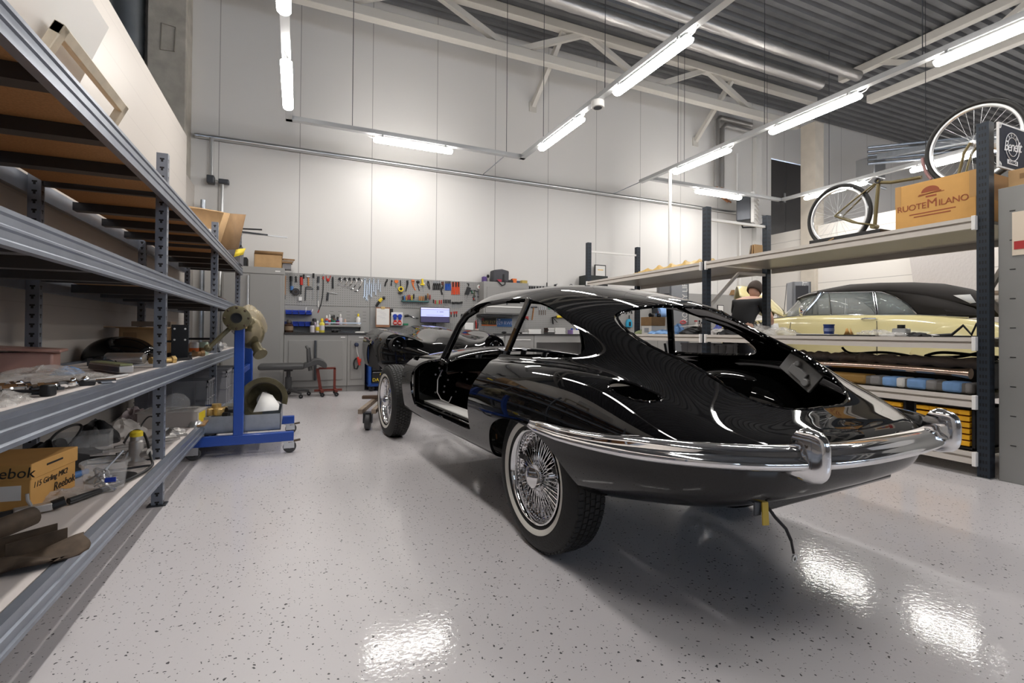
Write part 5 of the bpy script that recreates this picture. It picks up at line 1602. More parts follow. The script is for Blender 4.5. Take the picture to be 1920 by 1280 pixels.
OLV = mat('olive_frame', (.16, .13, .06), .4, .3)
bf = thing('bicycle', 'old olive bicycle frame with its rear wheel on the top shelf of the rack', 'bicycle', (4.86, 0, ZT))
bike_wheel(bf, (0, 3.10, .315), .315)
hubz = .315
fr = MB()
for s_ in (-1, 1):
    fr.tube([(.055 * s_, 3.10, hubz), (.035 * s_, 2.92, .44), (.012 * s_, 2.76, .545)], .008, 8)
    fr.tube([(.055 * s_, 3.10, hubz), (.045 * s_, 2.94, .22), (.03 * s_, 2.76, .16)], .009, 8)
fr.build('stays', OLV, bf)
MB().tube([(0, 2.735, .57), (0, 2.77, .14)], .016, 12).tube([(0, 2.735, .55), (0, 2.63, .52), (0, 2.40, .50)], .015, 12).cyl((-.035, 2.77, .15), (.035, 2.77, .15), .022, 14).build('frame_tube', OLV, bf)
MB().lathe([(.014, -.02), (.026, -.02), (.026, .02), (.014, .02)], 16, (0, 2.735, .565), axis='x').build('clamp', IRON, bf)
bw = thing('bicycle_wheel_and_fork', 'front fork with a large spoked bicycle wheel rising behind the printed carton', 'bicycle', (5.06, 2.13, ZT))
bike_wheel(bw, (0, 0, .725), .345)
for s_ in (-1, 1):
    MB().tube([(.055 * s_, .0, .725), (.055 * s_, .04, .66), (.05 * s_, .09, .45), (.03 * s_, .10, .20), (0, .10, .12)], .011, 8).build('fork_leg', OLV, bw)
MB().cyl((0, .10, .0), (0, .10, .14), .016, 12).build('steerer', OLV, bw)
MB().tube([(0, .36 * cos(a), .725 + .36 * sin(a)) for a in np.linspace(radians(150 - 150), radians(-35), 14)], .012, 6).build('mudguard_strip', mat('faded_red_band', (.30, .16, .16), .5), bw)
tag(MB().box(4.46, 4.80, 2.50, 3.12, ZT, ZT + .045).build('black_board', BLKPL, bevel=.004), 'long flat black tray on the top shelf in front of the bicycle', 'tray')
tag(MB().add([(4.45, 2.95, ZT + .002), (4.75, 3.0, ZT + .002), (4.75, 3.40, ZT + .002), (4.44, 3.46, ZT + .002), (4.45, 2.88, ZT + .03)], [(0, 1, 2, 3), (0, 4, 1)]).build('card_piece', CARD, solid=.008), 'torn cardboard piece on the top shelf left of the bicycle', 'cardboard')
tag(MB().box(4.50, 4.82, 3.48, 3.95, ZT, ZT + .010).build('dark_sheet', DGREY), 'thin dark sheet lying on the top shelf by the blue post', 'sheet')
for k in range(3):
    o = MB(Matrix.Rotation(radians(10 - 6 * k), 4, 'X')).box(-.06, .06, -.006, .006, 0, .12).build('small_packet', [PALEWOOD, CARD, CARD][k])
    o.location = (4.62, 3.88 - .035 * k, ZT + .011)
    tag(o, ['brown packet standing on the top shelf, first of three', 'brown packet standing on the top shelf, middle of three', 'brown packet standing on the top shelf, last of three'][k], 'packet', 'packets on the top shelf')
P = []
rnd = np.random.RandomState(4)
for i in range(41):
    y = 4.46 + 1.55 * i / 40
    hgt = .055 + .022 * sin(i * .9) + .016 * sin(i * 2.3)
    hgt *= min(1, (41 - i) / 12, (i + 2) / 4)
    P.append([(4.62 + .17 * cos(a), y + .015 * sin(3 * a + i), ZT + max(0, hgt * (1 + .25 * sin(5 * a + i)) * sin(a))) for a in np.linspace(0, pi, 13)])
tag(MB().grid(P).build('wrapped_bundle', mat('kraft_wrap', (.50, .33, .10), .5, bump=.8, bscale=25)), 'long crumpled kraft wrapped bundle on the far top shelf', 'bundle')

# ---- bench level
ZB = RLEV[2] + .001
tag(MB().box(4.46, 4.95, 2.60, 3.25, ZB, ZB + .012).build('black_mat', BLKPL), 'thin black rubber mat on the bench shelf behind the car tail', 'mat')
sp_ = thing('spray_tin', 'small blue tub on the bench shelf in front of the yellow car', 'tub', (4.72, 3.10, ZB + .013))
MB().lathe([(.001, 0), (.042, 0), (.045, .085), (.048, .088), (.048, .098), (.001, .098)], 24).build('tub', mat('navy_tub', (.02, .05, .22), .4), sp_)
MB().lathe([(.0455, .03), (.0465, .06)], 24).build('label', mat('label_pale', (.25, .3, .5), .5), sp_)
sb2 = thing('paper_bag', 'small folded brown card star on the bench shelf', 'card', (4.62, 2.84, ZB + .013))
for k in range(4):
    a = k * .8
    MB().add([(0, 0, .0), (.05 * cos(a), .05 * sin(a), .0), (.03 * cos(a + .5), .03 * sin(a + .5), .06)], [(0, 1, 2)]).build('leaf', CARD_Y, sb2, solid=.003)
bt = thing('fluid_bottle', 'square clear bottle with a black cap on the bench shelf', 'bottle', (4.72, 2.48, ZB))
MB().box(-.04, .04, -.055, .055, 0, .07).build('bottle', mat('milky_plastic', (.62, .64, .66), .3, alpha=.85), bt, bevel=.012)
MB().lathe([(.001, .07), (.028, .07), (.028, .10), (.001, .10)], 18).build('cap', BLKPL, bt)
for k, (x, y, sx, sy, sz, lab) in enumerate(((4.66, 2.64, .10, .15, .05, 'crumpled clear film on the bench shelf beside the capped bottle'), (4.60, 2.45, .08, .12, .03, 'flat clear film in front of the capped bottle'), (4.64, 3.55, .12, .20, .07, 'pile of clear film on the bench shelf next to the blue tub'),
                                              (4.70, 3.85, .14, .16, .09, 'large film heap on the bench shelf before the lifted bonnet'), (4.68, 2.22, .06, .10, .02, 'white tissue on the bench shelf near the post'))):
    lump('film_pile', (x, y, ZB), (sx, sy, sz), FILM if k != 4 else PAPER, lab, 'film', 40 + k)
lump('black_rag', (4.60, 2.32, ZB), (.05, .10, .03), IRON, 'black rag on the bench shelf right of the bottle', 'rag', 46)
tag(MB().box(4.50, 4.62, 2.95, 3.35, ZB + .0125, ZB + .018).build('paper_strip', PAPER), 'white paper strip on the black mat', 'paper')
hb = thing('wiper_arm', 'black folded handle piece on the bench shelf next to the near post', 'car part', (4.66, 2.05, ZB))
MB().tube([(0, .17, .01), (0, .05, .02), (0, -.02, .09), (0, -.07, .02), (0, -.10, .10), (0, -.13, .03)], .011, 8).build('handle', IRON, hb)
MB().box(-.04, .04, -.14, .18, 0, .012).build('base', IRON, hb)
# far bay of the bench level
lump('blue_gloves', (4.72, 5.45, ZB), (.12, .26, .05), GLOVE, 'pile of pale blue cloths on the far bench shelf', 'cloth', 50)
lump('blue_gloves', (4.86, 5.30, ZB), (.07, .10, .12), GLOVE, 'bunched blue cloth standing at the end of the cloth pile', 'cloth', 51)
lump('green_cloth', (4.80, 6.02, ZB), (.08, .10, .05), mat('pale_lime', (.45, .52, .28), .8), 'pale green cloth beside the brown carton, far bench shelf', 'cloth', 52)
kb = thing('carton_with_parts', 'brown carton with black parts over a white box on the far bench shelf', 'box', (4.86, 5.83, ZB))
MB().box(-.12, .12, -.11, .11, 0, .12).build('white_box', PAPER, kb, bevel=.003)
MB().box(-.122, -.12, -.05, .05, .02, .09).build('grey_label', mat('grey_print', (.35, .37, .42), .6), kb)
MB().box(-.13, .13, -.12, .12, .122, .25).build('carton', CARD_D, kb, bevel=.004)
for k in range(5):
    MB().lathe([(.02, -.01), (.035, 0), (.02, .01)], 12, (-.1 + .05 * k, -.06 + .04 * (k % 3), .275), axis='y').build('black_clip', IRON, kb)
lump('black_cover', (4.78, 4.86, ZB), (.18, .28, .085), IRON, 'black folded cover on the far bench shelf by the blue post', 'cover', 53)
tag(MB().bar((4.60, 4.98, ZB + .10), (4.58, 4.62, ZB + .12), .012, .006).build('white_edge', PAPER), 'white strip on top of the black folded cover', 'strip')
cbx = thing('milky_box', 'milky plastic box with a yellow sticker on the bench behind the blue post', 'box', (4.80, 4.62, ZB))
MB().box(-.08, .08, -.10, .10, 0, .11).build('box', CLEAR, cbx, bevel=.006)
MB().box(-.083, -.081, .0, .08, .03, .09).build('sticker', mat('sticker_ochre', (.5, .36, .08), .6), cbx)
lump('white_fittings', (4.64, 4.36, ZB), (.10, .16, .06), mat('grey_white', (.5, .48, .47), .5), 'heap of pale fittings near the tail pillar, near bench shelf', 'car parts', 54)
lump('dark_fittings', (4.60, 4.22, ZB), (.07, .14, .05), IRON, 'heap of dark fittings near the tail pillar, near bench shelf', 'car parts', 55)
# ---- lower shelf, long wrapped pieces
ZL = RLEV[1] + .001
bb = thing('bumper_bundle', 'long bundle wrapped in pale blue cloth and tape on the lower shelf', 'bundle', (0, 0, 0))
MB().box(4.50, 4.66, 1.90, 3.6, ZL, ZL + .075).build('core', mat('grey_wrap', (.16, .15, .14), .5), bb, bevel=.015)
for y, w, m_ in ((1.93, .05, mat('tape_grey', (.28, .27, .27), .4)), (2.03, .13, GLOVE), (2.16, .08, mat('tape_grey', (.28, .27, .27), .4)), (2.26, .14, GLOVE), (2.37, .07, PAPER), (2.45, .12, GLOVE), (2.56, .09, mat('tape_grey', (.28, .27, .27), .4)), (2.82, .38, mat('amber_wrap', (.35, .2, .05), .5)), (3.12, .18, GLOVE), (3.35, .2, GLOVE)):
    MB().box(4.492, 4.668, y - w / 2, y + w / 2, ZL - .0, ZL + .082).build('wrap_band', m_, bb, bevel=.02)
P = [(4.58, 1.95 + .1 * k, .715 + .012 * sin(k * .25)) for k in range(18)]
tag(MB().tube(P, [.028 + (.012 if k == 0 else 0) for k in range(18)], 16).build('copper_pipe', mat('rosy_chrome', (.68, .52, .42), .18, 1)), 'long shiny coppery tube lying over the blue wrapped bundle', 'tube')
P = []
for i in range(41):
    y = 1.95 + 1.65 * i / 40
    r_ = .042 + .008 * sin(i * 1.3) + .006 * sin(i * 3.1)
    P.append([(4.76 + r_ * cos(a) * 1.3, y, .785 + r_ * sin(a)) for a in np.linspace(0, 2 * pi, 15)[:-1]])
tag(MB().grid(P, cv=True).build('film_roll', mat('film_over_dark', (.28, .23, .2), .15, bump=1.0, bscale=26)), 'long film wrapped roll behind the coppery tube', 'roll')
tag(MB().box(4.84, 5.15, 1.95, 3.7, ZL, .80).build('black_case', IRON, bevel=.02), 'long black padded case at the back of the lower shelf', 'case')
for k, (pts, lab) in enumerate((([(4.95, 1.9, .83), (4.95, 2.1, .845), (4.95, 2.3, .855), (4.95, 2.42, .82)], 'black rubber strip looped on the case near the post'),
                                ([(4.9, 1.93, .81), (4.9, 2.0, .87), (4.9, 2.15, .83), (4.9, 2.4, .815)], 'black rubber loop lying on the padded case'),
                                ([(5.0, 2.55, .81), (5.0, 2.8, .835), (5.0, 3.05, .815), (5.0, 3.15, .87)], 'black rubber strip in the middle of the padded case'))):
    P = nspline(range(4), np.array(pts), np.linspace(0, 3, 24))
    tag(MB().tube([tuple(p) for p in P], .012, 8).build('rubber_strip', IRON), lab, 'strip')
# ---- bottom shelf, black cabinets with yellow cases
ZQ = RLEV[0] + .001
for k, (ya, yb) in enumerate(((1.875, 2.255), (2.31, 2.69), (2.745, 3.125))):
    cab = thing('case_cabinet', ['black cabinet with six yellow drawers next to the near post', 'black cabinet with yellow drawers partly behind the chrome bumper', 'black cabinet with yellow drawers hidden behind the car tail'][k], 'cabinet', (4.46, (ya + yb) / 2, ZQ), 0, 'cabinets with yellow drawers')
    w = (yb - ya) / 2
    m = MB().box(0, .40, -w, -w + .02, 0, .315).box(0, .40, w - .02, w, 0, .315).box(0, .40, -w, w, .295, .315).box(0, .40, -w, w, 0, .02).box(.38, .40, -w, w, 0, .315)
    m.build('carcass', IRON, cab, bevel=.003)
    for j in range(6):
        z = .025 + .0445 * j
        d = MB().box(-.012, .36, -w + .024, w - .024, z + .006, z + .038).box(-.02, -.012, -w + .024, -.10, z + .004, z + .038).box(-.02, -.012, .08, w - .024, z + .008, z + .038).box(-.018, -.012, -.1, .08, z + .014, z + .038)
        d.build('drawer', TOOLY, cab, bevel=.003)
        if k < 2:
            MB().box(-.0195, -.0185, -.05 + .01 * (j % 3), .04, z + .024, z + .030).build('small_mark', INK, cab)
crate('light grey crate on the shelf below the bench, seen through the car window', 4.86, 4.75, ZL, .40, .58, .30, 0, 'grey stacking crates')

# ---------------------------------------------------------------- two post car lift
for k, (x, y, lab) in enumerate(((6.40, 7.0, 'grey lift post with a control box behind the car roof'), (9.30, 6.72, 'grey lift post standing beyond the yellow car'))):
    lp = thing('lift_post', lab, 'car lift', (x, y, 0), radians(-32), 'posts of the car lift')
    g1 = mat('lift_grey', (.27, .28, .30), .45); g2 = mat('lift_dark', (.03, .03, .035), .5)
    h = 1.96 if k == 0 else 2.05
    MB().box(-.17, .17, -.14, -.10, 0, h).box(-.17, -.13, -.14, .16, 0, h).box(.13, .17, -.14, .16, 0, h).build('column', g1, lp, bevel=.004)
    MB().box(-.30, .30, -.25, .25, 0, .02).build('base_plate', g1, lp)
    text('ROTARY LIFT', .13, WHITE, lp, 'lift_lettering', face_m((.105 if k == 0 else .06, -.142, h - .37), (0, 0, 1), (-1, 0, 0)))
    A_ = [(.1, -.1, .24), (.55, -1.4, .26)] if k == 0 else [(-.1, -.1, .24), (-1.1, -1.0, .26)]
    MB().bar(A_[0], A_[1], .12, .1).cyl((A_[1][0], A_[1][1], .30), (A_[1][0], A_[1][1], .52), .06, 12).build('lift_arm', g1, lp)
    if k == 0:
        MB().box(-.36, -.17, -.17, .1, 1.55, 1.95).build('control_box', mat('control_grey', (.16, .16, .165), .5), lp, bevel=.006)
        MB().box(-.36, -.27, -.175, -.17, 1.56, 1.70).box(-.265, -.175, -.175, -.17, 1.56, 1.72).build('control_panel', g2, lp)
        for j in range(2):
            MB().cyl((-.24 + .045 * j, -.18, 1.68), (-.24 + .045 * j, -.174, 1.68), .014, 10).build('button', WHITE, lp)
        MB().tube([(.07 + .045 * cos(a), -.143, 1.20 + .025 * sin(a)) for a in np.linspace(0, 2 * pi, 17)[:-1]], .012, 6, closed=True).build('lip_sticker', mat('lip_red', (.6, .12, .14), .5), lp)
    else:
        MB().box(-.12, .12, -.145, -.14, .5, h - .08).build('dark_channel', g2, lp)

# ---------------------------------------------------------------- pale yellow convertible on the lift
YP_ = mat('pale_yellow_paint', (.70, .61, .31), .25, 0, .8)
HOODC = mat('black_soft_top', (.022, .019, .017), .9)
_h = Vector((-.7302, .6832, 0))
_c = Vector((6.62, 4.76, 0)) + Vector((.6832, .7302, 0)) * .70
yc = thing('convertible_car', 'pale yellow convertible with a black soft top and raised bonnet behind the right rack', 'car', (_c.x, _c.y, .33), math.atan2(.6832, -.7302))
ynet = []
for x, yb, zt, ys, zs, zb, zc in (  # x, belt y, belt z, side y, shoulder z, sill z, deck z
        (.95, .60, .78, .66, .70, .32, .78), (.80, .69, .845, .76, .74, .26, .83), (.45, .72, .88, .81, .76, .22, .86), (.0, .715, .935, .82, .78, .2, .92), (-.5, .715, .945, .825, .78, .2, .95), (-.95, .715, .945, .825, .78, .2, .95),
        (-1.4, .70, .94, .83, .80, .2, .95), (-1.8, .66, .90, .84, .81, .22, .93), (-2.2, .60, .84, .80, .78, .26, .88), (-2.55, .50, .76, .70, .70, .32, .79), (-2.72, .40, .68, .55, .62, .40, .70)):
    ynet.append([(x, 0, zc), (x, yb * .5, zc), (x, yb * .93, zt + .004), (x, yb, zt - .008), (x, (yb + ys) / 2 + .015, (zt + zs) / 2 + .03), (x, ys, zs - .10), (x, ys - .005, .5), (x, ys - .03, .34), (x, ys - .07, zb)])
YS = net_surface(ynet, 120, 70)
yx, yy_, yz = YS[..., 0], YS[..., 1], YS[..., 2]
jj = np.arange(70)[None, :] / 69 * 8 + 0 * yx
keep = np.where((yx > .08) & (jj < 2.6), -(np.minimum(yx - .08, (2.6 - jj) * .1)), 1.0)
keep = np.where((yx < -.02) & (yx > -1.9) & (jj < 1.9), -.05, keep)
for wx in (.62, -1.95):
    keep = np.minimum(keep, np.where((yy_ > .5), np.hypot(yx - wx, yz - .26) - .34, 1))
skin(YS, keep, .015, 'body', [YP_, IRON], yc, both=True, flip=True)
for s_ in (1, -1):
    # rear wing swell with its crease, belt strip, handles
    P = []
    for u in np.linspace(0, 1, 21):
        x = -1.22 - 1.3 * u
        rr = sin(pi * min(1, u * 1.02) ** .75)
        P.append([(x, s_ * (.80 + .05 * rr * sin(a) - .05 * (u > .8) * (u - .8) * 6), .50 + (.10 + .22 * rr) * cos(a)) for a in np.linspace(0, pi * .7, 10)])
    MB().grid(P).build('rear_wing', YP_, yc, solid=.012)
    MB().tube([(.42, s_ * .735, .885), (0, s_ * .728, .935), (-.5, s_ * .728, .943), (-1.35, s_ * .718, .94), (-1.95, s_ * .65, .91)], .012, 8).build('belt_strip', CHROME, yc)
    MB().tube([(-.72, s_ * .79, .885), (-.74, s_ * .82, .89), (-.87, s_ * .82, .89), (-.89, s_ * .79, .885)], .011, 8).build('door_handle', CHROME, yc)
    MB().tube([(-.886, s_ * .722, .945), (-.89, s_ * .80, .85), (-.885, s_ * .83, .70), (-.885, s_ * .825, .4)], .005, 6).tube([(.13, s_ * .75, .90), (.14, s_ * .80, .83), (.16, s_ * .825, .72)], .004, 6).build('door_gap', IRON, yc)
    # window frame in chrome
    MB().tube([(-.02, s_ * .71, .945), (-.20, s_ * .66, 1.16), (-.27, s_ * .63, 1.275)], .018, 8).build('screen_pillar', CHROME, yc)
    MB().tube([(-.05, s_ * .70, .945), (-.30, s_ * .63, 1.265), (-.37, s_ * .625, 1.268), (-.90, s_ * .62, 1.272), (-1.0, s_ * .62, 1.265), (-1.14, s_ * .63, 1.21), (-1.28, s_ * .66, 1.09), (-1.38, s_ * .70, .945)], .010, 8).build('window_frame', CHROME, yc)
    for xx in (-.37, -.90, -.925):
        MB().tube([(xx - .01, s_ * .715, .945), (xx, s_ * .622, 1.27)], .009, 8).build('window_bar', CHROME, yc)
    GLASS = mat('car_glass', (.30, .33, .32), .03, 0, alpha=.45)
    MB().add([(-.06, s_ * .70, .945), (-.30, s_ * .63, 1.26), (-.90, s_ * .62, 1.268), (-.91, s_ * .715, .945)], [(0, 1, 2, 3)]).add([(-.93, s_ * .715, .945), (-.925, s_ * .62, 1.268), (-1.02, s_ * .62, 1.26), (-1.14, s_ * .63, 1.20), (-1.28, s_ * .66, 1.08), (-1.37, s_ * .70, .945)], [(0, 1, 2, 3, 4, 5)]).build('side_glass', GLASS, yc, solid=.004)
    MB().lathe([(.001, .03), (.05, .025), (.075, 0), (.07, -.01), (.001, -.01)], 18, (.02, s_ * .86, 1.0), axis='x').cyl((.0, s_ * .74, .94), (.02, s_ * .85, .98), .01, 8).build('door_mirror', CHROME, yc)
    for x in (.62, -1.95):
        MB().lathe([(.16, -.07), (.26, -.075), (.30, -.06), (.31, 0), (.30, .06), (.26, .075), (.16, .07)], 36, (x, s_ * .70, .265), axis='y').build('tyre', RUBBER, yc)
        MB().lathe([(.001, .05), (.08, .045), (.15, .03), (.18, .06), (.19, .06)], 28, (x, s_ * .70, .265), axis='y').lathe([(.001, -.05), (.08, -.045), (.15, -.03), (.18, -.06), (.19, -.06)], 28, (x, s_ * .70, .265), axis='y').build('hub_cap', CHROME, yc)
# soft top
P = []
for x, z, w, e in ((-.20, 1.26, .60, 1.24), (-.30, 1.315, .63, 1.265), (-.50, 1.36, .64, 1.275), (-.75, 1.41, .64, 1.278), (-1.1, 1.425, .645, 1.275), (-1.5, 1.425, .65, 1.20), (-1.85, 1.40, .66, 1.10), (-2.12, 1.33, .66, 1.02), (-2.32, 1.16, .65, .96), (-2.40, .93, .60, .90)):
    P.append([(x, w * sin(a) ** 1 if True else 0, e + (z - e) * cos(a) ** .8) for a in np.linspace(0, pi / 2, 12)] )
P = np.array(P); full = np.concatenate([P[:, ::-1], (P * np.array([1, -1, 1]))[:, 1:]], 1)
MB().grid(full).build('soft_top', HOODC, yc, solid=.02)
for s_ in (1, -1):
    MB().add([(-.98, s_ * .635, 1.285), (-1.5, s_ * .65, 1.21), (-1.8, s_ * .66, 1.11), (-2.0, s_ * .66, 1.03), (-2.12, s_ * .65, .93), (-1.40, s_ * .70, .945), (-1.30, s_ * .665, 1.09), (-1.15, s_ * .64, 1.215)], [(0, 1, 2, 3, 4, 5, 6, 7)]).build('top_quarter', HOODC, yc, solid=.015)
    MB().add([(-1.78, s_ * .672, 1.20), (-1.96, s_ * .672, 1.21), (-2.02, s_ * .672, 1.10), (-1.96, s_ * .672, 1.09)], [(0, 1, 2, 3)]).build('rear_light_pane', mat('clear_pane', (.6, .6, .58), .1), yc, solid=.004)
MB().add([(-.02, .70, .95), (-.24, .60, 1.26), (-.24, -.60, 1.26), (-.02, -.70, .95)], [(0, 1, 2, 3)]).build('windscreen', GLASS, yc, solid=.004)
MB().tube([(-.24, .62, 1.27), (-.25, 0, 1.285), (-.24, -.62, 1.27)], .02, 8).build('screen_header', CHROME, yc)
MB().box(-1.9, .0, -.66, .66, .30, .34).box(-1.1, -.95, -.6, .6, .34, .95).box(-.1, 0, -.66, .66, .34, .93).build('interior', IRON, yc)
MB().tube([(-.28 + .02, .35 + .17 * cos(a), .98 + .17 * sin(a)) for a in np.linspace(0, 2 * pi, 25)[:-1]], .012, 8, closed=True).build('steering_wheel', IRON, yc)
MB().box(.06, .90, -.55, .55, .45, .74).build('engine_bay', IRON, yc, bevel=.05)
# raised bonnet
P = []
for u in np.linspace(0, 1, 17):
    x = .16 + .66 * u; z = .90 + .40 * u
    wd = .62 * (1 - .25 * u ** 3)
    P.append([(x - .25 * (u > .82) * (u - .82), wd * v, z + .28 * (1 - v * v) * sin(pi * (.22 + .62 * u)) - .05 * v * v * u) for v in np.linspace(-1, 1, 15)])
MB().grid(P).build('bonnet', YP_, yc, solid=.02)
MB().tube([(.20, .60, .90), (.16, .62, 1.41)], .004, 6).build('aerial', GUN, yc)
# fender cover with white letters
fcv = thing('wing_cover', 'white cover with black letters laid over the front wing of the yellow car', 'cover', (_c.x, _c.y, .33), math.atan2(.6832, -.7302))
MB().add([(.30, .69, .92), (.93, .62, .85), (.95, .86, .70), (.30, .875, .74)], [(0, 1, 2, 3)]).build('sheet', PAPER, fcv, solid=.012)
text('RY', .13, IRON, fcv, 'black_letters', face_m((.56, .80, .815), (-1, .08, .0), (0, -.62, .8)))
# lift arms under the car
# ---------------------------------------------------------------- mechanic leaning into the engine bay
SKIN = mat('skin', (.50, .29, .21), .55)
SHIRT = mat('black_tshirt', (.014, .014, .016), .85)
HAIR = mat('dark_hair', (.035, .02, .013), .7)


def skinned(name, pts, edges, radii, m, parent, root=0, sub=2):
    me = bpy.data.meshes.new(name)
    me.from_pydata(pts, edges, [])
    o = bpy.data.objects.new(name, me); COL.objects.link(o); o.parent = parent
    md = o.modifiers.new('skin', 'SKIN')
    for i, r in enumerate(radii):
        me.skin_vertices[0].data[i].radius = (r, r) if not isinstance(r, tuple) else r
        me.skin_vertices[0].data[i].use_root = (i == root)
    sb_ = o.modifiers.new('sub', 'SUBSURF'); sb_.levels = sb_.render_levels = sub
    md.use_smooth_shade = True
    me.materials.append(m)
    return o


mn = thing('person', 'person in a black t-shirt with dark hair, leaning under the raised yellow bonnet', 'person', (5.72, 5.03, 0), radians(12))
mn.scale = (1.06, 1.06, 1.06)
# x is where the person faces, z up; hips, spine, neck, head, arms with hands, legs
pts = [(0, 0, .93), (.06, 0, 1.10), (.17, 0, 1.28), (.27, 0, 1.40), (.33, 0, 1.46),
       (.25, .17, 1.37), (.34, .24, 1.14), (.56, .16, 1.08), (.63, .14, 1.075),
       (.25, -.17, 1.37), (.34, -.24, 1.14), (.56, -.14, 1.08), (.63, -.12, 1.075),
       (-.02, .09, .88), (.0, .10, .48), (-.06, .10, .08), (.06, .11, .045),
       (-.02, -.09, .88), (.05, -.12, .48), (.0, -.12, .08), (.12, -.13, .045)]
ed = [(0, 1), (1, 2), (2, 3), (3, 4), (3, 5), (5, 6), (6, 7), (7, 8), (3, 9), (9, 10), (10, 11), (11, 12), (0, 13), (13, 14), (14, 15), (15, 16), (0, 17), (17, 18), (18, 19), (19, 20)]
rad = [(.15, .12), (.15, .12), (.16, .12), (.12, .10), .055, .065, .05, .036, .03, .065, .05, .036, .03, .09, .062, .045, .04, .09, .062, .045, .04]
skinned('body', pts, ed, rad, SKIN, mn)
# shirt and trousers over the body
ci = [0, 1, 2, 3, 5, 9]
sp1 = [(.0, 0, .98), (.06, 0, 1.10), (.17, 0, 1.28), (.27, 0, 1.405), (.25, .17, 1.37), (.31, .225, 1.20), (.25, -.17, 1.37), (.31, -.225, 1.20)]
skinned('t_shirt', sp1, [(0, 1), (1, 2), (2, 3), (3, 4), (4, 5), (3, 6), (6, 7)], [(.17, .135), (.165, .135), (.175, .135), (.125, .11), .08, .07, .08, .07], SHIRT, mn)
sp2 = [(0, 0, .95), (-.02, .09, .86), (.0, .10, .48), (-.06, .10, .10), (-.02, -.09, .86), (.05, -.12, .48), (.0, -.12, .10)]
skinned('trousers', sp2, [(0, 1), (1, 2), (2, 3), (0, 4), (4, 5), (5, 6)], [(.165, .13), .105, .078, .065, .105, .078, .065], mat('dark_trousers', (.03, .032, .04), .85), mn)
for s_ in (1, -1):
    px, py = (-.02, .10) if s_ > 0 else (.04, -.12)
    MB().ball((px + .03, py, .042), (.135, .05, .042), 14, 8).build('shoe', IRON, mn)
hd = MB(Matrix.Translation((.40, 0, 1.545)) @ Matrix.Rotation(radians(35), 4, 'Y'))
P = []
for t in np.linspace(-pi / 2 + .001, pi / 2 - .001, 17):
    row = []
    for a in np.linspace(0, 2 * pi, 29)[:-1]:
        jaw = 1 - .28 * max(0, -sin(t)) ** 1.3
        x = .098 * cos(t) * cos(a) * jaw + (.012 if cos(a) > .3 else 0) * cos(t)
        nose = .022 * math.exp(-((a if a < pi else a - 2 * pi) / .16) ** 2) * math.exp(-((t + .12) / .2) ** 2)
        brow = .006 * math.exp(-((t - .22) / .12) ** 2) * max(0, cos(a))
        eye = -.008 * math.exp(-((t - .06) / .12) ** 2) * (math.exp(-((abs(a if a < pi else a - 2 * pi) - .42) / .18) ** 2))
        mouth = .005 * math.exp(-((t + .55) / .1) ** 2) * max(0, cos(a)) ** 6
        row.append((x + nose + brow + eye + mouth, .078 * cos(t) * sin(a) * jaw, .122 * sin(t)))
    P.append(row)
hd.grid(P, cv=True).build('head', SKIN, mn, smooth=60)
hq = MB(hd.M)
for s_ in (1, -1):
    hq.ball((-.005, .08 * s_, -.005), (.022, .01, .032), 10, 8)
hq.build('ears', SKIN, mn)
hq = MB(hd.M)
for s_ in (1, -1):
    hq.ball((.088, .033 * s_, .008), .011, 10, 8)
hq.build('eyes', IRON, mn)
hr_ = MB(hd.M)
hr_.grid([[(.104 * cos(t) * cos(a) - .012, .088 * cos(t) * sin(a), .132 * sin(t) + .006) for a in np.linspace(radians(55 - 30 * (t > .7)), radians(305 + 30 * (t > .7)), 24)] for t in np.linspace(-.35, pi / 2 - .01, 12)])
hr_.build('hair', HAIR, mn, solid=.012)
# hands with separate fingers
for s_ in (1, -1):
    wx, wy, wz = (.63, .14 * s_, 1.075)
    MB().ball((wx + .045, wy, wz - .004), (.05, .04, .016), 14, 8).build('palm', SKIN, mn)
    for f in range(4):
        y0 = wy + (.03 - .02 * f) * s_
        ln = [.065, .075, .07, .055][f]
        skinned('finger', [(wx + .06, y0 * .98 + wy * .02, wz), (wx + .085 + ln * .3, y0, wz + .004), (wx + .085 + ln * .65, y0, wz - .012), (wx + .085 + ln * .8, y0, wz - .035)], [(0, 1), (1, 2), (2, 3)], [.009, .009, .008, .007], SKIN, mn, sub=1)
    skinned('thumb', [(wx + .02, wy - .03 * s_, wz), (wx + .05, wy - .06 * s_, wz - .005), (wx + .08, wy - .062 * s_, wz - .02)], [(0, 1), (1, 2)], [.011, .010, .008], SKIN, mn, sub=1)
# white framed panel leaning far right over the yellow car
tag(MB(Matrix.Rotation(radians(-8), 4, 'X')).box(-.85, .75, -.03, .03, 0, 1.0).build('bubble_wrapped_board', mat('bubble_wrap', (.66, .63, .62), .3, bump=.6, bscale=20), loc=(10.75, 4.9, 1.75), rotz=radians(62)), 'large panel in bubble wrap stored behind the yellow car', 'panel')
sh = thing('side_rack', 'plain rack against the right wall carrying the bubble wrapped panel', 'rack', (10.8, 4.8, 0))
MB().box(-.3, .3, -1.0, 1.0, 1.70, 1.74).box(-.3, .3, -1.0, 1.0, .8, .84).build('shelf_board', PALEWOOD, sh)
for x in (-.28, .28):
    for y in (-.98, .98):
        MB().box(x - .02, x + .02, y - .02, y + .02, 0, 1.74).build('post', GUN, sh)
# ---------------------------------------------------------------- steel workbench along the back wall
YC, YB, ZTOP = 8.43, 8.90, .965     # cabinet fronts, tool board face, worktop height
PEGM = CABG.copy(); PEGM.name = 'perforated_board'


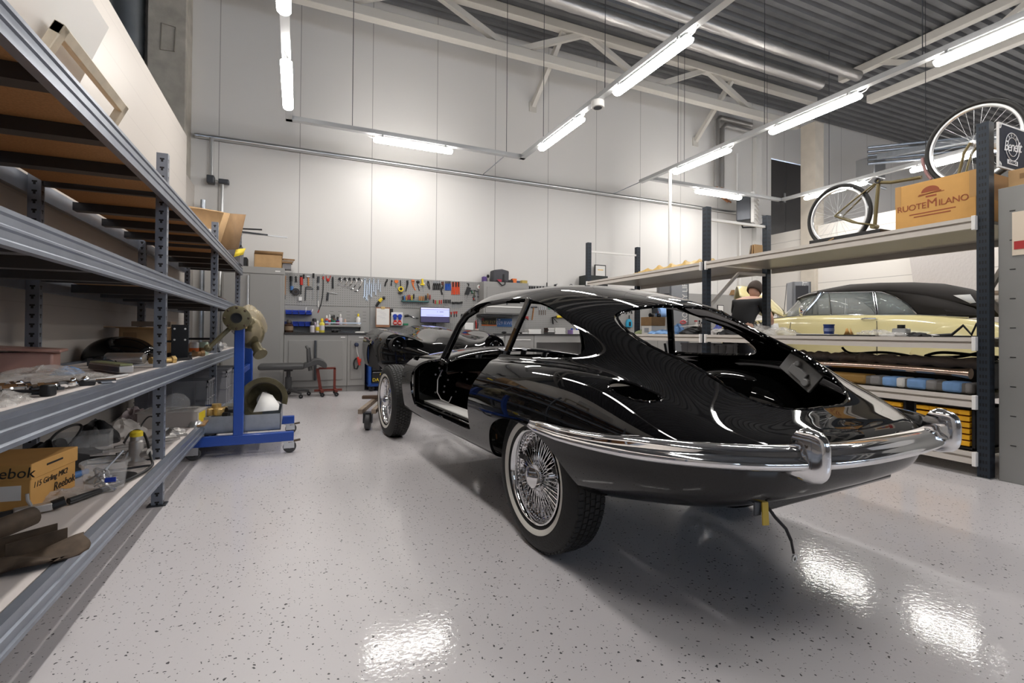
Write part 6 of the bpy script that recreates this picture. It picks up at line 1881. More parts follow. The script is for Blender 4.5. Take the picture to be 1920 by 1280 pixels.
def peg_nodes(m):
    nt = m.node_tree; b = nt.nodes['Principled BSDF']; L = nt.links.new
    tc = nt.nodes.new('ShaderNodeTexCoord'); s = nt.nodes.new('ShaderNodeSeparateXYZ'); L(tc.outputs['Object'], s.inputs[0])

    def mth(op, a, c):
        n = nt.nodes.new('ShaderNodeMath'); n.operation = op
        for k, v in enumerate((a, c)):
            if isinstance(v, (int, float)):
                n.inputs[k].default_value = v
            else:
                L(v, n.inputs[k])
        return n.outputs[0]
    P = .038
    u = mth('ABSOLUTE', mth('SUBTRACT', mth('FRACT', mth('DIVIDE', s.outputs[0], P), 0), .5), 0)
    v = mth('ABSOLUTE', mth('SUBTRACT', mth('FRACT', mth('DIVIDE', s.outputs[2], P), 0), .5), 0)
    hole = mth('MULTIPLY', mth('LESS_THAN', u, .13), mth('LESS_THAN', v, .13))
    mx = nt.nodes.new('ShaderNodeMix'); mx.data_type = 'RGBA'
    L(hole, mx.inputs[0]); mx.inputs[6].default_value = (.34, .335, .325, 1); mx.inputs[7].default_value = (.10, .10, .10, 1)
    L(mx.outputs[2], b.inputs['Base Color'])


peg_nodes(PEGM)
BOARDG = mat('board_grey', (.34, .335, .325), .45)
for k, (xa, xb, z0, z1, m_, lab) in enumerate(((-.20, 1.16, 1.42, 1.955, PEGM, 'perforated grey tool board panel nearest the tall cabinet'), (1.165, 2.50, 1.42, 1.955, PEGM, 'perforated grey tool board panel with the wrenches'),
                                               (2.505, 3.30, .97, 1.955, PEGM, 'perforated grey tool board panel left of the wall cupboard'), (3.305, 6.9, .97, 1.945, PEGM, 'perforated grey tool board panel behind the licence plates and caulking gun'),
                                               (6.905, 9.2, .97, 1.945, PEGM, 'perforated grey tool board panel behind the paper roll'), (9.205, 10.5, .97, 1.955, BOARDG, 'plain grey wall panel at the right end of the bench'))):
    tag(MB().box(xa, xb, YB, YB + .02, z0, z1).build('tool_board', m_), lab, 'tool board', 'panels of the tool wall')
for k, (xa, xb, lab) in enumerate(((-.20, 1.16, 'slotted grey back panel behind the blue bins and bottles'), (1.165, 2.50, 'plain grey back panel behind the clipboard and sockets'))):
    o = tag(MB().box(xa, xb, YB, YB + .02, .97, 1.415).build('back_panel', BOARDG), lab, 'panel')
    if k == 0:
        for i in range(5):
            for j in range(4):
                MB().box(.50 + .135 * i, .56 + .135 * i, YB - .0015, YB, 1.16 + .055 * j, 1.167 + .055 * j).build('slot', mat('slot_dark', (.16, .16, .155), .6), o)
# wooden worktop
tag(MB().box(-.19, 10.45, YC - .02, YB, ZTOP - .028, ZTOP).build('worktop', mat('worktop_black', (.035, .033, .032), .4), bevel=.003), 'long dark worktop on the grey cabinets along the back wall', 'worktop')
# tall cabinet
tc_ = thing('tall_cabinet', 'tall grey steel cabinet with a long handle bar, left end of the bench', 'cabinet', (0, 0, 0))
MB().box(-1.05, -.20, YC, YB, .0, 1.97).build('body', CABG, tc_, bevel=.004)
MB().box(-1.05, -.20, YC - .012, YC, 1.80 + .07, 1.97).build('top_band', CABG, tc_, bevel=.003)
MB().box(-.68, -.245, YC - .014, YC, .20, 1.85).build('door', CABG2, tc_, bevel=.004)
MB().box(-1.03, -.70, YC - .014, YC, .20, 1.85).build('door', CABG2, tc_, bevel=.004)
MB().box(-.715, -.69, YC - .035, YC - .012, .35, 1.83).build('handle_bar', STEEL_L, tc_, bevel=.004)
MB().box(-.33, -.26, YC - .0135, YC - .012, 1.905, 1.925).build('name_plate', PAPER, tc_)
MB().box(-1.05, -.20, YC + .03, YC + .05, 0, .10).build('plinth', CABG2, tc_)


def cabinet(x0, x1, lab, doors, handle=None):
    c = thing('base_cabinet', lab, 'cabinet', (0, 0, 0), 0, 'grey base cabinets')
    MB().box(x0, x1, YC, YB - .01, .10, ZTOP - .03).build('body', CABG, c, bevel=.003)
    MB().box(x0, x1, YC + .03, YB - .02, 0, .10).build('plinth', CABG2, c)
    for a, b in doors:
        MB().box(a, b, YC - .012, YC, .20, .84).build('door', CABG2, c, bevel=.004)
    MB().box(x1 - .10, x1 - .03, YC - .002, YC, .885, .90).build('name_plate', PAPER, c)
    return c


c1 = cabinet(-.195, .745, 'grey base cabinet with two doors below the bottle shelf', ((-.13, .235), (.285, .68)))
MB().box(.245, .275, YC - .03, YC, .20, .84).build('handle_bar', GUN, c1, bevel=.004)
MB().cyl((.30, YC - .035, .52), (.30, YC - .01, .52), .012, 10).build('lock', STEEL_L, c1)
c2 = cabinet(.75, 1.03, 'narrow grey base cabinet with the red hose gun on its door', ((.80, .985),))
ag = thing('hose_gun', 'red air gun with a cable hanging on the narrow cabinet door', 'tool', (.89, YC - .03, .55))
MB().cyl((0, 0, .22), (0, .015, .22), .035, 12).ball((0, -.012, .22), (.035, .018, .035), 10, 8).build('dial', mat('dial_navy', (.02, .03, .07), .4), ag)
MB().tube([(0, -.01, .19), (.01, -.01, .10), (.03, -.01, .02)], .007, 8).build('hose', WIRE, ag)
MB().bar((.02, -.015, .02), (.05, -.015, -.12), .035, .035, up=(0, 1, 0)).box(.015, .075, -.03, 0, -.07, -.01).build('grip', REDP, ag, bevel=.008)
MB().tube([(0, -.01, .0), (-.03, -.01, -.04), (-.04, -.01, -.09), (-.03, -.01, -.17), (.01, -.01, -.18), (.03, -.01, -.12)], .012, 8).build('cable_coil', IRON, ag)
# blue tool trolley
tt = thing('tool_trolley', 'blue and black tool trolley with stickers under the worktop', 'trolley', (1.07, 8.30, .02))
MB().box(0, .05, 0, .45, .08, .88).box(.55, .60, 0, .45, .08, .88).box(0, .6, .02, .45, .06, .12).build('frame', mat('trolley_blue', (.01, .06, .28), .4), tt, bevel=.006)
for j in range(5):
    z0 = (.12, .32, .44, .56, .69)[j]; z1 = (.31, .43, .55, .68, .86)[j]
    MB().box(.06, .54, -.005, .40, z0, z1 - .012).build('drawer', IRON, tt, bevel=.004)
    MB().box(.075, .52, -.018, -.005, z1 - .02, z1 - .008).build('drawer_edge', STEEL_L, tt)
text('DASI', .075, YELLOW, tt, 'sticker_word', face_m((.065, -.008, .17), (1, 0, 0), (0, 0, 1)), align='LEFT')
MB().cyl((.22, -.0085, .255), (.22, -.0055, .255), .035, 16).build('round_sticker', YELLOW, tt)
MB().cyl((.22, -.0085, .62), (.22, -.0055, .62), .04, 18).build('round_sticker', mat('sticker_cyan', (.10, .35, .55), .5), tt)
MB().box(.08, .16, -.0085, -.0055, .585, .655).build('green_sticker', mat('sticker_green', (.25, .32, .12), .5), tt)
MB().box(.20, .42, -.0085, -.0055, .465, .52).build('red_sticker', mat('sticker_red', (.6, .18, .12), .5), tt)
for x in (.06, .54):
    MB().lathe([(.01, -.02), (.045, -.02), (.05, 0), (.045, .02), (.01, .02)], 16, (x, .06, .03), axis='y').build('castor', IRON, tt)
# right-hand part: drawer unit, knee space, more cabinets
c3 = cabinet(1.75, 3.55, 'long grey base cabinet hidden behind the bonnet', ((1.8, 2.3), (2.35, 2.9), (2.95, 3.5)))
c4 = thing('drawer_cabinet', 'grey drawer unit seen through the car quarter window', 'cabinet', (0, 0, 0))
MB().box(3.56, 4.16, YC, YB - .01, .05, ZTOP - .03).build('body', CABG, c4, bevel=.003)
for j in range(4):
    MB().box(3.62, 4.08, YC - .02, YC, .16 + .18 * j, .32 + .18 * j).build('drawer', CABG2, c4, bevel=.006)
    MB().box(3.62, 4.08, YC - .032, YC - .02, .305 + .18 * j, .32 + .18 * j).build('drawer_edge', WHITE, c4)
c5 = thing('desk_frame', 'grey open knee space of the bench next to the drawer unit', 'bench', (0, 0, 0))
MB().box(4.17, 5.45, YC, YC + .03, .80, ZTOP - .03).box(4.17, 4.22, YC, YB - .01, 0, .80).box(5.40, 5.45, YC, YB - .01, 0, .80).box(4.22, 5.40, YB - .06, YB - .04, .1, .80).build('frame', CABG, c5)
c6 = cabinet(5.46, 10.4, 'long grey base cabinet at the right end behind the rack', ((5.5, 6.3), (6.35, 7.1), (7.15, 8.0), (8.05, 9.1)))
# wall cupboard with flap
wc_ = thing('wall_cupboard', 'grey wall cupboard with a flap over the licence plates', 'cupboard', (0, 0, 0))
(wx0, wz1) = (3.198, 1.952)
(wx1, wz0) = (4.130, 1.336)
MB().box(wx0, wx1, 8.62, YB - .001, wz0, wz1).build('body', CABG, wc_, bevel=.004)
MB().box(wx0 + .06, wx1 - .03, 8.605, 8.62, wz0 + .30, wz1 - .10).build('shutter', CABG2, wc_, bevel=.003)
MB().box(wx0 + .03, wx1 - .02, 8.60, 8.62, wz0 + .02, wz0 + .28).build('flap', CABG2, wc_, bevel=.006)
MB().box(wx0 + .06, wx1 - .06, 8.592, 8.60, wz0 + .13, wz0 + .155).build('flap_handle', WHITE, wc_)
MB().cyl(((wx0 + wx1) / 2, 8.585, wz0 + .2), ((wx0 + wx1) / 2, 8.60, wz0 + .2), .015, 10).build('lock', GUN, wc_)
MB().box(wx0 - .05, wx0 + .6, 8.64, 8.88, wz0 - .05, wz0 - .005).build('lamp_tray', IRON, wc_)
# things on the cupboard
tb_ = thing('tool_bag', 'grey fabric tool bag with a red strap on the wall cupboard', 'bag', (3.557, 8.74, wz1 + .002))
MB().prism([(-.16, 0), (.16, 0), (.165, .22), (.02, .25), (-.15, .225)], -.11, .11, 'xz').build('bag', mat('grey_canvas', (.075, .075, .085), .9, bump=.5, bscale=25), tb_, bevel=.02)
MB().tube([(-.10, -.13, .03), (-.05, -.14, -.02), (.0, -.15, -.07), (.06, -.145, -.05), (.08, -.13, .03)], .012, 8).build('strap_loop', IRON, tb_)
MB().box(-.09, -.0, -.125, -.11, .0, .045).build('red_strap', mat('strap_red', (.4, .03, .06), .7), tb_)
MB().box(.03, .06, -.122, -.11, .02, .15).build('buckle', IRON, tb_)
for k, (p, sx, sz, m_, nm, lab) in enumerate((((3.253, 2.014), .035, .06, mat('purple_carton', (.09, .05, .2), .6), 'small_carton', 'small purple carton at the left end of the wall cupboard'), ((3.435, 2.017), .03, .05, PAPER, 'small_carton', 'small white carton against the grey tool bag'),
                                              ((3.794, 2.014), .05, .035, BLKPL, 'battery', 'black battery lying right of the tool bag'), ((3.870, 2.026), .045, .055, ORANGE, 'battery_charger', 'orange charger on the wall cupboard'),
                                              ((3.945, 2.017), .04, .03, mat('navy_pack', (.03, .06, .12), .5), 'battery', 'dark blue battery beside the orange charger'), ((4.086, 2.013), .06, .04, mat('mustard', (.45, .33, .08), .6), 'small_carton', 'mustard yellow carton at the right end of the wall cupboard'))):
    tag(MB().box(-sx, sx, -.05, .05, 0, sz * 1.6).build(nm, m_, None, bevel=.005, loc=(p[0], 8.75, wz1 + .002)), lab, nm.replace('_', ' '))
bo = thing('spray_bottle', 'small bottle with a black top at the left end of the wall cupboard', 'bottle', (3.329, 8.75, wz1 + .002))
MB().lathe([(.001, 0), (.028, 0), (.028, .07), (.015, .08), (.001, .08)], 14).build('bottle', mat('grey_bottle', (.4, .38, .36), .4), bo)
MB().ball((0, 0, .11), (.028, .028, .035), 12, 8).build('top', IRON, bo)
# things on the tall cabinet
bx2 = thing('open_carton', 'brown open cardboard box on the tall grey cabinet', 'box', (-0.408, 8.62, 1.972))
MB().box(-.22, .17, -.15, -.145, 0, .20).box(-.22, .17, .145, .15, 0, .20).box(-.22, -.215, -.15, .15, 0, .2).box(.165, .17, -.15, .15, 0, .2).box(-.22, .17, -.15, .15, 0, .005).build('carton', CARD, bx2)
MB().add([(-.22, .15, .20), (.17, .15, .20), (.18, .10, .29), (-.23, .10, .29)], [(0, 1, 2, 3)]).add([(-.22, -.15, .20), (.17, -.15, .20), (.16, -.18, .25), (-.21, -.18, .25)], [(0, 1, 2, 3)]).build('flap', CARD_D, bx2, solid=.005)
tag(MB().box(-.10, .10, -.12, .12, 0, .15).build('black_case', IRON, None, bevel=.01, loc=(-.86 + .03, 8.66, 1.972)), 'black case left of the cardboard box on the tall cabinet', 'case')
for k in range(3):
    tag(MB().box(-.07, .10, -.1, .1, 0, .022).build('carpet_offcut', PALEWOOD if k % 2 else CARD_D, None, loc=(-0.194 + .01 * k, 8.66, 2.07 + .024 * k), rotz=.1 * k), ['lowest brown sheet beside the box on the tall cabinet', 'middle brown sheet beside the box on the tall cabinet', 'topmost brown sheet beside the box on the tall cabinet'][k], 'sheet', 'brown sheets on the tall cabinet')
tag(MB().box(-.05, .07, -.08, .1, 0, .096).build('white_block', GREYPL, None, loc=(-0.179, 8.66, 1.972)), 'grey block under the brown sheets on the tall cabinet', 'block')

# ---- hand tools: each hangs on its own peg
TY = YB - .006


def peg_tool(name, lab, cat, parts, group=None):
    """parts: (part name, material, mesh builder in wall coordinates)"""
    if len(parts) == 1:
        return tag(parts[0][2].build(name, parts[0][1]), lab, cat, group)
    xs = [v[0] for p in parts for v in p[2].v]; zs = [v[2] for p in parts for v in p[2].v]
    c = Vector((sum(xs) / len(xs), TY, max(zs)))
    t = thing(name, lab, cat, c, 0, group)
    for pn, m_, mb in parts:
        mb.v = [(x - c.x, y - c.y, z - c.z) for x, y, z in mb.v]
        mb.build(pn, m_, t)
    return t


def st_(a, b, r, n=8, dy=0):
    return MB().tube([(a[0], TY + dy, a[1]), (b[0], TY + dy, b[1])], r, n)


def poly_(pts, r, n=8, dy=0):
    return MB().tube([(a, TY + dy, b) for a, b in pts], r, n)


def slab(pts, t=.01, dy=0):
    return MB().prism(pts, TY + dy - t, TY + dy, 'xz')


peg_tool('pry_bar', 'long brown flat bar at the left end of the tool board', 'tool', [('bar', WOOD, st_((-0.199, 1.897), (-0.202, 1.584), .013)), ('tip', IRON, st_((-0.202, 1.584), (-0.202, 1.507), .010))])
peg_tool('hand_torch', 'black torch with a blue tube below it, left on the tool board', 'torch', [('head', BLKPL, st_((-0.111, 1.897), (-0.108, 1.810), .022)), ('body', GUN, st_((-0.108, 1.810), (-0.109, 1.732), .017)), ('lower_case', mat('tool_blue', (.06, .17, .42), .4), st_((-0.101, 1.733), (-0.096, 1.665), .028)), ('tail', BLKPL, st_((-0.115, 1.732), (-0.111, 1.621), .012))])
peg_tool('funnel_cap', 'round black cup hanging beside the blue tube', 'cap', [('cup', mat('brown_black', (.025, .015, .012), .4), MB().lathe([(.001, -.03), (.06, -.03), (.055, 0), (.001, 0)], 24, (-0.036, TY, 1.639), axis='y')), ('shine', GUN, MB().lathe([(.03, -.034), (.045, -.034), (.045, -.03), (.03, -.03)], 20, (-0.036, TY, 1.639), axis='y'))])
peg_tool('small_pliers', 'small black pliers right of the torch', 'pliers', [('jaws', BLKPL, st_((-0.037, 1.901), (-0.036, 1.857), .014)), ('handles', BLKPL, MB().tube([(-0.040, TY, 1.857), (-0.045, TY, 1.798)], .007, 6).tube([(-0.033, TY, 1.857), (-0.025, TY, 1.799)], .007, 6))])
peg_tool('soldering_iron', 'red handled iron with a white plug box hanging below', 'tool', [('handle', REDP, st_((0.044, 1.886), (0.047, 1.759), .024)), ('top', IRON, st_((0.041, 1.915), (0.044, 1.884), .018)), ('shaft', IRON, st_((0.043, 1.759), (0.041, 1.603), .009)), ('plug', WHITE, MB().box(0.010, 0.059, TY - .03, TY, 1.493, 1.556))])
peg_tool('thin_screwdriver', 'short black screwdriver next to the red iron', 'screwdriver', [('handle', BLKPL, st_((0.084, 1.937), (0.081, 1.863), .013)), ('blade', STEEL_L, st_((0.081, 1.863), (0.079, 1.760), .005))])
peg_tool('hammer', 'hammer with an orange wooden handle on the left tool board', 'hammer', [('head', STEEL, st_((0.124, 1.902), (0.179, 1.901), .017)), ('handle', mat('hickory', (.5, .2, .06), .5), st_((0.151, 1.899), (0.157, 1.749), .013))])
peg_tool('try_square', 'dark angle square with two arms below the hammer', 'square', [('blade', GUN, st_((0.117, 1.723), (0.109, 1.498), .009)), ('arm', GUN, MB().tube([(0.116, TY, 1.695), (0.235, TY, 1.701)], .007, 6).tube([(0.117, TY, 1.727), (0.203, TY, 1.729)], .007, 6))])
peg_tool('long_screwdriver', 'long thin screwdriver with a black handle reaching over the board top', 'screwdriver', [('handle', BLKPL, st_((0.234, 1.963), (0.233, 1.886), .016)), ('blade', STEEL, st_((0.233, 1.886), (0.232, 1.521), .004))])
peg_tool('grease_gun', 'long slim pick up tool with a white tip', 'tool', [('grip', GUN, st_((0.312, 1.914), (0.307, 1.810), .020)), ('joint', GUN, st_((0.308, 1.751), (0.307, 1.687), .018)), ('rod', STEEL, st_((0.309, 1.810), (0.303, 1.395), .006)), ('tip', WHITE, st_((0.311, 1.504), (0.314, 1.396), .010))])
peg_tool('pull_cable', 'long curved black rod with a red top on the left board', 'tool', [('knob', REDP, st_((0.389, 1.919), (0.386, 1.869), .014)), ('wire', STEEL, st_((0.389, 1.973), (0.389, 1.914), .004)), ('rod', IRON, poly_([(0.388, 1.869), (0.388, 1.705), (0.379, 1.566), (0.357, 1.446), (0.326, 1.347)], .007)), ('tip', REDP, st_((0.326, 1.347), (0.311, 1.302), .008))])
peg_tool('spring_calipers', 'red spring calipers with two thin legs', 'pliers', [('grip', REDP, MB().ball((0.464, TY, 1.863), (.026, .012, .03), 12, 8)), ('legs', REDP, MB().tube([(0.431, TY, 1.936), (0.441, TY, 1.886), (0.464, TY, 1.863)], .006, 6).tube([(0.502, TY, 1.939), (0.492, TY, 1.889), (0.464, TY, 1.863)], .006, 6)), ('tail', IRON, st_((0.462, 1.848), (0.463, 1.813), .006))])
peg_tool('flat_file', 'broad black file hanging by the calipers', 'file', [('file', IRON, slab([(0.527, 1.721), (0.556, 1.722), (0.554, 1.892), (0.543, 1.924), (0.531, 1.919), (0.526, 1.881)]))])
peg_tool('offset_wrench', 'bent wrench with a bright arm, low on the left board', 'wrench', [('handle', GUN, st_((0.468, 1.649), (0.455, 1.514), .018)), ('arm', STEEL_L, MB().tube([(0.466, TY, 1.649), (0.551, TY, 1.640), (0.617, TY, 1.633)], .009, 8))])
for k, (x, h) in enumerate(((1085, 115), (1165, 140), (1245, 165), (1325, 195), (1408, 230))):
    zz = 195
    pts = {0: [(0.652, 1.892), (0.679, 1.876), (0.667, 1.812), (0.615, 1.787)], 1: [(0.736, 1.896), (0.772, 1.865), (0.739, 1.783), (0.693, 1.772)], 2: [(0.813, 1.900), (0.854, 1.867), (0.816, 1.774), (0.768, 1.750)], 3: [(0.888, 1.901), (0.933, 1.866), (0.884, 1.746), (0.831, 1.726)], 4: [(0.968, 1.905), (1.019, 1.860), (0.962, 1.714), (0.899, 1.694)]}[k]
    Q = nspline(range(4), np.array(pts), np.linspace(0, 3, 20))
    peg_tool('hook_spanner', ['smallest curved chrome wrench of the row of five', 'second curved chrome wrench of the row', 'middle curved chrome wrench of the row', 'fourth curved chrome wrench of the row', 'largest curved chrome wrench of the row, beside the straight wrenches'][k], 'wrench',
             [('hook', CHROME, poly_([tuple(q) for q in Q], .010)), ('peg', IRON, MB().cyl((pts[0][0], TY - .02, pts[0][1]), (pts[0][0], TY + .012, pts[0][1]), .022, 10))], 'curved chrome wrenches')
WR = {0: ((1.072, 1.903), (1.066, 1.590)), 1: ((1.109, 1.828), (1.106, 1.546)), 2: ((1.150, 1.907), (1.144, 1.639)), 3: ((1.185, 1.832), (1.183, 1.600)), 4: ((1.223, 1.911), (1.222, 1.699)), 5: ((1.260, 1.835), (1.260, 1.639)), 6: ((1.300, 1.915), (1.300, 1.739)), 7: ((1.339, 1.839), (1.338, 1.699))}
for k in range(8):
    a, b = WR[k]; r = .020 - .0014 * k
    m1 = MB().lathe([(r * .5, -.008), (r, -.008), (r, .0), (r * .5, .0), (r * .5, -.008)], 14, (a[0], TY, a[1]), axis='y')
    m2 = MB().lathe([(r * .55, -.008), (r * 1.15, -.008), (r * 1.15, .0), (r * .55, .0), (r * .55, -.008)], 12, (b[0], TY, b[1]), axis='y', a0=radians(-50), a1=radians(230))
    peg_tool('combination_wrench', ['largest straight wrench, first of the row of eight', 'second straight wrench, hung lower', 'third straight wrench, hung high', 'fourth straight wrench, hung lower', 'fifth straight wrench of the row', 'sixth straight wrench, hung lower', 'seventh straight wrench, slim', 'smallest straight wrench, last of the row of eight'][k], 'wrench',
             [('shaft', STEEL_L, slab([(a[0] - r * .55, a[1] - r), (a[0] + r * .55, a[1] - r), (b[0] + r * .55, b[1] + r), (b[0] - r * .55, b[1] + r)], .006)), ('ring_end', STEEL_L, m1), ('open_end', STEEL_L, m2), ('peg', IRON, MB().cyl((a[0], TY - .015, a[1]), (a[0], TY + .013, a[1]), r * .45, 8))], 'straight wrenches')
peg_tool('air_saw', 'black and yellow air tool hanging aslant above the clipboard', 'tool', [('head', BLKPL, st_((1.378, 1.590), (1.419, 1.585), .03)), ('body', YELLOW, st_((1.321, 1.522), (1.367, 1.577), .028)), ('handle', IRON, st_((1.270, 1.438), (1.327, 1.528), .022))])
peg_tool('hook_pliers', 'bent black pliers right of the straight wrenches', 'pliers', [('pliers', BLKPL, poly_([(1.459, 1.926), (1.447, 1.890), (1.428, 1.859), (1.418, 1.799)], .014))])
peg_tool('nippers', 'small grey nippers beside the bent pliers', 'pliers', [('head', IRON, MB().ball((1.537, TY, 1.898), (.016, .012, .016), 10, 8)), ('handles', GUN, MB().tube([(1.530, TY, 1.894), (1.521, TY, 1.810)], .008, 6).tube([(1.534, TY, 1.888), (1.540, TY, 1.811)], .006, 6))])
peg_tool('scraper', 'orange handled scraper with a green blade', 'scraper', [('handle', ORANGE, slab([(1.588, 1.915), (1.645, 1.918), (1.653, 1.888), (1.634, 1.863), (1.604, 1.862), (1.584, 1.885)], .02)), ('blade', mat('blade_green', (.16, .26, .2), .4), st_((1.616, 1.862), (1.611, 1.784), .008))])
peg_tool('tape_measure', 'yellow and black tape measure hung on a black hook', 'tape measure', [('case', YELLOW, MB().cyl((1.697, TY - .035, 1.758), (1.697, TY, 1.758), .048, 20)), ('face', BLKPL, MB().cyl((1.697, TY - .038, 1.760), (1.697, TY - .034, 1.760), .026, 16)), ('hook', IRON, st_((1.691, 1.920), (1.697, 1.806), .010)), ('base', BLKPL, MB().box(1.655, 1.727, TY - .034, TY, 1.679, 1.698))])
peg_tool('curved_knife', 'curved black knife in the middle of the tool board', 'knife', [('knife', IRON, slab([(1.795, 1.919), (1.832, 1.927), (1.836, 1.867), (1.817, 1.793), (1.791, 1.713), (1.782, 1.725), (1.797, 1.804), (1.802, 1.865)]))])
peg_tool('water_pump_pliers', 'orange handled pliers spreading to two grips', 'pliers', [('jaws', ORANGE, MB().tube([(1.892, TY, 1.924), (1.941, TY, 1.923)], .016, 8)), ('handles', ORANGE, MB().tube([(1.896, TY, 1.918), (1.918, TY, 1.840), (1.964, TY, 1.750)], .009, 6).tube([(1.941, TY, 1.920), (1.924, TY, 1.852), (1.934, TY, 1.792)], .009, 6))])
peg_tool('tin_snips', 'grey tin snips right of the orange pliers', 'snips', [('head', BLKPL, MB().ball((2.011, TY, 1.905), (.035, .014, .028), 12, 8)), ('handles', GUN, MB().tube([(1.999, TY, 1.886), (2.016, TY, 1.814), (2.041, TY, 1.744)], .009, 6)), ('grip', STEEL_L, st_((2.015, 1.863), (2.057, 1.810), .009))])
peg_tool('cutter_knife', 'yellow cutter sticking up over the board edge', 'knife', [('body', YELLOW, st_((2.092, 1.965), (2.100, 1.848), .020)), ('side_knob', YELLOW, MB().box(2.056, 2.130, TY - .02, TY, 1.846, 1.873)), ('blade', STEEL, st_((2.106, 1.849), (2.116, 1.732), .005)), ('clip', WHITE, st_((2.127, 1.893), (2.128, 1.850), .012))])
peg_tool('side_cutters', 'dark side cutters before the row of black pliers', 'pliers', [('cutters', GUN, MB().tube([(2.197, TY, 1.933), (2.185, TY, 1.871), (2.228, TY, 1.776)], .010, 6)), ('grip', mat('brown_black', (.025, .015, .012), .4), MB().tube([(2.207, TY, 1.927), (2.223, TY, 1.860), (2.234, TY, 1.780)], .009, 6))])
for k, x in enumerate((1070, 1100, 1130, 1160)):
    a = {0: (2.308, 1.923), 1: (2.346, 1.925), 2: (2.384, 1.927), 3: (2.422, 1.929)}[k]
    peg_tool('circlip_pliers', ['first black handled pliers of the row of four', 'second black handled pliers of the row of four', 'third black handled pliers of the row of four', 'fourth black handled pliers of the row of four'][k], 'pliers',
             [('jaws', STEEL, st_((a[0], a[1] + .012), (a[0], a[1] - .03), .012)), ('handles', BLKPL, MB().tube([(a[0] - .006, TY, a[1] - .03), (a[0] - .014, TY, a[1] - .09), (a[0] - .012, TY, a[1] - .155)], .008, 6).tube([(a[0] + .006, TY, a[1] - .03), (a[0] + .012, TY, a[1] - .09), (a[0] + .008, TY, a[1] - .15)], .008, 6))], 'black handled pliers')
peg_tool('crimping_tool', 'brown and black crimping tool before the blue pliers', 'pliers', [('head', mat('crimp_brown', (.12, .04, .03), .5), st_((2.478, 1.928), (2.479, 1.866), .024)), ('handle', BLKPL, poly_([(2.475, 1.834), (2.450, 1.758), (2.473, 1.687)], .016)), ('lever', GUN, st_((2.487, 1.866), (2.490, 1.797), .012))])
BL = {0: (2.544, 1.931), 1: (2.583, 1.933), 2: (2.618, 1.935)}
for k in range(3):
    a = BL[k]
    peg_tool('blue_pliers', ['left pliers with blue grips', 'middle pliers with blue grips', 'right pliers with blue grips'][k], 'pliers', [('jaws', GUN, st_((a[0], a[1] + .01), (a[0], a[1] - .04), .013)), ('handles', mat('grip_blue', (.02, .09, .40), .45), MB().tube([(a[0] - .008, TY, a[1] - .03), (a[0] - .015, TY, a[1] - .16)], .010, 6).tube([(a[0] + .008, TY, a[1] - .03), (a[0] + .014, TY, a[1] - .16)], .010, 6))], 'pliers with blue grips')
RD = {0: (2.678, 1.931), 1: (2.736, 1.934), 2: (2.786, 1.937)}
for k in range(3):
    a = RD[k]
    peg_tool('insulated_pliers', ['left pliers with long orange red grips', 'middle pliers with long orange red grips', 'right pliers with long orange red grips, by the holster'][k], 'pliers', [('jaws', IRON, st_((a[0], a[1] + .005), (a[0], a[1] - .09), .018)), ('handles', mat('grip_red', (.72, .09, .03), .45), MB().tube([(a[0] - .012, TY, a[1]), (a[0] - .012, TY, a[1] - .08), (a[0] - .020, TY, a[1] - .235)], .012, 6).tube([(a[0] + .012, TY, a[1]), (a[0] + .012, TY, a[1] - .08), (a[0] + .016, TY, a[1] - .235)], .012, 6))], 'pliers with orange red grips')
peg_tool('glue_gun', 'black hand tool in a holster left of the wall cupboard', 'tool', [('hook', IRON, poly_([(2.961, 1.919), (2.993, 1.918), (2.986, 1.870)], .010)), ('body', BLKPL, slab([(2.959, 1.856), (3.029, 1.833), (2.987, 1.704), (2.907, 1.707)], .03)), ('nozzle', STEEL_L, st_((2.940, 1.702), (2.937, 1.600), .012))])
for k, (a, b, m_, lab) in enumerate((((3.047, 1.789), (3.068, 1.732), GREEN, 'green clamp beside the holster'), ((3.111, 1.792), (3.103, 1.682), mat('drab', (.1, .12, .07), .5), 'olive clamp next to the green one'), ((3.160, 1.781), (3.193, 1.673), STEEL, 'steel clamp near the wall cupboard'), ((3.089, 1.656), (3.099, 1.605), REDP, 'red clamp low beside the wall cupboard'))):
    peg_tool('clamp', lab, 'clamp', [('bar', m_, st_(a, b, .011)), ('screw', IRON, MB().cyl((b[0] - .03, TY - .01, b[1]), (b[0] + .03, TY - .01, b[1]), .006, 6)), ('jaw', GUN, MB().box(a[0] - .025, a[0] + .02, TY - .02, TY, a[1] - .006, a[1] + .008))])
rl = (3.205, 1.863)
peg_tool('tape_roll', 'white tape roll with a red core beside the wall cupboard', 'tape', [('roll', WHITE, MB().lathe([(.02, -.03), (.048, -.03), (.048, 0), (.02, 0), (.02, -.03)], 24, (rl[0], TY, rl[1]), axis='y')), ('core', REDP, MB().cyl((rl[0], TY - .031, rl[1]), (rl[0], TY - .002, rl[1]), .022, 16)), ('card', PAPER, MB().box(rl[0] + .01, rl[0] + .075, TY - .004, TY, rl[1] - .055, rl[1] + .03))])
tag(MB().box(3.215, 3.257, TY - .03, TY, 1.589, 1.624).build('white_socket', WHITE, bevel=.004), 'small white wall socket under the tape roll', 'socket')
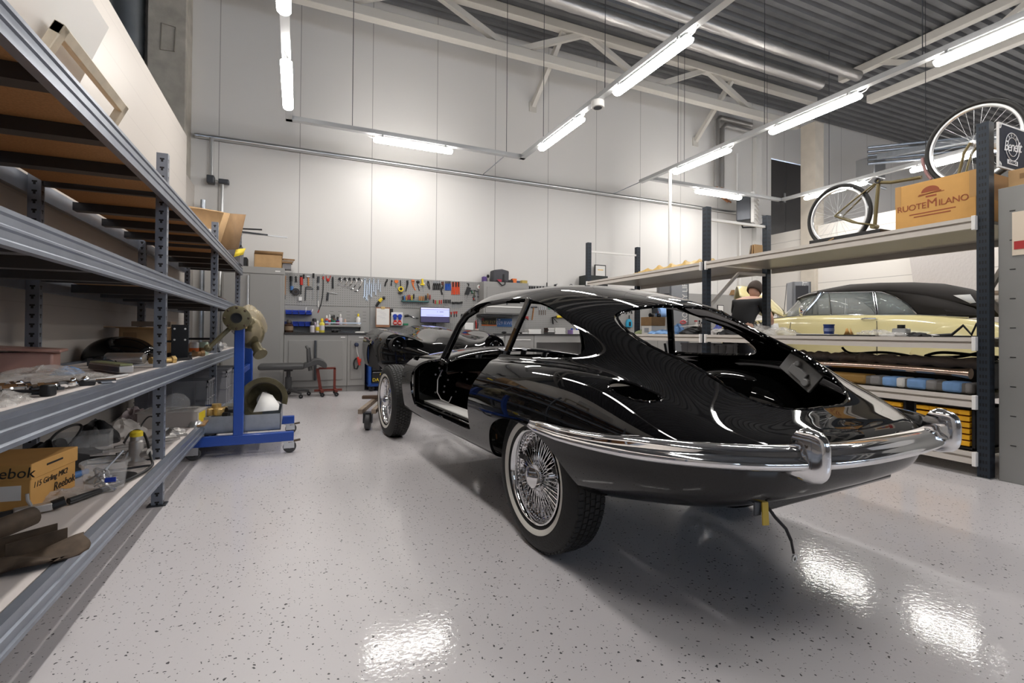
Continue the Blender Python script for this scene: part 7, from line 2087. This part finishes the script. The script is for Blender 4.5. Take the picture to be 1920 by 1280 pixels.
# rack of screwdrivers
sr = thing('screwdriver_rack', 'green blue slotted strip that holds the mixed screwdrivers', 'rack', (0, 0, 0))
(ra, rz_) = (1.709, 1.538)
(rb, rz2) = (2.211, 1.545)
MB().box(ra, rb, TY - .06, TY, rz2 - .012, rz2 + .012).build('strip', mat('strip_teal', (.05, .14, .14), .45), sr, bevel=.003)
SDC = {'k': BLKPL, 'b': mat('tool_blue', (.06, .17, .42), .4), 'r': mat('dull_red', (.28, .05, .05), .45), 'y': mat('dull_yellow', (.55, .40, .04), .45), 'o': mat('amber_handle', (.45, .2, .06), .4), 'w': WOOD, 'g': GREEN}
SDX = [((1.734, 1.632), 'k', 'black screwdriver at the left end of the teal strip'), ((1.762, 1.645), 'b', 'blue topped screwdriver in the teal strip'), ((1.798, 1.635), 'o', 'pale brown screwdriver in the teal strip'), ((1.828, 1.660), 'r', 'dull red screwdriver in the teal strip, left one'), ((1.855, 1.663), 'r', 'dull red screwdriver in the teal strip, right one'),
       ((1.895, 1.653), 'y', 'yellow handled screwdriver in the teal strip'), ((1.931, 1.678), 'k', 'thick dark screwdriver with a long blade in the teal strip'), ((2.036, 1.643), 'o', 'first amber screwdriver in the teal strip'), ((2.073, 1.645), 'o', 'second amber screwdriver in the teal strip'), ((2.110, 1.646), 'w', 'wooden handled screwdriver in the teal strip'),
       ((2.154, 1.666), 'k', 'tall black screwdriver near the right end of the teal strip'), ((2.191, 1.698), 'w', 'tallest wooden screwdriver near the right end of the teal strip'), ((2.232, 1.675), 'r', 'red screwdriver leaning at the right end of the teal strip')]
for k, (a, c, lab) in enumerate(SDX):
    ln = .09
    peg_tool('screwdriver', lab, 'screwdriver', [('handle', SDC[c], MB().tube([(a[0], TY - .03, a[1]), (a[0], TY - .03, a[1] - .02), (a[0], TY - .03, a[1] - ln)], [.009, .015, .013], 8)), ('blade', STEEL, MB().cyl((a[0], TY - .03, a[1] - ln), (a[0], TY - .03, a[1] - ln - (.16 if k == 6 else .07)), .004, 6))], 'screwdrivers in the teal strip')
ROW = {0: (2.305, 1.591), 1: (2.339, 1.580), 2: (2.377, 1.575), 3: (2.419, 1.583), 4: (2.458, 1.586), 5: (2.500, 1.598), 6: (2.532, 1.599), 7: (2.564, 1.600), 8: (2.597, 1.598), 9: (2.628, 1.600)}
for k in range(10):
    a = ROW[k]; c = ['k', 'r', 'g', 'r', 'r', 'k', 'k', 'k', 'k', 'k'][k]
    peg_tool('screwdriver', ['black screwdriver opening the lower row under the pliers', 'red screwdriver, first of the reds in the lower row', 'green screwdriver of the lower row', 'red screwdriver right of the green one, lower row', 'red screwdriver before the black ones, lower row', 'first of the five black screwdrivers, lower row', 'second of the five black screwdrivers, lower row', 'third of the five black screwdrivers, lower row', 'fourth of the five black screwdrivers, lower row', 'last of the five black screwdrivers, lower row'][k], 'screwdriver',
             [('handle', {'k': BLKPL, 'r': REDP, 'g': mat('bright_green', (.25, .42, .10), .45)}[c], st_(a, (a[0], a[1] - .07), .011)), ('blade', STEEL, st_((a[0], a[1] - .07), (a[0], a[1] - .12), .004))], 'screwdrivers of the lower row')
PK = {0: (2.665, 1.553), 1: (2.695, 1.551), 2: (2.726, 1.555), 3: (2.758, 1.556), 4: (2.789, 1.554), 5: (2.821, 1.558), 6: (2.855, 1.565)}
for k in range(7):
    a = PK[k]
    peg_tool('hex_key', ['first dark key after the black screwdrivers', 'second dark key after the black screwdrivers', 'third dark key after the black screwdrivers', 'fourth dark key after the black screwdrivers', 'fifth dark key after the black screwdrivers', 'sixth dark key after the black screwdrivers', 'last dark key, nearest the windscreen pillar'][k], 'hex key',
             [('grip', IRON, MB().ball((a[0], TY - .01, a[1] - .012), (.016, .012, .022), 10, 8)), ('shaft', STEEL, st_((a[0], a[1] - .03), (a[0] - .004, a[1] - .10 - .01 * (k % 3)), .004))], 'dark hex keys')
RP = {0: (2.650, 1.370), 1: (2.709, 1.378), 2: (2.754, 1.381)}
for k in range(3):
    a = RP[k]
    peg_tool('red_pliers', ['left red pliers beside the monitor', 'middle red pliers beside the monitor', 'right red pliers beside the monitor'][k], 'pliers', [('handles', REDP, MB().tube([(a[0] - .014, TY, a[1]), (a[0], TY, a[1] - .05)], .008, 6).tube([(a[0] + .014, TY, a[1]), (a[0], TY, a[1] - .05)], .008, 6)), ('jaws', GUN, st_((a[0], a[1] - .05), (a[0], a[1] - .10), .010))], 'red pliers beside the monitor')
peg_tool('spray_gun', 'small dark spray head left of the windscreen pillar', 'tool', [('body', IRON, MB().ball((2.860, TY, 1.308), (.022, .016, .03), 10, 8)), ('cup', GUN, st_((2.855, 1.299), (2.845, 1.267), .014))])
# ---- blue bins
BINS = [('upper', 4), ('lower', 3)]
for row in range(2):
    tagx = [(-0.188, 0.213, 1.335, 1.259), (-0.081, 0.199, 1.147, 1.064)][row]
    x0, x1, zt, zb = tagx
    n_ = (4, 3)[row]
    for k in range(n_):
        a = x0 + (x1 - x0) * k / n_ + .003; b = x0 + (x1 - x0) * (k + 1) / n_ - .003
        bn = thing('storage_bin', '%s blue bin of the %s row on the back panel' % ((['first', 'second', 'third', 'fourth'] if row == 0 else ['left', 'middle', 'right'])[k], ['upper', 'lower'][row]), 'bin', ((a + b) / 2, YB, zb), 0, 'blue storage bins')
        w = (b - a) / 2; h = zt - zb
        MB().box(-w, w, -.16, 0, 0, .006).box(-w, -w + .005, -.16, 0, 0, h).box(w - .005, w, -.16, 0, 0, h).box(-w, w, -.005, 0, 0, h).box(-w, w, -.16, -.155, 0, h * .55).build('bin', BLUEP, bn)
        MB().box(-w, w, -.172, -.155, h * .5, h * .55).build('lip', BLUEP, bn)
        if row == 0 and k == 3:
            MB().cyl((-.05, -.1, .02), (-.04, -.1, h + .05), .010, 8).cyl((.03, -.12, .02), (.06, -.12, h + .02), .010, 8).build('paste_tube', WHITE, bn)
tag(MB().box(-0.216, -0.090, YB - .12, YB - .005, 1.072, 1.144).build('dark_bin', mat('dark_bin_blue', (.005, .015, .09), .4), bevel=.004), 'dark blue bin behind the brown bottle', 'bin')  # deeper blue than the other bins


def bottle(name, lab, cat, x, z, h, r, m_, cap=None, capm=None, labm=None, y=8.80):
    t = thing(name, lab, cat, (x, y, z))
    MB().lathe([(.001, 0), (r * .95, 0), (r, .006), (r, h * .78), (r * .75, h * .86), (r * .4, h * .9), (r * .4, h), (.001, h)], 20).build('body', m_, t)
    if cap:
        MB().lathe([(.001, h - .004), (cap, h - .004), (cap, h + .03), (cap * .7, h + .045), (.001, h + .045)], 14).build('cap', capm, t)
    if labm:
        MB().lathe([(r + .001, h * .2), (r + .0015, h * .2), (r + .0015, h * .62), (r + .001, h * .62)], 20).build('label', labm, t)
    return t


zw = ZTOP + .001
bottle('glass_jar', 'dark brown glass bottle under the blue bins', 'bottle', -0.132, zw, .16, .065, mat('brown_glass', (.05, .025, .015), .12), .035, mat('jar_cap', (.06, .05, .045), .5), mat('jar_label', (.2, .14, .09), .6), 8.72)
bottle('spray_can', 'white spray can with a black cap on the worktop', 'spray can', 0.220, zw, .13, .036, mat('can_white', (.6, .57, .6), .35), .034, BLKPL, None, 8.72)
bottle('spray_can', 'tall white can with a black top just behind the white spray can', 'spray can', 0.254, zw, .19, .034, mat('can_lilac', (.5, .42, .55), .35), .034, BLKPL, None, 8.82)
bottle('spray_can', 'white can with a yellow band beside the yellow bottle', 'spray can', 0.301, zw, .15, .030, mat('can_white', (.6, .57, .6), .35), .015, WHITE, YELLOW, 8.72)
bottle('glue_bottle', 'yellow bottle with a yellow spout on the worktop', 'bottle', 0.369, zw, .19, .042, mat('bottle_yellow', (.72, .62, .08), .4), .022, YELLOW, mat('can_white', (.6, .57, .6), .35), 8.72)
# bottle shelf
bs = thing('bottle_shelf', 'grey metal wall shelf with a low rail holding bottles', 'shelf', (0, 0, 0))
sx0, sx1, sz = 0.421, 0.998, 1.090
MB().box(sx0, sx1, 8.74, YB - .002, sz - .02, sz).box(sx0, sx1, 8.735, 8.74, sz - .025, sz + .008).build('shelf', CABG, bs)
MB().box(sx0, sx1, 8.735, 8.745, sz + .03, sz + .05).build('rail', STEEL_L, bs)
for x in (sx0 + .005, sx1 - .005):
    MB().prism([(8.76, sz - .02), (YB - .004, sz - .02), (YB - .004, sz - .09)], x - .004, x + .004, 'yz').build('bracket', GUN, bs)
for k, (x, h, r, m_, cm, lm, lab) in enumerate(((0.446, .12, .03, mat('can_red', (.55, .08, .04), .4), WHITE, mat('tool_blue', (.06, .17, .42), .4), 'red and blue bottle at the left end of the bottle shelf'), (0.490, .14, .024, mat('can_white', (.6, .57, .6), .35), WHITE, REDP, 'slim white bottle beside the red and blue one'),
                                                (0.532, .12, .028, mat('can_green', (.03, .1, .06), .4), BLKPL, None, 'dark green bottle on the bottle shelf'), (0.564, .13, .028, mat('can_brown', (.10, .05, .03), .4), BLKPL, GREEN, 'brown bottle with a green label on the bottle shelf'),
                                                (0.623, .10, .036, mat('can_navy', (.03, .03, .16), .4), BLKPL, REDP, 'dark blue tin with a red label on the bottle shelf'), (0.665, .15, .032, mat('can_white', (.6, .57, .6), .35), WHITE, None, 'tall white bottle in the middle of the bottle shelf'),
                                                (0.743, .065, .034, mat('can_rose', (.55, .38, .30), .45), mat('can_rose', (.55, .38, .30), .45), None, 'small pink tub on the bottle shelf'), (0.959, .16, .034, WHITE, YELLOW, None, 'white bottle with a yellow cap at the right end of the bottle shelf'))):
    bottle('bottle', lab, 'bottle', x, sz + .001, h, r, m_, r * .5, cm, lm, 8.82)
for k, (xa, xb, m_, lab) in enumerate(((0.513, 0.661, IRON, 'black drill lying on the worktop under the bottle shelf'), (0.642, 0.886, GUN, 'dark steel bar lying under the bottle shelf'), (0.886, 1.038, PAPER, 'pale papers on the worktop edge near the bonnet'))):
    t_ = thing(['drill', 'steel_bar', 'papers'][k], lab, ['drill', 'bar', 'papers'][k], ((xa + xb) / 2, 8.62, zw))
    w = (xb - xa) / 2
    if k == 0:
        MB().cyl((-w, 0, .035), (w * .4, 0, .035), .03, 12).cyl((w * .4, 0, .035), (w, 0, .035), .012, 8).build('body', m_, t_)
        MB().box(-w * .6, -w * .1, -.12, -.02, .005, .045).build('grip', m_, t_, bevel=.008)
    else:
        MB().box(-w, w, -.03, .06, 0, .012).build('lower', m_, t_)
        MB().box(-w * .8, w * .9, -.025, .05, .0122, .02).build('upper', m_, t_)
# ---- clipboard, phone, sockets, monitor
cl = thing('clipboard', 'clipboard with a white sheet leaning on the back panel', 'clipboard', (0, 0, 0))
(cx0, cz1), (cx1, cz0) = (1.256, 1.417), (1.496, 1.068)
MB().box(cx0, cx1, 8.82, 8.826, cz0, cz1).build('board', mat('board_brown', (.35, .17, .09), .6), cl)
MB().box(cx0 + .008, cx1 - .01, 8.817, 8.8199, cz0 + .04, cz1 - .02).build('paper', PAPER, cl)
MB().box((cx0 + cx1) / 2 - .035, (cx0 + cx1) / 2 + .035, 8.81, 8.82, cz1 - .03, cz1 + .012).build('clip', GOLD, cl, bevel=.004)
for j in range(7):
    x = cx0 + .03 + .026 * (j % 4) + .01 * j % .02
    MB().bar((x, 8.8165, cz1 - .07 - .022 * j), (x + .07 + .01 * (j % 3), 8.8165, cz1 - .066 - .022 * j), .001, .003).build('pen_line', mat('pen_grey', (.45, .45, .55), .7), cl)
tag(MB().box(1.499, 1.562, TY - .03, TY, 1.280, 1.400).build('wall_phone', IRON, bevel=.005), 'black handset box right of the clipboard', 'phone')
sk = thing('power_board', 'white power panel with two blue and two red sockets', 'power board', (0, 0, 0))
(kx0, kz1), (kx1, kz0) = (1.524, 1.334), (1.730, 1.095)
MB().box(kx0, kx1, 8.83, YB - .002, kz0, kz1).build('panel', WHITE, sk, bevel=.006)
for j, (px, pz, c) in enumerate(((.30, .72, BLUEP), (.72, .72, BLUEP), (.32, .2, REDP), (.70, .2, REDP))):
    x = kx0 + (kx1 - kx0) * px; z = kz0 + (kz1 - kz0) * pz
    MB().cyl((x, 8.83, z), (x, 8.79, z), .036, 16).cyl((x, 8.83, z - (.045 if c is BLUEP else -.03)), (x, 8.80, z - (.045 if c is BLUEP else -.03)), .026, 14).build('socket', c, sk)
    if c is REDP:
        MB().box(x - .022, x + .022, 8.784, 8.79, z - .008, z + .008).build('white_mark', WHITE, sk)
MB().cyl(((kx0 + kx1) / 2, 8.83, kz0 + (kz1 - kz0) * .73), ((kx0 + kx1) / 2, 8.82, kz0 + (kz1 - kz0) * .73), .008, 8).build('indicator', REDP, sk)
peg_tool('riveter', 'black handled tool with a bright shaft left of the monitor', 'tool', [('grip', BLKPL, st_((1.772, 1.273), (1.844, 1.284), .022)), ('neck', GUN, st_((1.844, 1.284), (1.911, 1.261), .012)), ('shaft', STEEL_L, st_((1.911, 1.261), (1.979, 1.241), .009)), ('tip', BLKPL, st_((1.979, 1.241), (2.025, 1.237), .008))])
tag(MB().box(1.737, 1.819, 8.78, 8.86, 1.103, 1.138).build('green_box', GREEN, bevel=.004), 'small green box under the black handled tool', 'box')
mo = thing('monitor', 'computer monitor showing a pale blue page on the workbench', 'monitor', (0, 0, 0))
(mx0, mz1), (mx1, mz0) = (2.028, 1.439), (2.579, 1.157)
MB().box(mx0, mx1, 8.75, 8.785, mz0, mz1).build('casing', BLKPL, mo, bevel=.004)
SCRP = mat('screen_pale', (.02, .02, .03), .3, emit=(.42, .45, .85), estr=1.5)
SCRD = mat('screen_dark', (.02, .02, .03), .3, emit=(.035, .028, .075), estr=1.3)
SCRW = mat('screen_white', (.02, .02, .03), .3, emit=(.62, .62, .95), estr=1.5)
SCRI = mat('screen_ink', (.02, .02, .03), .3, emit=(.08, .06, .22), estr=1.2)
w = mx1 - mx0; hm = mz1 - mz0
MB().box(mx0 + .01, mx1 - .01, 8.7485, 8.75, mz0 + hm * .40, mz1 - .012).build('page', SCRP, mo)
MB().box(mx0 + .01, mx1 - .01, 8.7485, 8.75, mz0 + .01, mz0 + hm * .40).build('page_footer', SCRD, mo)
MB().box(mx0 + .01, mx1 - .01, 8.748, 8.7485, mz1 - hm * .12, mz1 - .012).build('browser_bar', SCRW, mo)
MB().box(mx0 + .01, mx1 - .01, 8.748, 8.7485, mz1 - hm * .145, mz1 - hm * .12).box(mx0 + w * .2, mx0 + w * .78, 8.748, 8.7485, mz0 + hm * .475, mz0 + hm * .49).box(mx0 + w * .65, mx0 + w * .78, 8.748, 8.7485, mz0 + hm * .70, mz0 + hm * .73).box(mx0 + w * .56, mx0 + w * .59, 8.748, 8.7485, mz0 + hm * .70, mz0 + hm * .73).build('page_lines', SCRI, mo)
MB().box((mx0 + mx1) / 2 - .03, (mx0 + mx1) / 2 + .03, 8.785, 8.80, zw, mz0 + .1).box((mx0 + mx1) / 2 - .11, (mx0 + mx1) / 2 + .11, 8.70, 8.86, zw, zw + .012).build('stand', BLKPL, mo)
# by the cupboard foot
wb = thing('white_device', 'white box with a black knob on the worktop beside the windscreen pillar', 'device', (0, 0, 0))
(ux0, uz1), (ux1, uz0) = (2.856, 1.166), (3.027, 1.068)
MB().box(ux0, ux1, 8.70, 8.78, zw, uz1).build('case', WHITE, wb, bevel=.004)
MB().cyl((ux1 - .03, 8.69, zw + .05), (ux1 - .03, 8.70, zw + .05), .016, 12).cyl((ux0 + .03, 8.694, zw + .03), (ux0 + .03, 8.70, zw + .03), .006, 8).build('knob', IRON, wb)
pt = thing('pen_pot', 'white pot with black and red brushes below the wall cupboard corner', 'pot', (3.090, 8.70, zw))
MB().lathe([(.001, 0), (.035, 0), (.04, .09), (.036, .09), (.032, .006), (.001, .006)], 18).build('pot', mat('pot_rose', (.55, .42, .38), .5), pt)
for j in range(5):
    a = j * 1.3
    MB().cyl((.012 * cos(a), .012 * sin(a), .02), (.03 * cos(a), .03 * sin(a), .19 + .02 * j), .008, 8).build('brush', [IRON, REDP, IRON, REDP, GUN][j], pt)
# licence plates
for k, (a, b, m_, m2, s_, lab) in enumerate((((3.259, 1.265), (3.563, 1.117), mat('plate_black', (.03, .022, .012), .5), mat('plate_gold', (.42, .30, .07), .5), 'NSJ 717', 'old black licence plate with yellow characters under the cupboard'), ((3.586, 1.265), (3.902, 1.101), mat('plate_blue', (.05, .14, .36), .5), mat('plate_pale', (.52, .56, .75), .5), '029 RWE', 'blue licence plate with pale characters under the cupboard'))):
    lpz = thing('licence_plate', lab, 'licence plate', ((a[0] + b[0]) / 2, TY - .002, (a[1] + b[1]) / 2))
    w = (b[0] - a[0]) / 2; h = (a[1] - b[1]) / 2
    MB().box(-w, w, -.003, .004, -h, h).build('plate', m_, lpz, bevel=.006)
    text(s_, h * 1.15, m2, lpz, 'plate_characters', face_m((0, -.0045, -h * .12), (1, 0, 0), (0, 0, 1)), space=.95)
    if k == 0:
        MB().box(-w, w, -.005, -.003, -h, -h * .74).build('orange_strip', ORANGE, lpz)
        MB().box(-w, -w * .7, -.005, -.003, h * .3, h).build('red_corner', mat('dull_red', (.28, .05, .05), .45), lpz)
    else:
        MB().box(-w * .85, -w * .6, -.005, -.003, h * .55, h * .8).build('pale_sticker', PAPER, lpz)
# right of the cupboard
peg_tool('hammer', 'hammer with a brown handle seen through the quarter window', 'hammer', [('head', GUN, st_((4.322, 1.504), (4.459, 1.511), .017)), ('handle', WOOD, st_((4.384, 1.509), (4.348, 1.246), .015))])
CHS = {0: (4.511, 1.521), 1: (4.560, 1.522), 2: (4.606, 1.524), 3: (4.650, 1.525)}
for k in range(4):
    a = CHS[k]
    peg_tool('chisel', ['first punch right of the brown hammer', 'second punch right of the brown hammer', 'third punch right of the brown hammer', 'fourth punch right of the brown hammer'][k], 'punch', [('head', STEEL_L, st_(a, (a[0], a[1] - .07), .012)), ('shank', mat('shank_brown', (.16, .12, .10), .5), st_((a[0], a[1] - .07), (a[0], a[1] - .17), .009))], 'punches by the brown hammer')
peg_tool('green_disc', 'round green grinding disc on the tool board', 'disc', [('disc', mat('disc_green', (.08, .17, .13), .5), MB().cyl((4.747, TY - .012, 1.516), (4.747, TY, 1.516), .045, 20)), ('hub', IRON, MB().cyl((4.747, TY - .014, 1.516), (4.747, TY - .012, 1.516), .012, 12))])
for k, a in enumerate(((4.870, 1.497), (4.948, 1.499))):
    peg_tool('small_brush', ['thin dark brush right of the green disc', 'short dark brush near the window edge'][k], 'brush', [('grip', mat('brown_black', (.025, .015, .012), .4), st_(a, (a[0], a[1] - .05), .012)), ('tip', GUN, st_((a[0], a[1] - .05), (a[0], a[1] - .085), .008))])
cg = thing('caulking_gun', 'yellow caulking gun with a black handle on the tool board', 'caulking gun', (0, 0, 0))
a, b = (4.895, 1.320), (5.102, 1.334)
MB().tube([(a[0], TY - .03, a[1]), (b[0], TY - .03, b[1])], .028, 16).build('barrel', YELLOW, cg)
MB().tube([(b[0], TY - .03, b[1]), (b[0] + .035, TY - .03, b[1])], .03, 16).build('end_cap', BLKPL, cg)
c, d, e = (4.793, 1.306), (4.818, 1.168), (4.915, 1.204)
MB().tube([(a[0], TY - .03, a[1]), (c[0], TY - .03, c[1]), (d[0], TY - .03, d[1])], .016, 8).tube([(c[0] + .02, TY - .03, c[1] - .01), (e[0], TY - .03, e[1])], .007, 6).build('handle', BLKPL, cg)
peg_tool('red_clamp', 'red spring clamp partly behind the centre post', 'clamp', [('body', mat('clamp_red', (.38, .04, .04), .5), slab([(4.143, 1.318), (4.254, 1.317), (4.261, 1.240), (4.217, 1.278), (4.143, 1.276)], .02)), ('spring', GUN, st_((4.171, 1.277), (4.190, 1.235), .008))])
# row of sockets along the top of the board
for k in range(9):
    a = {0: (4.292, 1.925), 1: (4.343, 1.927), 2: (4.394, 1.929), 3: (4.466, 1.932), 4: (4.532, 1.935), 5: (4.599, 1.938), 6: (4.680, 1.980), 7: (4.870, 1.971), 8: (5.248, 1.980)}[k]
    lab = ['first dark tool on the top edge right of the cupboard', 'second dark tool on the top edge right of the cupboard', 'third dark tool on the top edge right of the cupboard', 'fourth dark tool on the top edge, above the car roof', 'fifth dark tool on the top edge, above the car roof', 'sixth dark tool on the top edge, above the car roof', 'tall black tool rising over the board edge above the car roof', 'black trigger tool over the board edge above the car roof', 'black ring tool over the board edge next to the speaker box'][k]
    if k < 6:
        peg_tool('socket_tool', lab, 'tool', [('grip', IRON, st_(a, (a[0], a[1] - .05), .018)), ('tip', STEEL, st_((a[0], a[1] - .05), (a[0], a[1] - .12), .008))], 'dark tools on the board edge')
    elif k == 6:
        peg_tool('long_tool', lab, 'tool', [('top', IRON, st_((a[0], a[1] + .04), (a[0], a[1] - .03), .012)), ('shaft', GUN, st_((a[0], a[1] - .03), (a[0], a[1] - .2), .006))])
    elif k == 7:
        peg_tool('trigger_tool', lab, 'tool', [('body', IRON, MB().ball((a[0], TY - .01, a[1]), (.03, .02, .025), 10, 8)), ('arm', IRON, st_(a, (a[0] + .05, a[1] + .03), .008))])
    else:
        peg_tool('ring_tool', lab, 'tool', [('ring', IRON, MB().tube([(a[0] + .03 * cos(t), TY - .01, a[1] + .03 * sin(t)) for t in np.linspace(0, 2 * pi, 21)[:-1]], .007, 6, closed=True)), ('stem', GUN, st_((a[0], a[1] - .03), (a[0], a[1] - .1), .006))])
# books and boxes on the worktop
BK = {0: (3.953, 4.087), 1: (4.094, 4.368), 2: (4.516, 4.667), 3: (4.674, 4.915)}
n_b = 0
for k, (cnt, mats_, nm) in enumerate(((1, [IRON], 'black'), (3, [PAPER, WHITE, PAPER], 'white'), (3, [mat('book_brown', (.06, .03, .025), .6), IRON, mat('book_brown', (.06, .03, .025), .6)], 'dark'), (4, [PAPER, WHITE, PAPER, WHITE], 'white'))):
    xa, xb = BK[k]
    hh_ = .030 if k != 2 else .028
    base = zw + (.0 if k != 2 else .035)
    if k == 2:
        tag(MB().box(xa, xb, 8.52, 8.70, zw, zw + .034).build('grey_folder', DGREY), 'grey folder under the dark books on the worktop', 'folder')
    for j in range(cnt):
        where = ['beside the windscreen post', 'in the left stack', 'in the dark stack', 'in the right stack'][k]
        lab = '%s book lying %s on the worktop, %s' % (nm, where, ['at the bottom', 'second from the bottom', 'third from the bottom', 'at the top'][j] if cnt > 1 else 'by itself')
        b_ = thing('book', lab, 'book', ((xa + xb) / 2, 8.61, base + (hh_ + .001) * j), .03 * (j % 2) - .015, 'books on the worktop')
        w = (xb - xa) / 2 - .006 * (j % 2)
        MB().box(-w, w, -.09, .09, 0, .003).box(-w, w, -.09, .09, hh_ - .003, hh_).box(-w, -w + .003, -.09, .09, 0, hh_).build('cover', mats_[j], b_)
        MB().box(-w + .003, w - .004, -.087, .087, .003, hh_ - .003).build('pages', PAPER, b_)
wx_ = thing('wipes_box', 'white box with purple edges and two blue caps at the window edge', 'box', ((5.059 + 5.275) / 2, 8.62, zw))
MB().box(-.10, .10, -.08, .08, 0, .085).build('box', PAPER, wx_, bevel=.004)
MB().box(-.101, -.07, -.081, .081, .0, .084).build('purple_edge', mat('edge_purple', (.3, .2, .45), .5), wx_)
for x in (-.05, .07):
    MB().cyl((x, 0, .086), (x, 0, .115), .022, 12).build('cap', BLUEP, wx_)
tag(MB().ball((0, 0, .022), (.05, .035, .022), 16, 10).build('computer_mouse', IRON, None, loc=(3.590, 8.55, zw)), 'black computer mouse on the worktop edge', 'mouse')
tag(MB().box(-.06, .06, -.03, .03, 0, .012).build('paper_pad', PAPER, None, loc=(3.816, 8.50, zw)), 'white paper pad in front of the books', 'pad')
# black speaker case and frame behind the far end of the rack, on a wall bracket
sc_ = thing('amplifier_case', 'black equipment case standing on a wall bracket above the tool board', 'case', (5.712, 8.75, 1.97))
MB().box(-.27, .27, -.14, .14, 0, .22).build('case', mat('case_green_black', (.018, .022, .02), .5), sc_, bevel=.006)
MB().box(-.25, .25, -.145, -.14, .02, .10).build('grille', IRON, sc_)
MB().box(-.3, .3, -.12, .145, -.02, -.001).build('bracket', STEEL, sc_)
pf2 = thing('picture_frame', 'small framed certificate behind the black equipment case', 'frame', (5.964, 8.88, 2.361), 0)
MB().box(-.14, .14, -.015, .01, -.16, .10).build('frame', IRON, pf2)
MB().box(-.12, .12, -.017, -.015, -.14, .08).build('certificate', PAPER, pf2)
MB().box(-.07, .07, -.0175, -.017, -.02, .0).build('gold_line', GOLD, pf2)
# far end seen through the tailgate opening
du = thing('dustpan', 'bright blue dustpan hanging by its black handle', 'dustpan', (6.727, TY, 1.222))
MB().prism([(-.075, -.10), (.075, -.10), (.08, .0), (.05, .07), (0, .09), (-.05, .07), (-.08, 0)], -.05, 0, 'xz').build('pan', mat('dustpan_blue', (.03, .36, .60), .4), du, bevel=.01)
MB().tube([(0, -.03, .08), (0, -.03, .17)], .012, 8).box(-.02, .03, -.055, -.05, -.07, .02).build('handle', IRON, du)
peg_tool('coat_hooks', 'black bent hooks above the blue dustpan', 'hook', [('hook', IRON, poly_([(6.671, 1.413), (6.689, 1.495), (6.743, 1.519), (6.761, 1.445)], .012)), ('hook', IRON, poly_([(6.752, 1.522), (6.807, 1.490), (6.825, 1.424)], .012))])
pr_ = thing('paper_roll', 'roll of pale blue paper on a wall holder behind the tail', 'paper roll', (0, 0, 0))
a, b = (7.434, 1.471), (7.778, 1.476)
rr = abs(1.547 - 1.342) / 2
MB().lathe([(.025, 0), (rr, 0), (rr, b[0] - a[0]), (.025, b[0] - a[0]), (.025, 0)], 32, (a[0], 8.75, a[1]), axis='x').build('roll', mat('paper_blue', (.28, .46, .80), .8), pr_)
MB().cyl((a[0] - .02, 8.75, a[1]), (a[0] + .01, 8.75, a[1]), .024, 14).build('core_end', mat('dull_red', (.28, .05, .05), .45), pr_)
MB().box(a[0] - .05, a[0] - .03, 8.72, YB - .002, a[1] - .03, a[1] + rr).box(a[0] - .05, b[0], 8.86, YB - .002, a[1] + rr * .6, a[1] + rr).build('holder', GUN, pr_)
ss = thing('spray_bottles', 'white trigger bottle with red details behind the rack post', 'bottle', (8.532, 8.72, zw))
MB().lathe([(.001, 0), (.05, 0), (.05, .2), (.02, .26), (.02, .30), (.001, .30)], 18).build('body', mat('can_pale', (.5, .47, .44), .4), ss)
MB().box(-.05, .03, -.015, .015, .30, .34).build('trigger', mat('dull_red', (.28, .05, .05), .45), ss, bevel=.006)
for k, (q, m_, lab) in enumerate((((8.635, 2.064), mat('can_dark', (.1, .08, .08), .4), 'dark bottle next to the white trigger bottle'), ((8.707, 2.068), mat('can_pale', (.5, .47, .44), .4), 'pale bottle just left of the rack post'))):
    bottle('bottle', lab, 'bottle', q[0], zw, .30 - .04 * k, .04, m_, .02, IRON, None, 8.72)
wf_ = thing('notice_frame', 'dark framed white notice on the plain grey panel', 'notice', ((9.328 + 9.624) / 2, YB - .002, 1.607))
MB().box(-.10, .10, -.015, 0, -.09, .09).build('frame', IRON, wf_)
MB().box(-.085, .085, -.017, -.015, -.075, .075).build('sheet', PAPER, wf_)
for k, (p, w, h, m_, lab) in enumerate((((9.583, 1.452), .10, .30, CARD, 'narrow brown carton standing at the right end of the worktop'), ((9.812, 1.457), .14, .38, PAPER, 'white faced carton behind the narrow one at the right end'), ((9.427, 1.321), .09, .14, CARD_D, 'low brown carton at the right end of the worktop'))):
    tag(MB().box(-w, w, -.1, .1, 0, h).build('carton', m_, None, bevel=.004, loc=(p[0], 8.50 + .21 * (k == 1) + .0 * k, zw)), lab, 'box')
for k, p in enumerate(((9.914, 1.995), (10.243, 2.021))):
    tag(MB().prism([(-.10, 0), (.10, 0), (.03, .12), (-.02, .13)], -.04, .04, 'xz').build('card_flap', CARD_D, None, loc=(p[0], 8.90, 1.957)), ['left brown card scrap on top of the plain grey panel', 'right brown card scrap on top of the plain grey panel'][k], 'card')
lump('blue_bag', (9.192, 8.66, zw), (.14, .12, .26), mat('bag_blue', (.02, .05, .42), .5), 'dark blue bag on the worktop behind the tail pillar', 'bag', 70)
